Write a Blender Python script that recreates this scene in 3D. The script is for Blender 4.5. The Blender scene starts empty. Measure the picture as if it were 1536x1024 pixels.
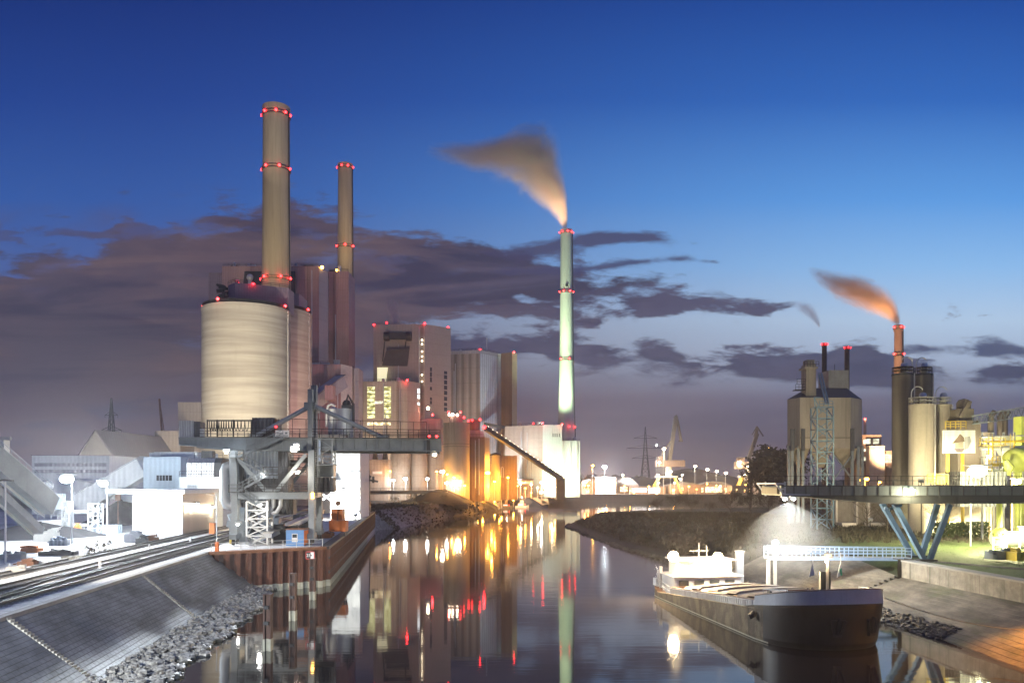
import bpy, bmesh, math, random
from mathutils import Vector, Matrix
random.seed(7)
S = bpy.context.scene
COL = S.collection
F, CX, HY, CZ = 1195.0, 768.0, 722.0, 14.0      # focal length / principal column / horizon row in photo pixels, eye height
ZG = 5.2                                        # quay and yard level above the water
def PX(px, Y): return (px - CX) / F * Y
def PZ(py, Y): return CZ - (py - HY) / F * Y
def P(px, py, Y): return Vector((PX(px, Y), Y, PZ(py, Y)))
def YG(py, z=0.0): return (CZ - z) * F / (py - HY)
def G(px, py, z=0.0):
    Y = YG(py, z); return Vector((PX(px, Y), Y, z))
def lerp(a, b, t): return a + (b - a) * t

# ---------------------------------------------------------------- mesh builder
class MB:
    def __init__(s): s.v = []; s.f = []; s.sm = []
    def add(s, vs, fs, smooth=False):
        o = len(s.v); s.v += [Vector(v) for v in vs]
        s.f += [tuple(i + o for i in f) for f in fs]; s.sm += [smooth] * len(fs); return s
    def box(s, x0, x1, y0, y1, z0, z1):
        vs = [(x, y, z) for z in (z0, z1) for y in (y0, y1) for x in (x0, x1)]
        return s.add(vs, [(0, 2, 3, 1), (4, 5, 7, 6), (0, 1, 5, 4), (2, 6, 7, 3), (0, 4, 6, 2), (1, 3, 7, 5)])
    def obox(s, c, sx, sy, sz, rz=0.0, rx=0.0, ry=0.0):
        R = Matrix.Rotation(rz, 3, 'Z') @ Matrix.Rotation(ry, 3, 'Y') @ Matrix.Rotation(rx, 3, 'X')
        vs = [Vector(c) + R @ Vector((x * sx / 2, y * sy / 2, z * sz / 2)) for z in (-1, 1) for y in (-1, 1) for x in (-1, 1)]
        return s.add(vs, [(0, 2, 3, 1), (4, 5, 7, 6), (0, 1, 5, 4), (2, 6, 7, 3), (0, 4, 6, 2), (1, 3, 7, 5)])
    def prism(s, poly, z0, z1):
        n = len(poly); z1s = z1 if isinstance(z1, (list, tuple)) else [z1] * n
        vs = [(p[0], p[1], z0) for p in poly] + [(p[0], p[1], z) for p, z in zip(poly, z1s)]
        fs = [tuple(range(n - 1, -1, -1)), tuple(range(n, 2 * n))] + [(i, (i + 1) % n, n + (i + 1) % n, n + i) for i in range(n)]
        return s.add(vs, fs)
    def extr(s, poly, vec):
        n = len(poly); vec = Vector(vec)
        vs = [Vector(p) for p in poly] + [Vector(p) + vec for p in poly]
        fs = [tuple(range(n - 1, -1, -1)), tuple(range(n, 2 * n))] + [(i, (i + 1) % n, n + (i + 1) % n, n + i) for i in range(n)]
        return s.add(vs, fs)
    def quad(s, *p): return s.add(p, [tuple(range(len(p)))])
    def bar(s, p, q, w, h=None):
        p, q = Vector(p), Vector(q); h = h or w; d = (q - p)
        if d.length < 1e-6: return s
        d.normalize(); up = Vector((0, 0, 1)) if abs(d.z) < .95 else Vector((0, 1, 0))
        a = d.cross(up).normalized() * w / 2; b = d.cross(a).normalized() * h / 2
        vs = [p - a - b, p + a - b, p + a + b, p - a + b, q - a - b, q + a - b, q + a + b, q - a + b]
        return s.add(vs, [(3, 2, 1, 0), (4, 5, 6, 7), (0, 1, 5, 4), (1, 2, 6, 5), (2, 3, 7, 6), (3, 0, 4, 7)])
    def path(s, pts, r, n=8, cap=True):
        pts = [Vector(p) for p in pts]; m = len(pts)
        rs = r if isinstance(r, (list, tuple)) else [r] * m
        vs = []; fs = []; prev = None
        for i, p in enumerate(pts):
            d = (pts[min(i + 1, m - 1)] - pts[max(i - 1, 0)]).normalized()
            if prev is None:
                up = Vector((0, 0, 1)) if abs(d.z) < .9 else Vector((1, 0, 0))
                a = d.cross(up).normalized()
            else:
                a = (prev - d * prev.dot(d)).normalized()
            prev = a; b = d.cross(a)
            for k in range(n):
                t = 2 * math.pi * k / n; vs.append(p + (a * math.cos(t) + b * math.sin(t)) * rs[i])
        for i in range(m - 1):
            for k in range(n):
                k2 = (k + 1) % n; fs.append((i * n + k, i * n + k2, (i + 1) * n + k2, (i + 1) * n + k))
        s.add(vs, fs, n > 5)
        if cap:
            o = len(s.v) - len(vs)
            s.f += [tuple(o + k for k in range(n - 1, -1, -1)), tuple(o + (m - 1) * n + k for k in range(n))]; s.sm += [False, False]
        return s
    def tube(s, p, q, r, n=6, r2=None): return s.path([p, q], [r, r if r2 is None else r2], n)
    def lathe(s, cx, cy, prof, n=32, a0=0.0, a1=2 * math.pi, smooth=True):
        full = abs(a1 - a0 - 2 * math.pi) < 1e-6; m = n if full else n + 1
        vs = [(cx + r * math.cos(a0 + (a1 - a0) * k / n), cy + r * math.sin(a0 + (a1 - a0) * k / n), z) for r, z in prof for k in range(m)]
        fs = []
        for i in range(len(prof) - 1):
            for k in range(n):
                k2 = (k + 1) % m; fs.append((i * m + k, i * m + k2, (i + 1) * m + k2, (i + 1) * m + k))
        s.add(vs, fs, smooth)
        if full:
            o = len(s.v) - len(vs)
            s.f += [tuple(o + k for k in range(m - 1, -1, -1)), tuple(o + (len(prof) - 1) * m + k for k in range(m))]; s.sm += [False, False]
        return s
    def ball(s, c, r, n=10, sq=(1, 1, 1), jit=0.0):
        c = Vector(c); vs = [c + Vector((0, 0, -r * sq[2]))]; m = max(3, n // 2)
        for i in range(1, m):
            t = math.pi * i / m - math.pi / 2
            for k in range(n):
                a = 2 * math.pi * k / n; j = 1 + random.uniform(-jit, jit)
                vs.append(c + Vector((math.cos(t) * math.cos(a) * r * sq[0], math.cos(t) * math.sin(a) * r * sq[1], math.sin(t) * r * sq[2])) * j)
        vs.append(c + Vector((0, 0, r * sq[2]))); L = len(vs) - 1; fs = []
        for k in range(n): fs.append((0, 1 + (k + 1) % n, 1 + k)); fs.append((L, L - n + k, L - n + (k + 1) % n))
        for i in range(m - 2):
            for k in range(n):
                k2 = (k + 1) % n; a = 1 + i * n; fs.append((a + k, a + k2, a + n + k2, a + n + k))
        return s.add(vs, fs, jit == 0)
    def lattice(s, x, y, z0, z1, w, d, n, r, w1=None, d1=None):
        w1 = w if w1 is None else w1; d1 = d if d1 is None else d1
        def ring(t):
            ww, dd, z = lerp(w, w1, t) / 2, lerp(d, d1, t) / 2, lerp(z0, z1, t)
            return [Vector((x - ww, y - dd, z)), Vector((x + ww, y - dd, z)), Vector((x + ww, y + dd, z)), Vector((x - ww, y + dd, z))]
        R = [ring(i / n) for i in range(n + 1)]
        for i in range(n):
            for k in range(4):
                k2 = (k + 1) % 4
                s.bar(R[i][k], R[i + 1][k], r * 1.5); s.bar(R[i + 1][k], R[i + 1][k2], r)
                s.bar(R[i][k], R[i + 1][k2], r * .8) if (i + k) % 2 else s.bar(R[i][k2], R[i + 1][k], r * .8)
        return s
    def rail(s, pts, h=1.1, step=1.8, r=.035, rails=2):
        pts = [Vector(p) for p in pts]
        for a, b in zip(pts, pts[1:]):
            n = max(1, int((b - a).length / step))
            for i in range(n + 1):
                q = a.lerp(b, i / n); s.bar(q, q + Vector((0, 0, h)), r * 2)
            for k in range(rails):
                z = Vector((0, 0, h * (k + 1) / rails)); s.bar(a + z, b + z, r * 2)
        return s
    def stair(s, p, q, w=.8, r=.1, rail=True):
        p, q = Vector(p), Vector(q); d = q - p; side = Vector((d.y, -d.x, 0))
        side = (side.normalized() if side.length > 1e-6 else Vector((0, 1, 0))) * w / 2
        for sg in (-1, 1):
            s.bar(p + side * sg, q + side * sg, .08, .28)
            if rail:
                for hh in (.55, 1.05): s.bar(p + side * sg + Vector((0, 0, hh)), q + side * sg + Vector((0, 0, hh)), .06)
                for k in range(6):
                    a = p.lerp(q, k / 5) + side * sg; s.bar(a, a + Vector((0, 0, 1.05)), .06)
        n = max(2, int(abs(d.z) / .22))
        for i in range(n + 1):
            c = p.lerp(q, i / n); s.bar(c - side, c + side, .24, .04)
        return s
    def grid_wall(s, p, ux, uz, nx, nz, fn):
        pass
    def build(s, name, mat=None, parent=None, origin=None):
        me = bpy.data.meshes.new(name)
        if parent is not None:
            o = Vector((0, 0, 0)); q = parent
            while q is not None: o += q.location; q = q.parent
        elif origin is not None: o = Vector(origin)
        else:
            xs = [v.x for v in s.v]; ys = [v.y for v in s.v]
            o = Vector(((min(xs) + max(xs)) / 2, (min(ys) + max(ys)) / 2, min(v.z for v in s.v)))
        me.from_pydata([v - o for v in s.v], [], s.f); me.update()
        me.polygons.foreach_set('use_smooth', s.sm)
        bm = bmesh.new(); bm.from_mesh(me); bmesh.ops.recalc_face_normals(bm, faces=bm.faces); bm.to_mesh(me); bm.free()
        if any(s.sm): me.set_sharp_from_angle(angle=math.radians(42))
        ob = bpy.data.objects.new(name, me); COL.objects.link(ob)
        if mat: me.materials.append(MT[mat] if isinstance(mat, str) else mat)
        if parent is not None: ob.parent = parent
        else: ob.location = o
        return ob
def tag(o, label=None, cat=None, group=None, kind=None):
    if label: o['label'] = label
    if cat: o['category'] = cat
    if group: o['group'] = group
    if kind: o['kind'] = kind
    return o
def thing(name, label, cat, loc, group=None):
    o = bpy.data.objects.new(name, None); COL.objects.link(o); o.location = Vector(loc); o.empty_display_size = .5
    return tag(o, label, cat, group, 'thing')
def solo(mb, name, mat, label, cat, group=None): return tag(mb.build(name, mat), label, cat, group, 'thing')
def struct(mb, name, mat): return tag(mb.build(name, mat, origin=(0, 0, 0)), kind='structure')
def copy_tree(o, parent=None):
    c = o.copy(); COL.objects.link(c)
    if parent is not None: c.parent = parent
    for ch in [k for k in o.children]: copy_tree(ch, c)
    return c
def light(parent, loc, col, power, radius=.3, spot=None, target=None, blend=.6, name='lamp_light'):
    L = bpy.data.lights.new(name, 'SPOT' if spot else 'POINT'); L.color = col; L.energy = power; L.shadow_soft_size = radius
    o = bpy.data.objects.new(name, L); COL.objects.link(o)
    base = Vector((0, 0, 0)); q = parent
    while q is not None: base += q.location; q = q.parent
    o.location = Vector(loc) - base; o.parent = parent
    if spot:
        L.spot_size = math.radians(spot); L.spot_blend = blend
        o.rotation_euler = (Vector(target) - Vector(loc)).to_track_quat('-Z', 'Y').to_euler()
    return o

# ---------------------------------------------------------------- materials (procedural, world-scale)
MT = {}
class NT:
    def __init__(s, nt): s.t = nt; s.n = nt.nodes; s.l = nt.links
    def new(s, ty, **kw):
        n = s.n.new(ty)
        for k, v in kw.items(): setattr(n, k, v)
        return n
    def put(s, sock, v):
        if hasattr(v, 'links'): s.l.new(v, sock)
        elif v is not None: sock.default_value = v
    def m(s, op, a, b=None, c=None, clamp=False):
        n = s.new('ShaderNodeMath', operation=op, use_clamp=clamp)
        for i, v in enumerate((a, b, c)):
            if v is not None: s.put(n.inputs[i], v)
        return n.outputs[0]
    def mix(s, f, a, b, blend='MIX'):
        n = s.new('ShaderNodeMix', data_type='RGBA', blend_type=blend)
        s.put(n.inputs[0], f); s.put(n.inputs[6], a); s.put(n.inputs[7], b); return n.outputs[2]
    def noise(s, vec, scale=1.0, detail=4.0, rough=.55, dist=0.0):
        n = s.new('ShaderNodeTexNoise'); s.put(n.inputs['Vector'], vec)
        n.inputs['Scale'].default_value = scale; n.inputs['Detail'].default_value = detail
        n.inputs['Roughness'].default_value = rough; n.inputs['Distortion'].default_value = dist; return n.outputs['Fac']
    def smooth(s, v, a, b, x=0.0, y=1.0):
        n = s.new('ShaderNodeMapRange', interpolation_type='SMOOTHSTEP'); s.put(n.inputs[0], v)
        for i, k in enumerate((a, b, x, y)): s.put(n.inputs[i + 1], k)
        return n.outputs[0]
    def scale(s, vec, sc):
        n = s.new('ShaderNodeVectorMath', operation='MULTIPLY'); s.put(n.inputs[0], vec); n.inputs[1].default_value = sc; return n.outputs[0]
    def xyz(s, vec):
        n = s.new('ShaderNodeSeparateXYZ'); s.put(n.inputs[0], vec); return n.outputs
    def comb(s, x, y, z):
        n = s.new('ShaderNodeCombineXYZ')
        for i, v in enumerate((x, y, z)): s.put(n.inputs[i], v)
        return n.outputs[0]
def rgba(c): return (c[0], c[1], c[2], 1.0)
def lin(r, g, b):
    f = lambda c: (c / 255 / 12.92) if c / 255 <= .04045 else ((c / 255 + .055) / 1.055) ** 2.4
    return (f(r), f(g), f(b))
def mat(name, c1, c2=None, rough=.75, metal=0.0, ns=.5, stretch=(1, 1, 1), bump=0.0, bs=None, ribs=None, ribdark=.35, spec=.4, coursing=None, ramp=(.3, .7), streak=0.0):
    m = bpy.data.materials.new(name); m.use_nodes = True; T = NT(m.node_tree); B = T.n['Principled BSDF']
    c2 = c2 or tuple(x * .65 for x in c1)
    pos = T.new('ShaderNodeNewGeometry').outputs['Position']
    n1 = T.noise(T.scale(pos, stretch), ns, 6, .6)
    fac = T.smooth(n1, ramp[0], ramp[1])
    col = T.mix(fac, rgba(c2), rgba(c1))
    n2 = T.noise(pos, ns * 9, 3, .6)
    col = T.mix(.25, col, T.mix(n2, rgba(tuple(x * .5 for x in c1)), rgba(tuple(min(1, x * 1.35) for x in c1))))
    if streak:
        n3 = T.noise(T.scale(pos, (1.3, 1.3, .06)), 1.0, 5, .65)
        col = T.mix(T.m('MULTIPLY', T.smooth(n3, .5, .75), streak), col, rgba(tuple(x * .35 for x in c2)))
    h = T.noise(pos, bs or ns * 6, 5, .6)
    X = T.xyz(pos)
    if ribs:
        per, dep = ribs
        u = T.m('MULTIPLY', T.m('ADD', X[0], T.m('MULTIPLY', X[1], .83)), 2 * math.pi / per)
        sn = T.m('SINE', u)
        if ribdark: col = T.mix(T.m('MULTIPLY', T.smooth(sn, .2, -.9), ribdark), col, rgba(tuple(x * .3 for x in c1)))
        h = T.m('ADD', T.m('MULTIPLY', sn, dep), T.m('MULTIPLY', h, .3))
    if coursing:
        per, dark = coursing
        fr = T.m('FRACT', T.m('DIVIDE', X[2], per))
        col = T.mix(T.m('MULTIPLY', T.smooth(fr, .06, .0), dark), col, rgba(tuple(x * .2 for x in c1)))
    B.inputs['Roughness'].default_value = rough; B.inputs['Metallic'].default_value = metal
    B.inputs['Specular IOR Level'].default_value = spec
    T.put(B.inputs['Base Color'], col)
    if bump or ribs:
        b = T.new('ShaderNodeBump'); b.inputs['Strength'].default_value = bump or .6; b.inputs['Distance'].default_value = .15
        T.put(b.inputs['Height'], h); T.put(B.inputs['Normal'], b.outputs[0])
    MT[name] = m; return m
def emat(name, col, strength):
    m = bpy.data.materials.new(name); m.use_nodes = True; T = NT(m.node_tree); B = T.n['Principled BSDF']
    B.inputs['Base Color'].default_value = rgba((.5, .5, .5)); B.inputs['Emission Color'].default_value = rgba(col)
    B.inputs['Emission Strength'].default_value = strength; MT[name] = m; return m
def ewin(name, c1, c2, s1, s2, scale=.4):
    """lit room behind a pane: brightness differs from bay to bay"""
    m = bpy.data.materials.new(name); m.use_nodes = True; T = NT(m.node_tree); B = T.n['Principled BSDF']
    pos = T.new('ShaderNodeNewGeometry').outputs['Position']
    n = T.smooth(T.noise(T.scale(pos, (1, 1, 1.6)), scale, 2), .35, .65)
    B.inputs['Base Color'].default_value = rgba((.1, .1, .1)); B.inputs['Roughness'].default_value = .15
    T.put(B.inputs['Emission Color'], T.mix(n, rgba(c1), rgba(c2)))
    T.put(B.inputs['Emission Strength'], T.m('ADD', T.m('MULTIPLY', n, s2 - s1), s1)); MT[name] = m; return m

mat('silo_concrete', (.42, .375, .29), (.26, .23, .175), .85, ns=.9, stretch=(.03, .03, .55), bump=.15, streak=.15, ramp=(.35, .65))
mat('stack_concrete', (.44, .385, .27), (.34, .29, .195), .85, ns=.35, stretch=(1, 1, .08), bump=.1, streak=.3)
mat('stack_pale', (.62, .66, .56), (.5, .54, .46), .8, ns=.3, stretch=(1, 1, .06), streak=.15)
mat('stack_red', (.42, .27, .19), (.34, .21, .15), .8, ns=.3, streak=.2)
mat('stack_dark', (.10, .07, .06), None, .8, ns=.4)
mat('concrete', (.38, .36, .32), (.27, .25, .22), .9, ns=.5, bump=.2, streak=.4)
mat('wall_concrete', (.27, .25, .205), (.13, .12, .095), .9, ns=.9, bump=.3, streak=.95)
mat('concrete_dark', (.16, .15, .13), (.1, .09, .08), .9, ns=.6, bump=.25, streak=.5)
mat('quay_concrete', (.30, .29, .27), (.2, .19, .18), .9, ns=.4, bump=.2)
mat('clad_pink', (.34, .215, .215), (.30, .19, .19), .6, ns=.08, ribs=(1.2, .5), ribdark=.12, streak=.12, coursing=(6.0, 0.3))
mat('clad_grey', (.34, .34, .36), (.29, .29, .31), .55, ns=.08, ribs=(1.2, .5), ribdark=.15, streak=.12, coursing=(6.0, 0.3))
mat('clad_purple', (.22, .17, .2), (.19, .14, .17), .6, ns=.1, ribs=(1, .4), ribdark=.1, coursing=(4.0, 0.25))
mat('clad_beige', (.42, .36, .30), (.36, .31, .26), .65, ns=.1, ribs=(1.5, .3), ribdark=.1, streak=.15, coursing=(5.5, 0.28))
mat('clad_brown', (.22, .15, .11), (.18, .12, .09), .65, ns=.1, ribs=(1.4, .4), ribdark=.2, streak=.2, coursing=(5.0, 0.3))
mat('clad_ribbed', (.30, .26, .23), (.25, .21, .19), .6, ns=.08, ribs=(3.6, 1.2), ribdark=.6, streak=.2, coursing=(9.0, 0.35))
mat('clad_silver', (.48, .50, .54), (.40, .42, .45), .5, ns=.1, ribs=(2.4, 1.0), ribdark=.4, coursing=(7.5, 0.3))
mat('clad_white', (.72, .74, .72), (.64, .66, .64), .6, ns=.15, ribs=(1.1, .25), ribdark=.05, streak=.08, coursing=(3.6, 0.12))
mat('clad_green', (.60, .68, .62), (.55, .62, .57), .6, ns=.1, ribs=(1.3, .25), ribdark=.06, streak=.06, coursing=(4.5, 0.12))
mat('clad_blue', (.50, .60, .66), (.45, .54, .6), .55, ns=.2, ribs=(1, .3), ribdark=.08, streak=.08)
mat('clad_steel', (.48, .47, .45), (.38, .37, .35), .32, .75, ns=.2, stretch=(1, 1, .1), ribs=(.5, .4), ribdark=.08)
mat('clad_bluegrey', (.30, .35, .42), (.24, .28, .34), .5, ns=.4, ribs=(.55, .8), ribdark=.45, streak=.2)
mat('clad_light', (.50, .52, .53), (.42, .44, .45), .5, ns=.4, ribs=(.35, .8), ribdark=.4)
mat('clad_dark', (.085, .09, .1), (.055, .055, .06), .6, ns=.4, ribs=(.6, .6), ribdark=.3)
mat('brick_white', (.55, .53, .5), (.42, .4, .38), .85, ns=.8, coursing=(1.1, .45), bump=.2)
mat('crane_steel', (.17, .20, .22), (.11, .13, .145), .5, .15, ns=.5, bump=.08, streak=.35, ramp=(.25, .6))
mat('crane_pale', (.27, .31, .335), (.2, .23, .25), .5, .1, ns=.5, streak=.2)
mat('galvanised', (.55, .57, .58), (.45, .47, .48), .45, .4, ns=1.0)
mat('steel_dark', (.05, .052, .055), None, .6, .2, ns=1.0)
mat('rail_steel', (.035, .032, .03), (.06, .05, .045), .45, .5, ns=1.0)
mat('bridge_blue', (.13, .215, .29), (.10, .17, .235), .5, .1, ns=.6, streak=.2)
mat('bridge_deck', (.24, .255, .22), (.19, .2, .17), .6, .1, ns=.3, streak=.5)
mat('quay_dark', (.06, .05, .042), (.04, .034, .028), .9, ns=.3, streak=.5)
mat('bridge_girder', (.13, .125, .10), (.1, .095, .075), .6, .1, ns=.3, streak=.5)
mat('gangway_blue', (.42, .55, .72), (.36, .48, .64), .5, ns=.8)
mat('sheet_pile', (.15, .065, .045), (.09, .042, .03), .8, .1, ns=.9, bump=.3, streak=.6)
mat('lichen_pale', (.42, .42, .34), (.3, .3, .24), .9, ns=2.0, bump=.2)
mat('pile_rust', (.13, .08, .065), (.08, .05, .04), .85, ns=1.5, bump=.3, streak=.5)
mat('rust', (.24, .11, .06), (.15, .07, .04), .85, ns=1.5, bump=.2)
mat('orange_paint', (.75, .20, .04), (.55, .14, .03), .55, ns=1.0, streak=.3)
mat('blue_paint', (.12, .30, .60), (.10, .25, .52), .5, ns=1.0, streak=.15)
mat('white_paint', (.78, .78, .76), (.68, .68, .66), .5, ns=1.0, streak=.1)
mat('red_paint', (.6, .05, .04), None, .5, ns=1.0)
mat('yellow_paint', (.7, .5, .06), None, .5, ns=1.0)
mat('yellowgreen_paint', (.42, .46, .10), (.3, .33, .07), .55, ns=.5, streak=.2)
mat('black_paint', (.02, .02, .02), None, .5, ns=1.0)
mat('hull_black', (.032, .032, .035), (.018, .018, .02), .42, ns=.8, stretch=(1, 1, .5), bump=.06, streak=.25)
mat('hull_side', (.17, .14, .095), (.05, .042, .034), .75, ns=.8, stretch=(1, 1, .6), bump=.35, streak=.9, ramp=(.38, .62))
mat('hull_grey', (.50, .50, .50), (.42, .42, .42), .5, ns=.6, streak=.2)
mat('hatch_cover', (.40, .34, .27), (.27, .22, .17), .5, .1, ns=.8, streak=.1)
mat('ship_white', (.78, .76, .72), (.7, .68, .64), .5, ns=1.0)
mat('deck_brown', (.26, .15, .09), (.18, .1, .06), .8, ns=1.0)
mat('canvas', (.75, .73, .70), None, .9, ns=1.0)
mat('green_cloth', (.1, .45, .25), None, .9, ns=1.0)
mat('coal', (.055, .055, .06), (.03, .03, .034), .8, ns=.6, bump=.6, bs=2.5)
mat('ballast', (.42, .41, .40), (.30, .29, .28), .95, ns=2.5, bump=.6, bs=8)
mat('soil', (.045, .036, .026), (.024, .02, .015), .95, ns=.4, bump=.5, bs=2)
mat('stone', (.42, .41, .35), (.13, .125, .105), .9, ns=2.2, bump=.5, bs=6)
mat('stone_dark', (.16, .145, .12), (.08, .072, .06), .9, ns=1.4, bump=.5, bs=6)
mat('foliage_dark', (.07, .058, .036), (.04, .034, .022), .9, ns=.5)
mat('foliage_green', (.08, .12, .04), (.05, .075, .025), .9, ns=.8)
mat('bark', (.09, .07, .05), (.05, .04, .03), .9, ns=1.5)
mat('roof_dark', (.10, .095, .095), (.075, .07, .07), .8, ns=.3)
mat('roof_grey', (.26, .24, .23), (.21, .195, .19), .8, ns=.15, ribs=(1.4, .3), ribdark=.1)
mat('lowland_hall', (.34, .31, .27), (.26, .24, .21), .8, ns=.2, streak=.2)
mat('tank_metal', (.55, .54, .5), (.42, .41, .38), .4, .5, ns=.5, stretch=(1, 1, .15))
mat('dusty_silo', (.34, .30, .24), (.25, .22, .175), .85, ns=.25, stretch=(1, 1, .15), streak=.5, bump=.1)
mat('dark_silo', (.17, .145, .115), (.12, .1, .08), .7, ns=.3, stretch=(1, 1, .1), streak=.4, bump=.1)
mat('glass_dark', (.03, .04, .05), None, .15, ns=1.0, spec=.6)
mat('rope', (.4, .33, .22), None, .9, ns=3.0)
mat('cable', (.03, .03, .03), None, .7, ns=3.0)

WHITE, COOL, WARM, SODIUM, GREENW, RED = (1, .97, .9), (.86, .94, 1), (1, .82, .55), (1, .40, .04), (.74, 1, .82), (1, .012, .016)
emat('glow_white', WHITE, 60); emat('glow_cool', COOL, 90); emat('glow_warm', WARM, 45); emat('glow_sodium', (1, .45, .06), 22)
emat('glow_red', RED, 9); emat('glow_star', COOL, 260); emat('glow_greenish', GREENW, 60); emat('glow_yellow', (1, .92, .6), 60)
emat('glow_small', WARM, 12); emat('glow_ship', (1, .75, .42), 300)
ewin('win_yellow', (.75, .68, .12), (1, .97, .55), .45, 1.6, .5)
ewin('win_warm', (1, .72, .28), (1, .9, .6), .8, 2.6, .6)
ewin('win_sodium', (1, .5, .1), (1, .8, .35), 1.0, 3.5, .5)
ewin('win_pale', (.95, .92, .6), (1, .97, .8), .6, 1.6, .5)
ewin('win_white', (.9, .95, 1), (1, 1, 1), 1.0, 3.0, .5)
emat('panel_lit', (1, .9, .5), .95)
# ---------------------------------------------------------------- camera, world
cam = bpy.data.cameras.new('camera'); co = bpy.data.objects.new('camera', cam); COL.objects.link(co); S.camera = co
co.location = (0, 0, CZ); co.rotation_euler = (math.radians(90), 0, 0)
cam.sensor_width = 36; cam.lens = F / 1536 * 36; cam.shift_y = (HY - 512) / 1536; cam.clip_start = .5; cam.clip_end = 20000
S.view_settings.view_transform = 'Standard'; S.view_settings.look = 'None'; S.view_settings.exposure = 0; S.view_settings.gamma = 1
W = bpy.data.worlds.new('World'); S.world = W; W.use_nodes = True
T = NT(W.node_tree); bg = T.n['Background']
D = T.new('ShaderNodeTexCoord').outputs['Generated']
dx, dy, dz = T.xyz(D)
ay = T.m('MAXIMUM', T.m('ABSOLUTE', dy), .25)
U = T.m('DIVIDE', dx, ay); V = T.m('DIVIDE', dz, ay)      # tangent of bearing / of height
def fc(pts, x):                                           # curve over bearing U in -0.66..0.66
    n = T.new('ShaderNodeFloatCurve'); cu = n.mapping.curves[0]
    xs = T.m('MULTIPLY_ADD', U, 1 / 1.32, .5, clamp=True)
    q = sorted((((p - CX) / F) / 1.32 + .5, (HY - y) / 700.0) for p, y in pts)
    while len(cu.points) < len(q): cu.points.new(.5, .5)
    for i, (a, b) in enumerate(q): cu.points[i].location = (a, b); cu.points[i].handle_type = 'AUTO'
    n.mapping.update(); T.put(n.inputs['Value'], xs)
    return T.m('MULTIPLY', n.outputs[0], 700.0)            # height in photo rows above the horizon
H = T.m('MULTIPLY', V, F)
def ramp(pts):
    n = T.new('ShaderNodeValToRGB'); T.put(n.inputs[0], T.m('DIVIDE', H, 760.0, clamp=True)); e = n.color_ramp.elements
    q = sorted(((HY - y) / 760.0, c) for y, c in pts)
    while len(e) < len(q): e.new(.5)
    for i, (p, c) in enumerate(q): e[i].position = max(0, p); e[i].color = rgba(lin(*c))
    return n.outputs[0]
left = ramp([(0, (24, 52, 124)), (150, (33, 69, 147)), (300, (50, 92, 168)), (400, (72, 100, 164)), (490, (86, 86, 120)), (560, (88, 76, 88)), (640, (102, 84, 92)), (722, (128, 106, 108))])
right = ramp([(0, (31, 77, 160)), (150, (49, 107, 192)), (300, (96, 162, 234)), (400, (146, 196, 246)), (480, (188, 214, 242)), (540, (176, 192, 218)), (600, (112, 110, 134)), (660, (98, 90, 108)), (722, (108, 94, 104))])
sky = T.mix(T.smooth(U, -.5, .62), left, right)
nv = T.comb(T.m('MULTIPLY', U, 5.0), T.m('MULTIPLY', V, 17.0), 3.7)
n_big = T.m('SUBTRACT', T.noise(nv, 1.0, 7, .58, .4), .5)
n_huge = T.m('SUBTRACT', T.noise(T.comb(T.m('MULTIPLY', U, 2.6), T.m('MULTIPLY', V, 9.0), 30.0), 1.0, 6, .62, .7), .5)
n_fine = T.m('SUBTRACT', T.noise(T.comb(T.m('MULTIPLY', U, 16.0), T.m('MULTIPLY', V, 52.0), 1.3), 1.0, 6, .6, .3), .5)
def cloud(top, bot, st, sb, amp, k=1.0, fine=.35):
    t = fc(top, U); b = fc(bot, U)
    w = T.m('ADD', T.m('MULTIPLY', n_big, amp), T.m('MULTIPLY', n_fine, amp * fine))
    a = T.smooth(T.m('ADD', T.m('SUBTRACT', t, H), w), -st * .3, st)
    c = T.smooth(T.m('ADD', T.m('SUBTRACT', H, b), w), -sb * .3, sb)
    return T.m('MULTIPLY', T.m('MULTIPLY', a, c), k)
def over(base, mask, col): return T.mix(mask, base, col)
# low streaky haze layer
st = T.noise(T.comb(T.m('MULTIPLY', U, 2.2), T.m('MULTIPLY', V, 42.0), 9.1), 1.0, 4, .5, .3)
low = T.smooth(H, 190, 60)
sky = over(sky, T.m('MULTIPLY', T.m('MULTIPLY', low, T.smooth(st, .42, .62)), .5), rgba(lin(80, 76, 100)))
sky = over(sky, T.m('MULTIPLY', T.m('MULTIPLY', low, T.smooth(st, .48, .3)), .35), rgba(lin(124, 112, 122)))
brown = T.smooth(T.m('ADD', U, T.m('MULTIPLY', n_big, .25)), .15, -.25)
ccol = T.mix(brown, rgba(lin(66, 64, 92)), rgba(lin(84, 70, 80)))
ccol = T.mix(T.smooth(T.m('ADD', n_big, T.m('MULTIPLY', n_fine, .6)), -.12, .2), ccol, T.mix(brown, rgba(lin(80, 76, 102)), rgba(lin(102, 83, 86))))
ccol = T.mix(T.m('MULTIPLY', T.smooth(U, -.35, -.62), .5), ccol, rgba(lin(70, 66, 88)))
band = T.noise(T.comb(T.m('MULTIPLY', U, 3.0), T.m('MULTIPLY', V, 26.0), 21.0), 1.0, 6, .6, .8)
ccol = T.mix(T.m('MULTIPLY', T.smooth(band, .48, .64), .85), ccol, rgba(lin(52, 49, 72)))
ccol = T.mix(T.m('MULTIPLY', T.smooth(band, .46, .3), .6), ccol, T.mix(brown, rgba(lin(92, 92, 120)), rgba(lin(118, 94, 92))))
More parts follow.
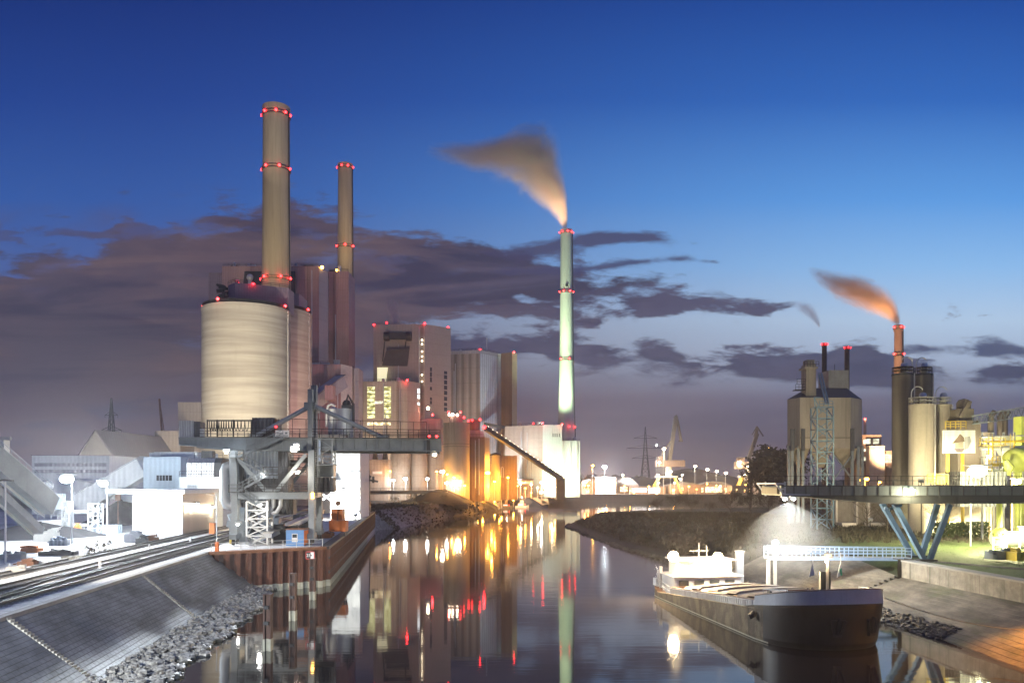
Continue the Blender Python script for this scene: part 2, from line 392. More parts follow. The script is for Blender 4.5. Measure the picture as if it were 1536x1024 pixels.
# lower bank of cloud, then the great bank, then its fingers
m1 = cloud([(0, 640), (560, 520), (640, 492), (700, 490), (760, 500), (850, 506), (920, 508), (1000, 512), (1045, 530), (1090, 528), (1140, 522), (1200, 522), (1260, 528), (1310, 520), (1340, 540), (1400, 552), (1460, 548), (1536, 556)],
           [(0, 660), (560, 560), (640, 564), (760, 560), (860, 552), (950, 556), (1040, 572), (1130, 572), (1200, 578), (1300, 580), (1400, 574), (1536, 578)], 13, 20, 130, .95, .7)
sky = over(sky, m1, T.mix(T.smooth(n_fine, -.15, .2), rgba(lin(52, 54, 84)), rgba(lin(78, 76, 102))))
m1b = cloud([(0, 700), (1300, 560), (1345, 526), (1380, 518), (1440, 513), (1500, 511), (1536, 520)], [(0, 600), (1300, 545), (1345, 530), (1400, 532), (1460, 538), (1536, 536)], 9, 9, 46, .92, .7)
sky = over(sky, m1b, rgba(lin(66, 72, 106)))
m2 = cloud([(0, 388), (60, 372), (130, 360), (200, 338), (290, 322), (370, 306), (430, 294), (490, 300), (560, 320), (640, 338), (700, 366), (760, 372), (820, 392), (900, 416), (1000, 436), (1100, 448), (1180, 456), (1215, 465), (1536, 500)],
           [(0, 600), (120, 590), (300, 580), (500, 560), (590, 520), (650, 486), (760, 484), (860, 488), (940, 486), (1040, 480), (1130, 474), (1190, 464), (1225, 452), (1536, 440)], 22, 18, 190, .97, .6)
gap = T.smooth(T.m('ADD', n_huge, T.m('MULTIPLY', n_fine, .5)), .04, .2)       # torn places, mostly near the upper rim and far left
rim = T.m('MULTIPLY', T.smooth(H, 250, 400), T.smooth(U, .1, -.25))
m2 = T.m('MULTIPLY', m2, T.m('SUBTRACT', 1.0, T.m('MULTIPLY', T.m('MULTIPLY', gap, rim), .8)))
sky = over(sky, m2, ccol)
off = cloud([(0, 330), (60, 342), (150, 344), (260, 318), (330, 300), (420, 300), (560, 400), (1536, 700)], [(0, 352), (60, 356), (150, 360), (260, 340), (330, 322), (420, 330), (560, 380), (1536, 640)], 16, 16, 190, .55, .9)
sky = over(sky, off, rgba(lin(80, 72, 98)))
m3 = cloud([(0, 500), (700, 385), (780, 366), (850, 350), (920, 346), (980, 352), (1030, 360), (1060, 368), (1536, 500)], [(0, 480), (700, 375), (780, 392), (850, 380), (920, 366), (980, 364), (1030, 362), (1060, 362), (1536, 470)], 9, 9, 46, .9, .7)
sky = over(sky, m3, rgba(lin(66, 64, 96)))
m4 = cloud([(0, 500), (760, 405), (840, 398), (920, 394), (980, 385), (1030, 384), (1065, 391), (1090, 398), (1536, 500)], [(0, 480), (760, 410), (840, 412), (920, 404), (980, 396), (1030, 394), (1065, 393), (1090, 392), (1536, 470)], 7, 7, 40, .9, .7)
sky = over(sky, m4, rgba(lin(64, 66, 102)))
# faint high wisps at the edge of the big bank, and a rift in it
wisp = T.m('MULTIPLY', T.smooth(T.noise(T.comb(T.m('MULTIPLY', U, 3.2), T.m('MULTIPLY', V, 14.0), 5.0), 1.0, 7, .6, .6), .52, .75), T.m('MULTIPLY', T.smooth(H, 300, 380), T.smooth(H, 470, 400)))
sky = over(sky, T.m('MULTIPLY', T.m('MULTIPLY', wisp, T.smooth(U, .0, -.4)), .5), rgba(lin(92, 80, 100)))
rift = T.m('MULTIPLY', T.smooth(T.noise(T.comb(T.m('MULTIPLY', U, 7.0), T.m('MULTIPLY', V, 30.0), 12.4), 1.0, 5, .6), .6, .74), T.m('MULTIPLY', T.smooth(H, 190, 220), T.smooth(H, 262, 236)))
sky = over(sky, T.m('MULTIPLY', T.m('MULTIPLY', rift, T.smooth(U, .1, -.1)), .8), rgba(lin(112, 130, 176)))
sky = T.mix(T.smooth(dz, .0, -.02), sky, rgba((.03, .03, .035)))
T.put(bg.inputs['Color'], sky); bg.inputs['Strength'].default_value = 1.0
S.cycles.use_denoising = True
S.cycles.max_bounces = 6; S.cycles.diffuse_bounces = 2; S.cycles.glossy_bounces = 3; S.cycles.volume_bounces = 0; S.cycles.transparent_max_bounces = 8
S.cycles.sample_clamp_indirect = 4; S.cycles.sample_clamp_direct = 60; S.cycles.use_light_tree = True
# ---------------------------------------------------------------- water, ground, banks
m = bpy.data.materials.new('water'); m.use_nodes = True; T = NT(m.node_tree); B = T.n['Principled BSDF']; MT['water'] = m
pos = T.new('ShaderNodeNewGeometry').outputs['Position']
B.inputs['Base Color'].default_value = rgba((.030, .026, .024)); B.inputs['Roughness'].default_value = .035; B.inputs['IOR'].default_value = 1.8
wv = T.m('ADD', T.noise(T.scale(pos, (.10, .55, 1)), 1.0, 3, .55), T.m('MULTIPLY', T.noise(T.scale(pos, (.35, 2.2, 1)), 1.0, 3, .5), .3))
patch = T.smooth(T.noise(T.scale(pos, (.02, .008, 1)), 1.0, 3, .5), .4, .65)
b = T.new('ShaderNodeBump'); b.inputs['Distance'].default_value = .05; T.put(b.inputs['Strength'], T.m('MULTIPLY_ADD', patch, .26, .09))
T.put(b.inputs['Height'], wv); T.put(B.inputs['Normal'], b.outputs[0]); T.put(B.inputs['Roughness'], T.m('MULTIPLY_ADD', patch, .05, .03))
w = MB(); w.quad((-400, 5, 0), (400, 5, 0), (400, 900, 0), (-400, 900, 0)); struct(w, 'water', 'water')

# ground: one sheet at yard level that runs from the left yard round the head of the harbour to the horizon
shore = [(-26.5, -10), (-29.5, 20), (-32.6, 50.5), (-37.5, 98.5), (-25.2, 107), (-40, 229), (-41.5, 238), (-37, 275), (-31, 316), (-20.7, 364), (-9, 430), (-2, 490), (8, 545), (30, 557), (90, 558), (160, 556), (210, 520), (235, 455), (250, 400)]
m = bpy.data.materials.new('ground'); m.use_nodes = True; T = NT(m.node_tree); B = T.n['Principled BSDF']; MT['ground'] = m
pos = T.new('ShaderNodeNewGeometry').outputs['Position']; X = T.xyz(pos)
nn = T.noise(pos, 1.6, 8, .7); big = T.noise(pos, .06, 4, .6)
gravel = T.mix(T.smooth(nn, .3, .7), rgba((.30, .29, .28)), rgba((.60, .59, .58)))
gravel = T.mix(T.m('MULTIPLY', T.smooth(big, .5, .68), .55), gravel, rgba((.15, .145, .14)))
farsoil = T.mix(T.smooth(T.noise(pos, .05, 5, .6), .35, .65), rgba((.05, .045, .035)), rgba((.12, .105, .085)))
T.put(B.inputs['Base Color'], T.mix(T.smooth(X[1], 190, 300), gravel, farsoil)); B.inputs['Roughness'].default_value = .95
b = T.new('ShaderNodeBump'); b.inputs['Strength'].default_value = .7; b.inputs['Distance'].default_value = .08; T.put(b.inputs['Height'], nn); T.put(B.inputs['Normal'], b.outputs[0])
bm = bmesh.new(); vs = [bm.verts.new((x, y, ZG)) for x, y in shore]
def face_xy(*pts): bm.faces.new([p if not isinstance(p, tuple) else bm.verts.new((p[0], p[1], ZG)) for p in pts])
kf = shore.index((30, 557))
for k in range(kf): face_xy(vs[k], vs[k + 1], (-2500, shore[k + 1][1]), (-2500, shore[k][1]))
for k in range(kf, len(shore) - 1): face_xy(vs[k], vs[k + 1], (shore[k + 1][0], 560), (shore[k][0], 560))
face_xy((-2500, 557), vs[kf], (30, 560), (-2500, 560)); face_xy(vs[-1], (2500, 400), (2500, 560), (250, 560)); face_xy((-2500, 560), (2500, 560), (2500, 3000), (-2500, 3000))
low = []
for (x, y), k in zip(shore, range(len(shore))):           # the bank drops to below the water; steep at the quay, sloped beyond it
    a = shore[max(0, k - 1)]; c = shore[min(len(shore) - 1, k + 1)]; t = Vector((c[0] - a[0], c[1] - a[1])).normalized(); n = Vector((t.y, -t.x))
    wd = .2 if k <= 4 else (1.0 if k == 5 else 8.5)
    if k in (4, 5): n = Vector((1, .12)).normalized()
    low.append(bm.verts.new((x + n.x * wd, y + n.y * wd, -1.2)))
for k in range(len(shore) - 1): bm.faces.new((vs[k], vs[k + 1], low[k + 1], low[k]))
bmesh.ops.recalc_face_normals(bm, faces=bm.faces)
me = bpy.data.meshes.new('ground'); bm.to_mesh(me); bm.free(); o = bpy.data.objects.new('ground', me); COL.objects.link(o); me.materials.append(MT['ground']); tag(o, kind='structure')

# left stone slope, laid in horizontal courses, with concrete edge on top
def slope_mat(name, c1, c2, ang, per, moss=None, jk=.9):
    m = bpy.data.materials.new(name); m.use_nodes = True; T = NT(m.node_tree); B = T.n['Principled BSDF']; MT[name] = m
    pos = T.new('ShaderNodeNewGeometry').outputs['Position']; X = T.xyz(pos)
    fr = T.m('FRACT', T.m('DIVIDE', X[2], per)); row = T.m('FLOOR', T.m('DIVIDE', X[2], per))
    along = T.m('ADD', T.m('DIVIDE', X[1], per * 2.6), T.m('MULTIPLY', row, .5)); fr2 = T.m('FRACT', along)
    joint = T.m('MAXIMUM', T.smooth(fr, .16, .02), T.m('MULTIPLY', T.smooth(fr2, .1, .0), .5))
    n = T.smooth(T.noise(T.scale(pos, (.5, .22, .5)), 1.0, 6, .65), .35, .68)
    n2 = T.noise(pos, 5, 4, .6)
    col = T.mix(n, rgba(c1), rgba(c2)); col = T.mix(T.m('MULTIPLY', n2, .3), col, rgba(tuple(x * .4 for x in c1)))
    if moss: col = T.mix(T.m('MULTIPLY', T.smooth(T.noise(T.scale(pos, (.3, .15, .6)), 1, 6, .65), .52, .7), .8), col, rgba(moss))
    col = T.mix(T.m('MULTIPLY', joint, jk), col, rgba(tuple(x * .25 for x in c1)))
    T.put(B.inputs['Base Color'], col); B.inputs['Roughness'].default_value = .62
    b = T.new('ShaderNodeBump'); b.inputs['Strength'].default_value = .8; b.inputs['Distance'].default_value = .05
    T.put(b.inputs['Height'], T.m('SUBTRACT', T.m('MULTIPLY', n2, .6), joint)); T.put(B.inputs['Normal'], b.outputs[0])
slope_mat('slope_stone', (.085, .093, .10), (.20, .22, .235), 0, .24, moss=(.045, .05, .045))
slope_mat('slope_stone_brown', (.10, .085, .062), (.27, .235, .18), 0, .26, moss=(.085, .095, .04), jk=.22)
top = [(-29.5, 20), (-32.6, 50.5), (-35.1, 75), (-37.5, 98.5)]
toe = [(-21.9, 20), (-25.2, 50.5), (-28.4, 75), (-31.3, 103.2)]
sl = MB()
for k in range(3):
    a, b_, c, d = top[k], top[k + 1], toe[k + 1], toe[k]
    sl.quad((a[0], a[1], ZG + .01), (b_[0], b_[1], ZG + .01), (c[0], c[1], -.6), (d[0], d[1], -.6))
struct(sl, 'embankment_slope', 'slope_stone')
kb = MB()
for k in range(3):
    a, b_ = top[k], top[k + 1]
    kb.prism([(a[0] - .55, a[1]), (a[0] + .12, a[1]), (b_[0] + .12, b_[1]), (b_[0] - .55, b_[1])], ZG - .5, ZG + .16)
solo(kb, 'kerb_wall', 'quay_concrete', 'long pale concrete kerb along the top edge of the dark stone slope', 'kerb')
for q, (ya, zt) in enumerate(((51.5, 4.9), (75.5, 4.7))):     # stair runs of stone steps down the slope
    st = MB(); k = (ya - 20) / 78.5
    xt = lerp(top[0][0], top[3][0], k); xb = lerp(toe[0][0], toe[3][0], k)
    for i in range(36):
        t = i / 36; x = lerp(xt, xb, t); z = lerp(ZG, -.6, t)
        st.box(x, x + .22, ya - .22 + t * 1.1, ya + .22 + t * 1.1, z - .28, z + .05)
    solo(st, 'slope_step', 'stone', ['narrow run of stone steps down the slope at the lower left corner', 'narrow run of stone steps down the middle of the dark slope'][q], 'steps', 'stone steps down the slope')
# riprap at the toe of the left slope: past 300 stones read as one mass of rubble
rk = MB()
for i in range(3400):
    t = random.random() ** .9; y = lerp(46, 104, t); k = (y - 20) / 83
    xb = lerp(toe[0][0], toe[3][0], k); u = random.random() ** 1.2
    wid = 2.9 if y < 85 else lerp(2.9, 1.6, (y - 85) / 19)
    x = xb - 1.55 + u * (wid + 1.1) + .35 * math.sin(y * .8) - .5; z = max(-.3, lerp(.95, -.05, u) + random.uniform(-.12, .12))
    r = .09 + .30 * random.random() ** 2.2 * (1.3 if u > .4 else .8)
    rk.ball((x, y, z), r, 6, (random.uniform(.8, 1.4), random.uniform(.8, 1.4), random.uniform(.55, .95)), .28)
m = bpy.data.materials.new('riprap'); m.use_nodes = True; T = NT(m.node_tree); B = T.n['Principled BSDF']; MT['riprap'] = m
pos = T.new('ShaderNodeNewGeometry').outputs['Position']; X = T.xyz(pos)
n1 = T.smooth(T.noise(pos, 3.2, 3, .5), .38, .62); col = T.mix(n1, rgba((.15, .145, .13)), rgba((.46, .45, .40))); col = T.mix(T.m('MULTIPLY', T.noise(pos, 14, 4, .6), .5), col, rgba((.1, .095, .085)))
col = T.mix(T.smooth(T.m('ADD', X[2], T.m('MULTIPLY', T.noise(pos, .9, 3), .5)), .62, .3), col, rgba((.035, .038, .03))); T.put(B.inputs['Base Color'], col); T.put(B.inputs['Roughness'], T.smooth(X[2], .1, .5, .3, .92))
tag(rk.build('riprap_rubble', 'riprap', origin=(0, 0, 0)), 'loose pale rubble stones at the foot of the dark slope', 'rubble', kind='stuff')

# sheet-pile quay wall: trapezoidal steel profile in plan
def sheet_piles(a, b, z0, z1, pitch=1.15, dep=.62):
    a, b = Vector((a[0], a[1], 0)), Vector((b[0], b[1], 0)); L = (b - a).length; t = (b - a) / L; n = Vector((t.y, -t.x, 0)); mb = MB(); pts = []
    k = 0; s0 = 0
    while s0 < L:
        for ds, dd in ((0, 0), (.42, 0), (.58, 1), (1.0, 1)):
            s_ = s0 + ds * pitch
            if s_ <= L: pts.append(a + t * s_ + n * dep * dd)
        s0 += pitch * 1.16
    pts.append(b)
    for p, q in zip(pts, pts[1:]): mb.quad((p.x, p.y, z0), (q.x, q.y, z0), (q.x, q.y, z1), (p.x, p.y, z1))
    return mb, t, n, L
qa, qb, qc = (-37.5, 98.2), (-25.0, 106.6), (-40, 229.5)
qw = thing('sheet_pile_wall', 'rust brown steel sheet pile quay wall with a pale waterline band', 'quay wall', (-25, 106.6, 0))
for (a, b_) in ((qa, qb), (qb, qc)):
    mb, t, n, L = sheet_piles(a, b_, -1.5, ZG - .22)
    mb.build('pile_panel', 'sheet_pile', qw)
    band, *_ = sheet_piles(a, b_, -.35, .85); band.v = [v + n * .012 for v in band.v]; band.build('waterline_band', 'lichen_pale', qw)
    cp = MB(); A, B_ = Vector((*a, 0)), Vector((*b_, 0)); q = n * .55; r_ = n * -.7
    cp.prism([(A + q)[:2], (B_ + q)[:2], (B_ + r_)[:2], (A + r_)[:2]], ZG - .22, ZG + .14); cp.build('capping_beam', 'steel_dark' if b_ is qc else 'rust', qw)
wl = MB(); a = Vector((-25, 106.6, 1.9)); b_ = Vector((-40, 229.5, 1.9)); n = Vector((1, .12, 0)) * .5
wl.bar(a + n, b_ + n, .18, .35); wl.bar(a + n + Vector((0, 0, 1.9)), b_ + n + Vector((0, 0, 1.9)), .15, .25); wl.build('waling', 'steel_dark', qw)
rl = MB(); a, b_ = Vector((-37.2, 98.6, ZG + .14)), Vector((-25.4, 106.8, ZG + .14)); rl.rail([a, b_], 1.0, 1.6, .03, 2)
solo(rl, 'guard_rail', 'galvanised', 'thin grey guard rail on the near end of the sheet pile quay', 'railing')
rp = MB(); rp.box(-36.9, -36.5, 98.9, 99.3, ZG, ZG + 1.3); solo(rp, 'marker_post', 'orange_paint', 'short faded orange marker post at the left end of the quay rail', 'post')
# mooring piles standing in the water
for k, (px, py, pw, lab) in enumerate(((402, 891, 975, 'rusty mooring pile in the water nearest the bottom edge'), (439.5, 860, 930, 'rusty mooring pile in the water, middle of three'), (469, 838, 899, 'rusty mooring pile in the water that carries the small square sign'))):
    Y = YG(pw); x = PX(px, Y); zt = PZ(py, Y); d = thing('mooring_pile', lab, 'mooring pile', (x, Y, 0), 'mooring piles off the quay wall')
    c = MB()
    for dx_, dy_, ww, dd in ((-.24, 0, .14, .72), (.24, 0, .14, .72), (0, 0, .36, .2)): c.box(x + dx_ - ww / 2, x + dx_ + ww / 2, Y + dy_ - dd / 2, Y + dd / 2, -2, zt)
    c.box(x - .36, x + .36, Y - .4, Y + .4, zt, zt + .06); c.build('shaft', 'pile_rust', d)
    c = MB(); c.box(x - .325, x - .155, Y - .375, Y + .375, -.2, 1.0); c.box(x + .155, x + .325, Y - .375, Y + .375, -.2, 1.0); c.box(x - .155, x + .155, Y - .105, Y + .105, -.2, 1.0); c.build('waterline_band', 'lichen_pale', d)
    c = MB()
    for zz in (zt - 1.0, zt - 2.3):
        c = MB(); c.box(x - .2, x + .2, Y - .62, Y - .36, zz - .14, zz + .14); c.build('bollard_hook', 'steel_dark', d)
Y = 94.2; x0, x1, z0, z1 = PX(458.5, Y), PX(472, Y), PZ(838.5, Y), PZ(826.5, Y)
sg = thing('mooring_sign', 'square white harbour sign with red border, 25 and arrow, on a pile', 'sign', ((x0 + x1) / 2, Y, z0))
c = MB(); c.box(x0, x1, Y - .03, Y + .03, z0, z1); c.build('panel', 'white_paint', sg)
c = MB(); e = .09
for b_ in ((x0, x1, z0, z0 + e), (x0, x1, z1 - e, z1), (x0, x0 + e, z0, z1), (x1 - e, x1, z0, z1)): c.box(b_[0], b_[1], Y - .036, Y - .031, b_[2], b_[3])
c.build('border', 'red_paint', sg)
xm = lerp(x0, x1, .55); c = MB(); c.box(x0 + e, xm, Y - .036, Y - .031, z0 + e, z1 - e)
c.extr([(xm, Y - .036, lerp(z0, z1, .35)), (xm + .17, Y - .036, lerp(z0, z1, .5)), (xm, Y - .036, lerp(z0, z1, .65))], (0, .005, 0)); c.build('arrow', 'black_paint', sg)
def text(body, size, loc, mname, parent, name='lettering', rot=(math.pi / 2, 0, 0), ext=.01):
    cu = bpy.data.curves.new(name, 'FONT'); cu.body = body; cu.size = size; cu.extrude = ext; cu.align_x = 'CENTER'; cu.align_y = 'CENTER'; cu.materials.append(MT[mname])
    tmp = bpy.data.objects.new(name, cu); COL.objects.link(tmp); dg = bpy.context.evaluated_depsgraph_get()
    me = bpy.data.meshes.new_from_object(tmp.evaluated_get(dg)); bpy.data.objects.remove(tmp); o = bpy.data.objects.new(name, me); COL.objects.link(o); base = Vector((0, 0, 0)); q = parent
    while q is not None: base += q.location; q = q.parent
    o.location = Vector(loc) - base; o.rotation_euler = rot; o.parent = parent; return o
text('25', .5, (lerp(x0 + e, xm, .5), Y - .045, lerp(z0, z1, .5)), 'white_paint', sg)
po = MB(); po.tube((lerp(x0, x1, .5), Y + .1, .5), (lerp(x0, x1, .5), Y + .1, z1), .05); po.build('post', 'galvanised', sg)

# far side: dark mound with a road bridge on it
def mound(name, cx, cy, rx, ry, h, mname, label, cat, z0=ZG, jag=.12, group=None, ang=0, pw=1.0, kind=None):
    mb = MB(); n, mrings = 40, 12; vs = []; fs = []
    ph = [random.uniform(0, 6.28) for _ in range(6)]
    for i in range(mrings + 1):
        t = i / mrings
        for k in range(n):
            a = 2 * math.pi * k / n; wob = 1 + jag * (math.sin(2 * a + ph[0]) + .6 * math.sin(3 * a + ph[1]) + .4 * math.sin(7 * a + ph[2] + t * 3))
            r = (1 - t); xx, yy = rx * r * wob * math.cos(a), ry * r * wob * math.sin(a)
            z = z0 - .3 + h * (1 - r ** pw if pw != 1 else t) * (1 + .08 * math.sin(3 * a + ph[3]) + .05 * math.sin(9 * t + 5 * a + ph[4])) + random.uniform(-.05, .05) * h * (1 - t)
            vs.append((cx + xx * math.cos(ang) - yy * math.sin(ang), cy + xx * math.sin(ang) + yy * math.cos(ang), z))
    for i in range(mrings):
        for k in range(n):
            k2 = (k + 1) % n; fs.append((i * n + k, i * n + k2, (i + 1) * n + k2, (i + 1) * n + k))
    mb.add(vs, fs, True); o = mb.build(name, mname)
    return tag(o, label, cat, group, kind or 'thing')
mound('earth_mound', PX(655, 330), 340, 16, 18, 5.2, 'soil', 'dark earth mound on the far left bank below the road bridge', 'mound', pw=1.8)
Yb = 335; rb = thing('road_bridge', 'low dark concrete road bridge with lit space under its deck', 'bridge', (PX(605, Yb), Yb, ZG))
c = MB(); c.extr([P(548, 736, Yb), P(640, 735, Yb), P(668, 737, Yb), P(700, 751, Yb), P(700, 756, Yb), P(664, 742, Yb), P(640, 740.5, Yb), P(548, 741, Yb)], (0, 7, 0)); c.build('deck', 'concrete_dark', rb)
for px in (621, 634, 645):
    c = MB(); c.box(PX(px - 2, Yb), PX(px + 2, Yb), Yb + 1, Yb + 6, ZG, PZ(740, Yb)); c.build('pier', 'concrete', rb)
c = MB(); c.extr([P(655, 741, Yb), P(664, 742, Yb), P(702, 757, Yb), P(702, 763, Yb), P(655, 763, Yb)], (0, 7, 0)); c.build('abutment', 'concrete_dark', rb)
c = MB(); c.rail([P(548, 736, Yb), P(640, 735, Yb), P(668, 737, Yb), P(700, 751, Yb)], 1.1, 3, .06, 2); c.build('parapet_rail', 'steel_dark', rb)
# orange-lit earth bank in front of it
mound('earth_bank', PX(722, 392), 392, 11, 16, 5.0, 'soil', 'bare earth bank glowing orange at the water beside the mound', 'earth bank', z0=-.3, pw=1.5)
c = MB(); Yq = 549; c.box(PX(822, Yq), 150, Yq, Yq + 6, -1, ZG + .12); c.build('harbour_quay', 'quay_dark'); tag(bpy.data.objects['harbour_quay'], 'long dark concrete quay wall across the far end of the harbour', 'quay wall', kind='thing')

# right bank: grassy spit and plateau as a height field, with stone slope and wall on the near side
shoreR = [(38.2, 5), (38.5, 60), (39.0, 69), (37.6, 81), (36.0, 95), (33.2, 110), (30, 126), (27, 142), (24.6, 158), (22.2, 176), (19.5, 210), (16.9, 246), (18.6, 262), (24, 283), (36, 300), (60, 322), (95, 345), (150, 362), (260, 372), (420, 372), (420, 5)]
def sdist(x, y):
    best = 1e9; ins = False; n = len(shoreR)
    for i in range(n):
        ax, ay_ = shoreR[i]; bx, by = shoreR[(i + 1) % n]
        if i < n - 2:
            ddx, ddy = bx - ax, by - ay_; t = max(0, min(1, ((x - ax) * ddx + (y - ay_) * ddy) / (ddx * ddx + ddy * ddy)))
            d = math.hypot(x - ax - t * ddx, y - ay_ - t * ddy); best = min(best, d)
        if (ay_ > y) != (by > y) and x < (bx - ax) * (y - ay_) / (by - ay_) + ax: ins = not ins
    return best if ins else -best
def hR(x, y):
    d = sdist(x, y); xw = 44.2 + (90.4 - y) * .083
    top_z = 4.9 if y < 200 else 4.9 - min(1.6, (y - 200) * .018)
    z = min(top_z, d * (.44 if y < 130 else .36)) if d > 0 else d * .5
    if y < 91.5 and x > xw + 1.1: z = 4.9
    elif y < 91.5: z = min(z, 2.9) - .7
    elif y < 120 and z < 4.75: z -= .7 * min(1, (120 - y) / 8)
    if d > 1: z += .10 * math.sin(x * .9 + y * .4) * math.sin(y * .37 - x * .2) + random.uniform(-.05, .05)
    if z > 4.6 and x > 60: z += min(1.0, (x - 60) * .01)
    return max(-1.5, z)
bm = bmesh.new(); xs = [12 + 1.15 * i for i in range(70)] + [92.5 + 6 * i for i in range(30)] + [300, 420]; ys = [5 + 5 * i for i in range(10)] + [52 + 1.5 * i for i in range(160)] + [292 + 3 * i for i in range(30)]
gv = {}
for i, x in enumerate(xs):
    for j, y in enumerate(ys): gv[i, j] = bm.verts.new((x, y, hR(x, y)))
for i in range(len(xs) - 1):
    for j in range(len(ys) - 1):
        q = (gv[i, j], gv[i + 1, j], gv[i + 1, j + 1], gv[i, j + 1])
        if max(v.co.z for v in q) > -1.0: bm.faces.new(q).smooth = True
bmesh.ops.delete(bm, geom=[v for v in bm.verts if not v.link_faces], context='VERTS')
m = bpy.data.materials.new('turf'); m.use_nodes = True; T = NT(m.node_tree); B = T.n['Principled BSDF']; MT['turf'] = m
pos = T.new('ShaderNodeNewGeometry').outputs['Position']; X = T.xyz(pos)
n1 = T.smooth(T.noise(pos, .12, 6, .65), .35, .65); n2 = T.noise(pos, 3.0, 5, .7)
col = T.mix(n1, rgba((.035, .036, .016)), rgba((.068, .058, .028))); col = T.mix(T.m('MULTIPLY', n2, .55), col, rgba((.02, .02, .011)))
lawn = T.m('MULTIPLY', T.smooth(X[0], 44, 47), T.smooth(X[1], 135, 110)); col = T.mix(T.m('MULTIPLY', lawn, .85), col, T.mix(n2, rgba((.05, .085, .02)), rgba((.10, .14, .04))))
col = T.mix(T.smooth(X[2], 1.1, .5), col, rgba((.075, .07, .055))); T.put(B.inputs['Base Color'], col); B.inputs['Roughness'].default_value = .95
b = T.new('ShaderNodeBump'); b.inputs['Strength'].default_value = .9; b.inputs['Distance'].default_value = .25; T.put(b.inputs['Height'], n2); T.put(B.inputs['Normal'], b.outputs[0])
me = bpy.data.meshes.new('terrain'); bm.to_mesh(me); bm.free(); o = bpy.data.objects.new('terrain', me); COL.objects.link(o); me.materials.append(MT['turf']); tag(o, kind='structure')
sl = MB(); ptsS = [(5, 38.2, 49), (60, 38.0, 46.6), (69, 38.4, 45.95), (81, 37.1, 44.95), (91, 36.1, 44.15), (104, 34.0, 42.8), (118, 31.2, 40.8)]
for (ya, xa, xwa), (yb, xb, xwb) in zip(ptsS, ptsS[1:]):
    zt = lambda y: 3.15 if y <= 91 else 3.15 + min(1.75, (y - 91) * .13)
    sl.quad((xa - 1.1, ya, -.45), (xb - 1.1, yb, -.45), (xwb, yb, zt(yb)), (xwa, ya, zt(ya)))
struct(sl, 'embankment_slope', 'slope_stone_brown')
wa = thing('retaining_wall', 'weathered concrete retaining wall above the right stone slope', 'retaining wall', (45, 80, 3))
c = MB(); c.prism([(50.4, 15), (44.2, 90.4), (45.4, 90.4), (51.6, 15)], 2.0, 4.95); c.build('wall_face', 'wall_concrete', wa)
c = MB(); c.prism([(50.25, 15), (44.05, 90.3), (45.6, 90.3), (51.8, 15)], 4.95, 5.12); c.build('coping', 'quay_concrete', wa)
c = MB(); c.prism([(43.75, 90.4), (44.15, 91.0), (45.4, 91.0), (45.4, 90.4)], 2.4, 5.16); c.build('end_pillar', 'concrete_dark', wa)
c = MB()                                               # dark drain joint that runs down the slope from the pillar
for i in range(14):
    t = i / 14; c.obox((lerp(43.9, 35.6, t), 90.9, lerp(3.1, -.3, t)), .62, .35, .2, 0, 0, .4)
solo(c, 'slope_gutter', 'concrete_dark', 'dark gutter running down the right slope from the wall end pillar', 'gutter')
rk = MB()
for i in range(700):
    y = lerp(71, 95, random.random()); x = lerp(39.0, 37.6, (y - 69) / 12) if y < 81 else lerp(37.6, 36, (y - 81) / 14)
    u = random.random(); x += lerp(-1.2, 1.4, u); z = lerp(-.1, .85, u)
    rk.ball((x, y, z), random.uniform(.09, .26), 6, (1.2, 1.2, .8), .28)
for i in range(600):
    k = random.random() * 7.999; i0 = int(k) + 4; a, b_ = shoreR[i0], shoreR[i0 + 1]; t = k - int(k)
    rk.ball((lerp(a[0], b_[0], t) + random.uniform(-.6, .9), lerp(a[1], b_[1], t), random.uniform(-.1, .35)), random.uniform(.12, .4), 6, (1.2, 1.2, .7), .28)
tag(rk.build('bank_rubble', 'stone_dark', origin=(0, 0, 0)), 'dark rubble stones at the foot of the right bank', 'rubble', kind='stuff')
# grass tufts on the spit and lawn
def grass(n, fn, name, label, h=(.15, .45), gm='foliage_green'):
    mb = MB()
    for _ in range(n):
        x, y = fn(); z = hR(x, y)
        if z < .9: continue
        for _k in range(3):
            a = random.uniform(0, 6.28); hh = random.uniform(*h); ww = hh * .22; ox, oy = x + random.uniform(-.25, .25), y + random.uniform(-.25, .25)
            dxx, dyy = math.cos(a) * ww, math.sin(a) * ww; lx, ly = random.uniform(-.3, .3) * hh, random.uniform(-.3, .3) * hh
            mb.add([(ox - dxx, oy - dyy, z - .05), (ox + dxx, oy + dyy, z - .05), (ox + lx, oy + ly, z + hh)], [(0, 1, 2)])
    tag(mb.build(name, gm, origin=(0, 0, 0)), label, 'grass', kind='stuff')
grass(9000, lambda: (random.uniform(18, 75), random.uniform(118, 262)), 'spit_grass', 'rough dark grass covering the spit of land', (.2, .7), 'foliage_dark')
grass(4200, lambda: (random.uniform(46, 84), random.uniform(60, 118)), 'lawn_grass', 'short green grass lit by lamps behind the right wall', (.06, .16))

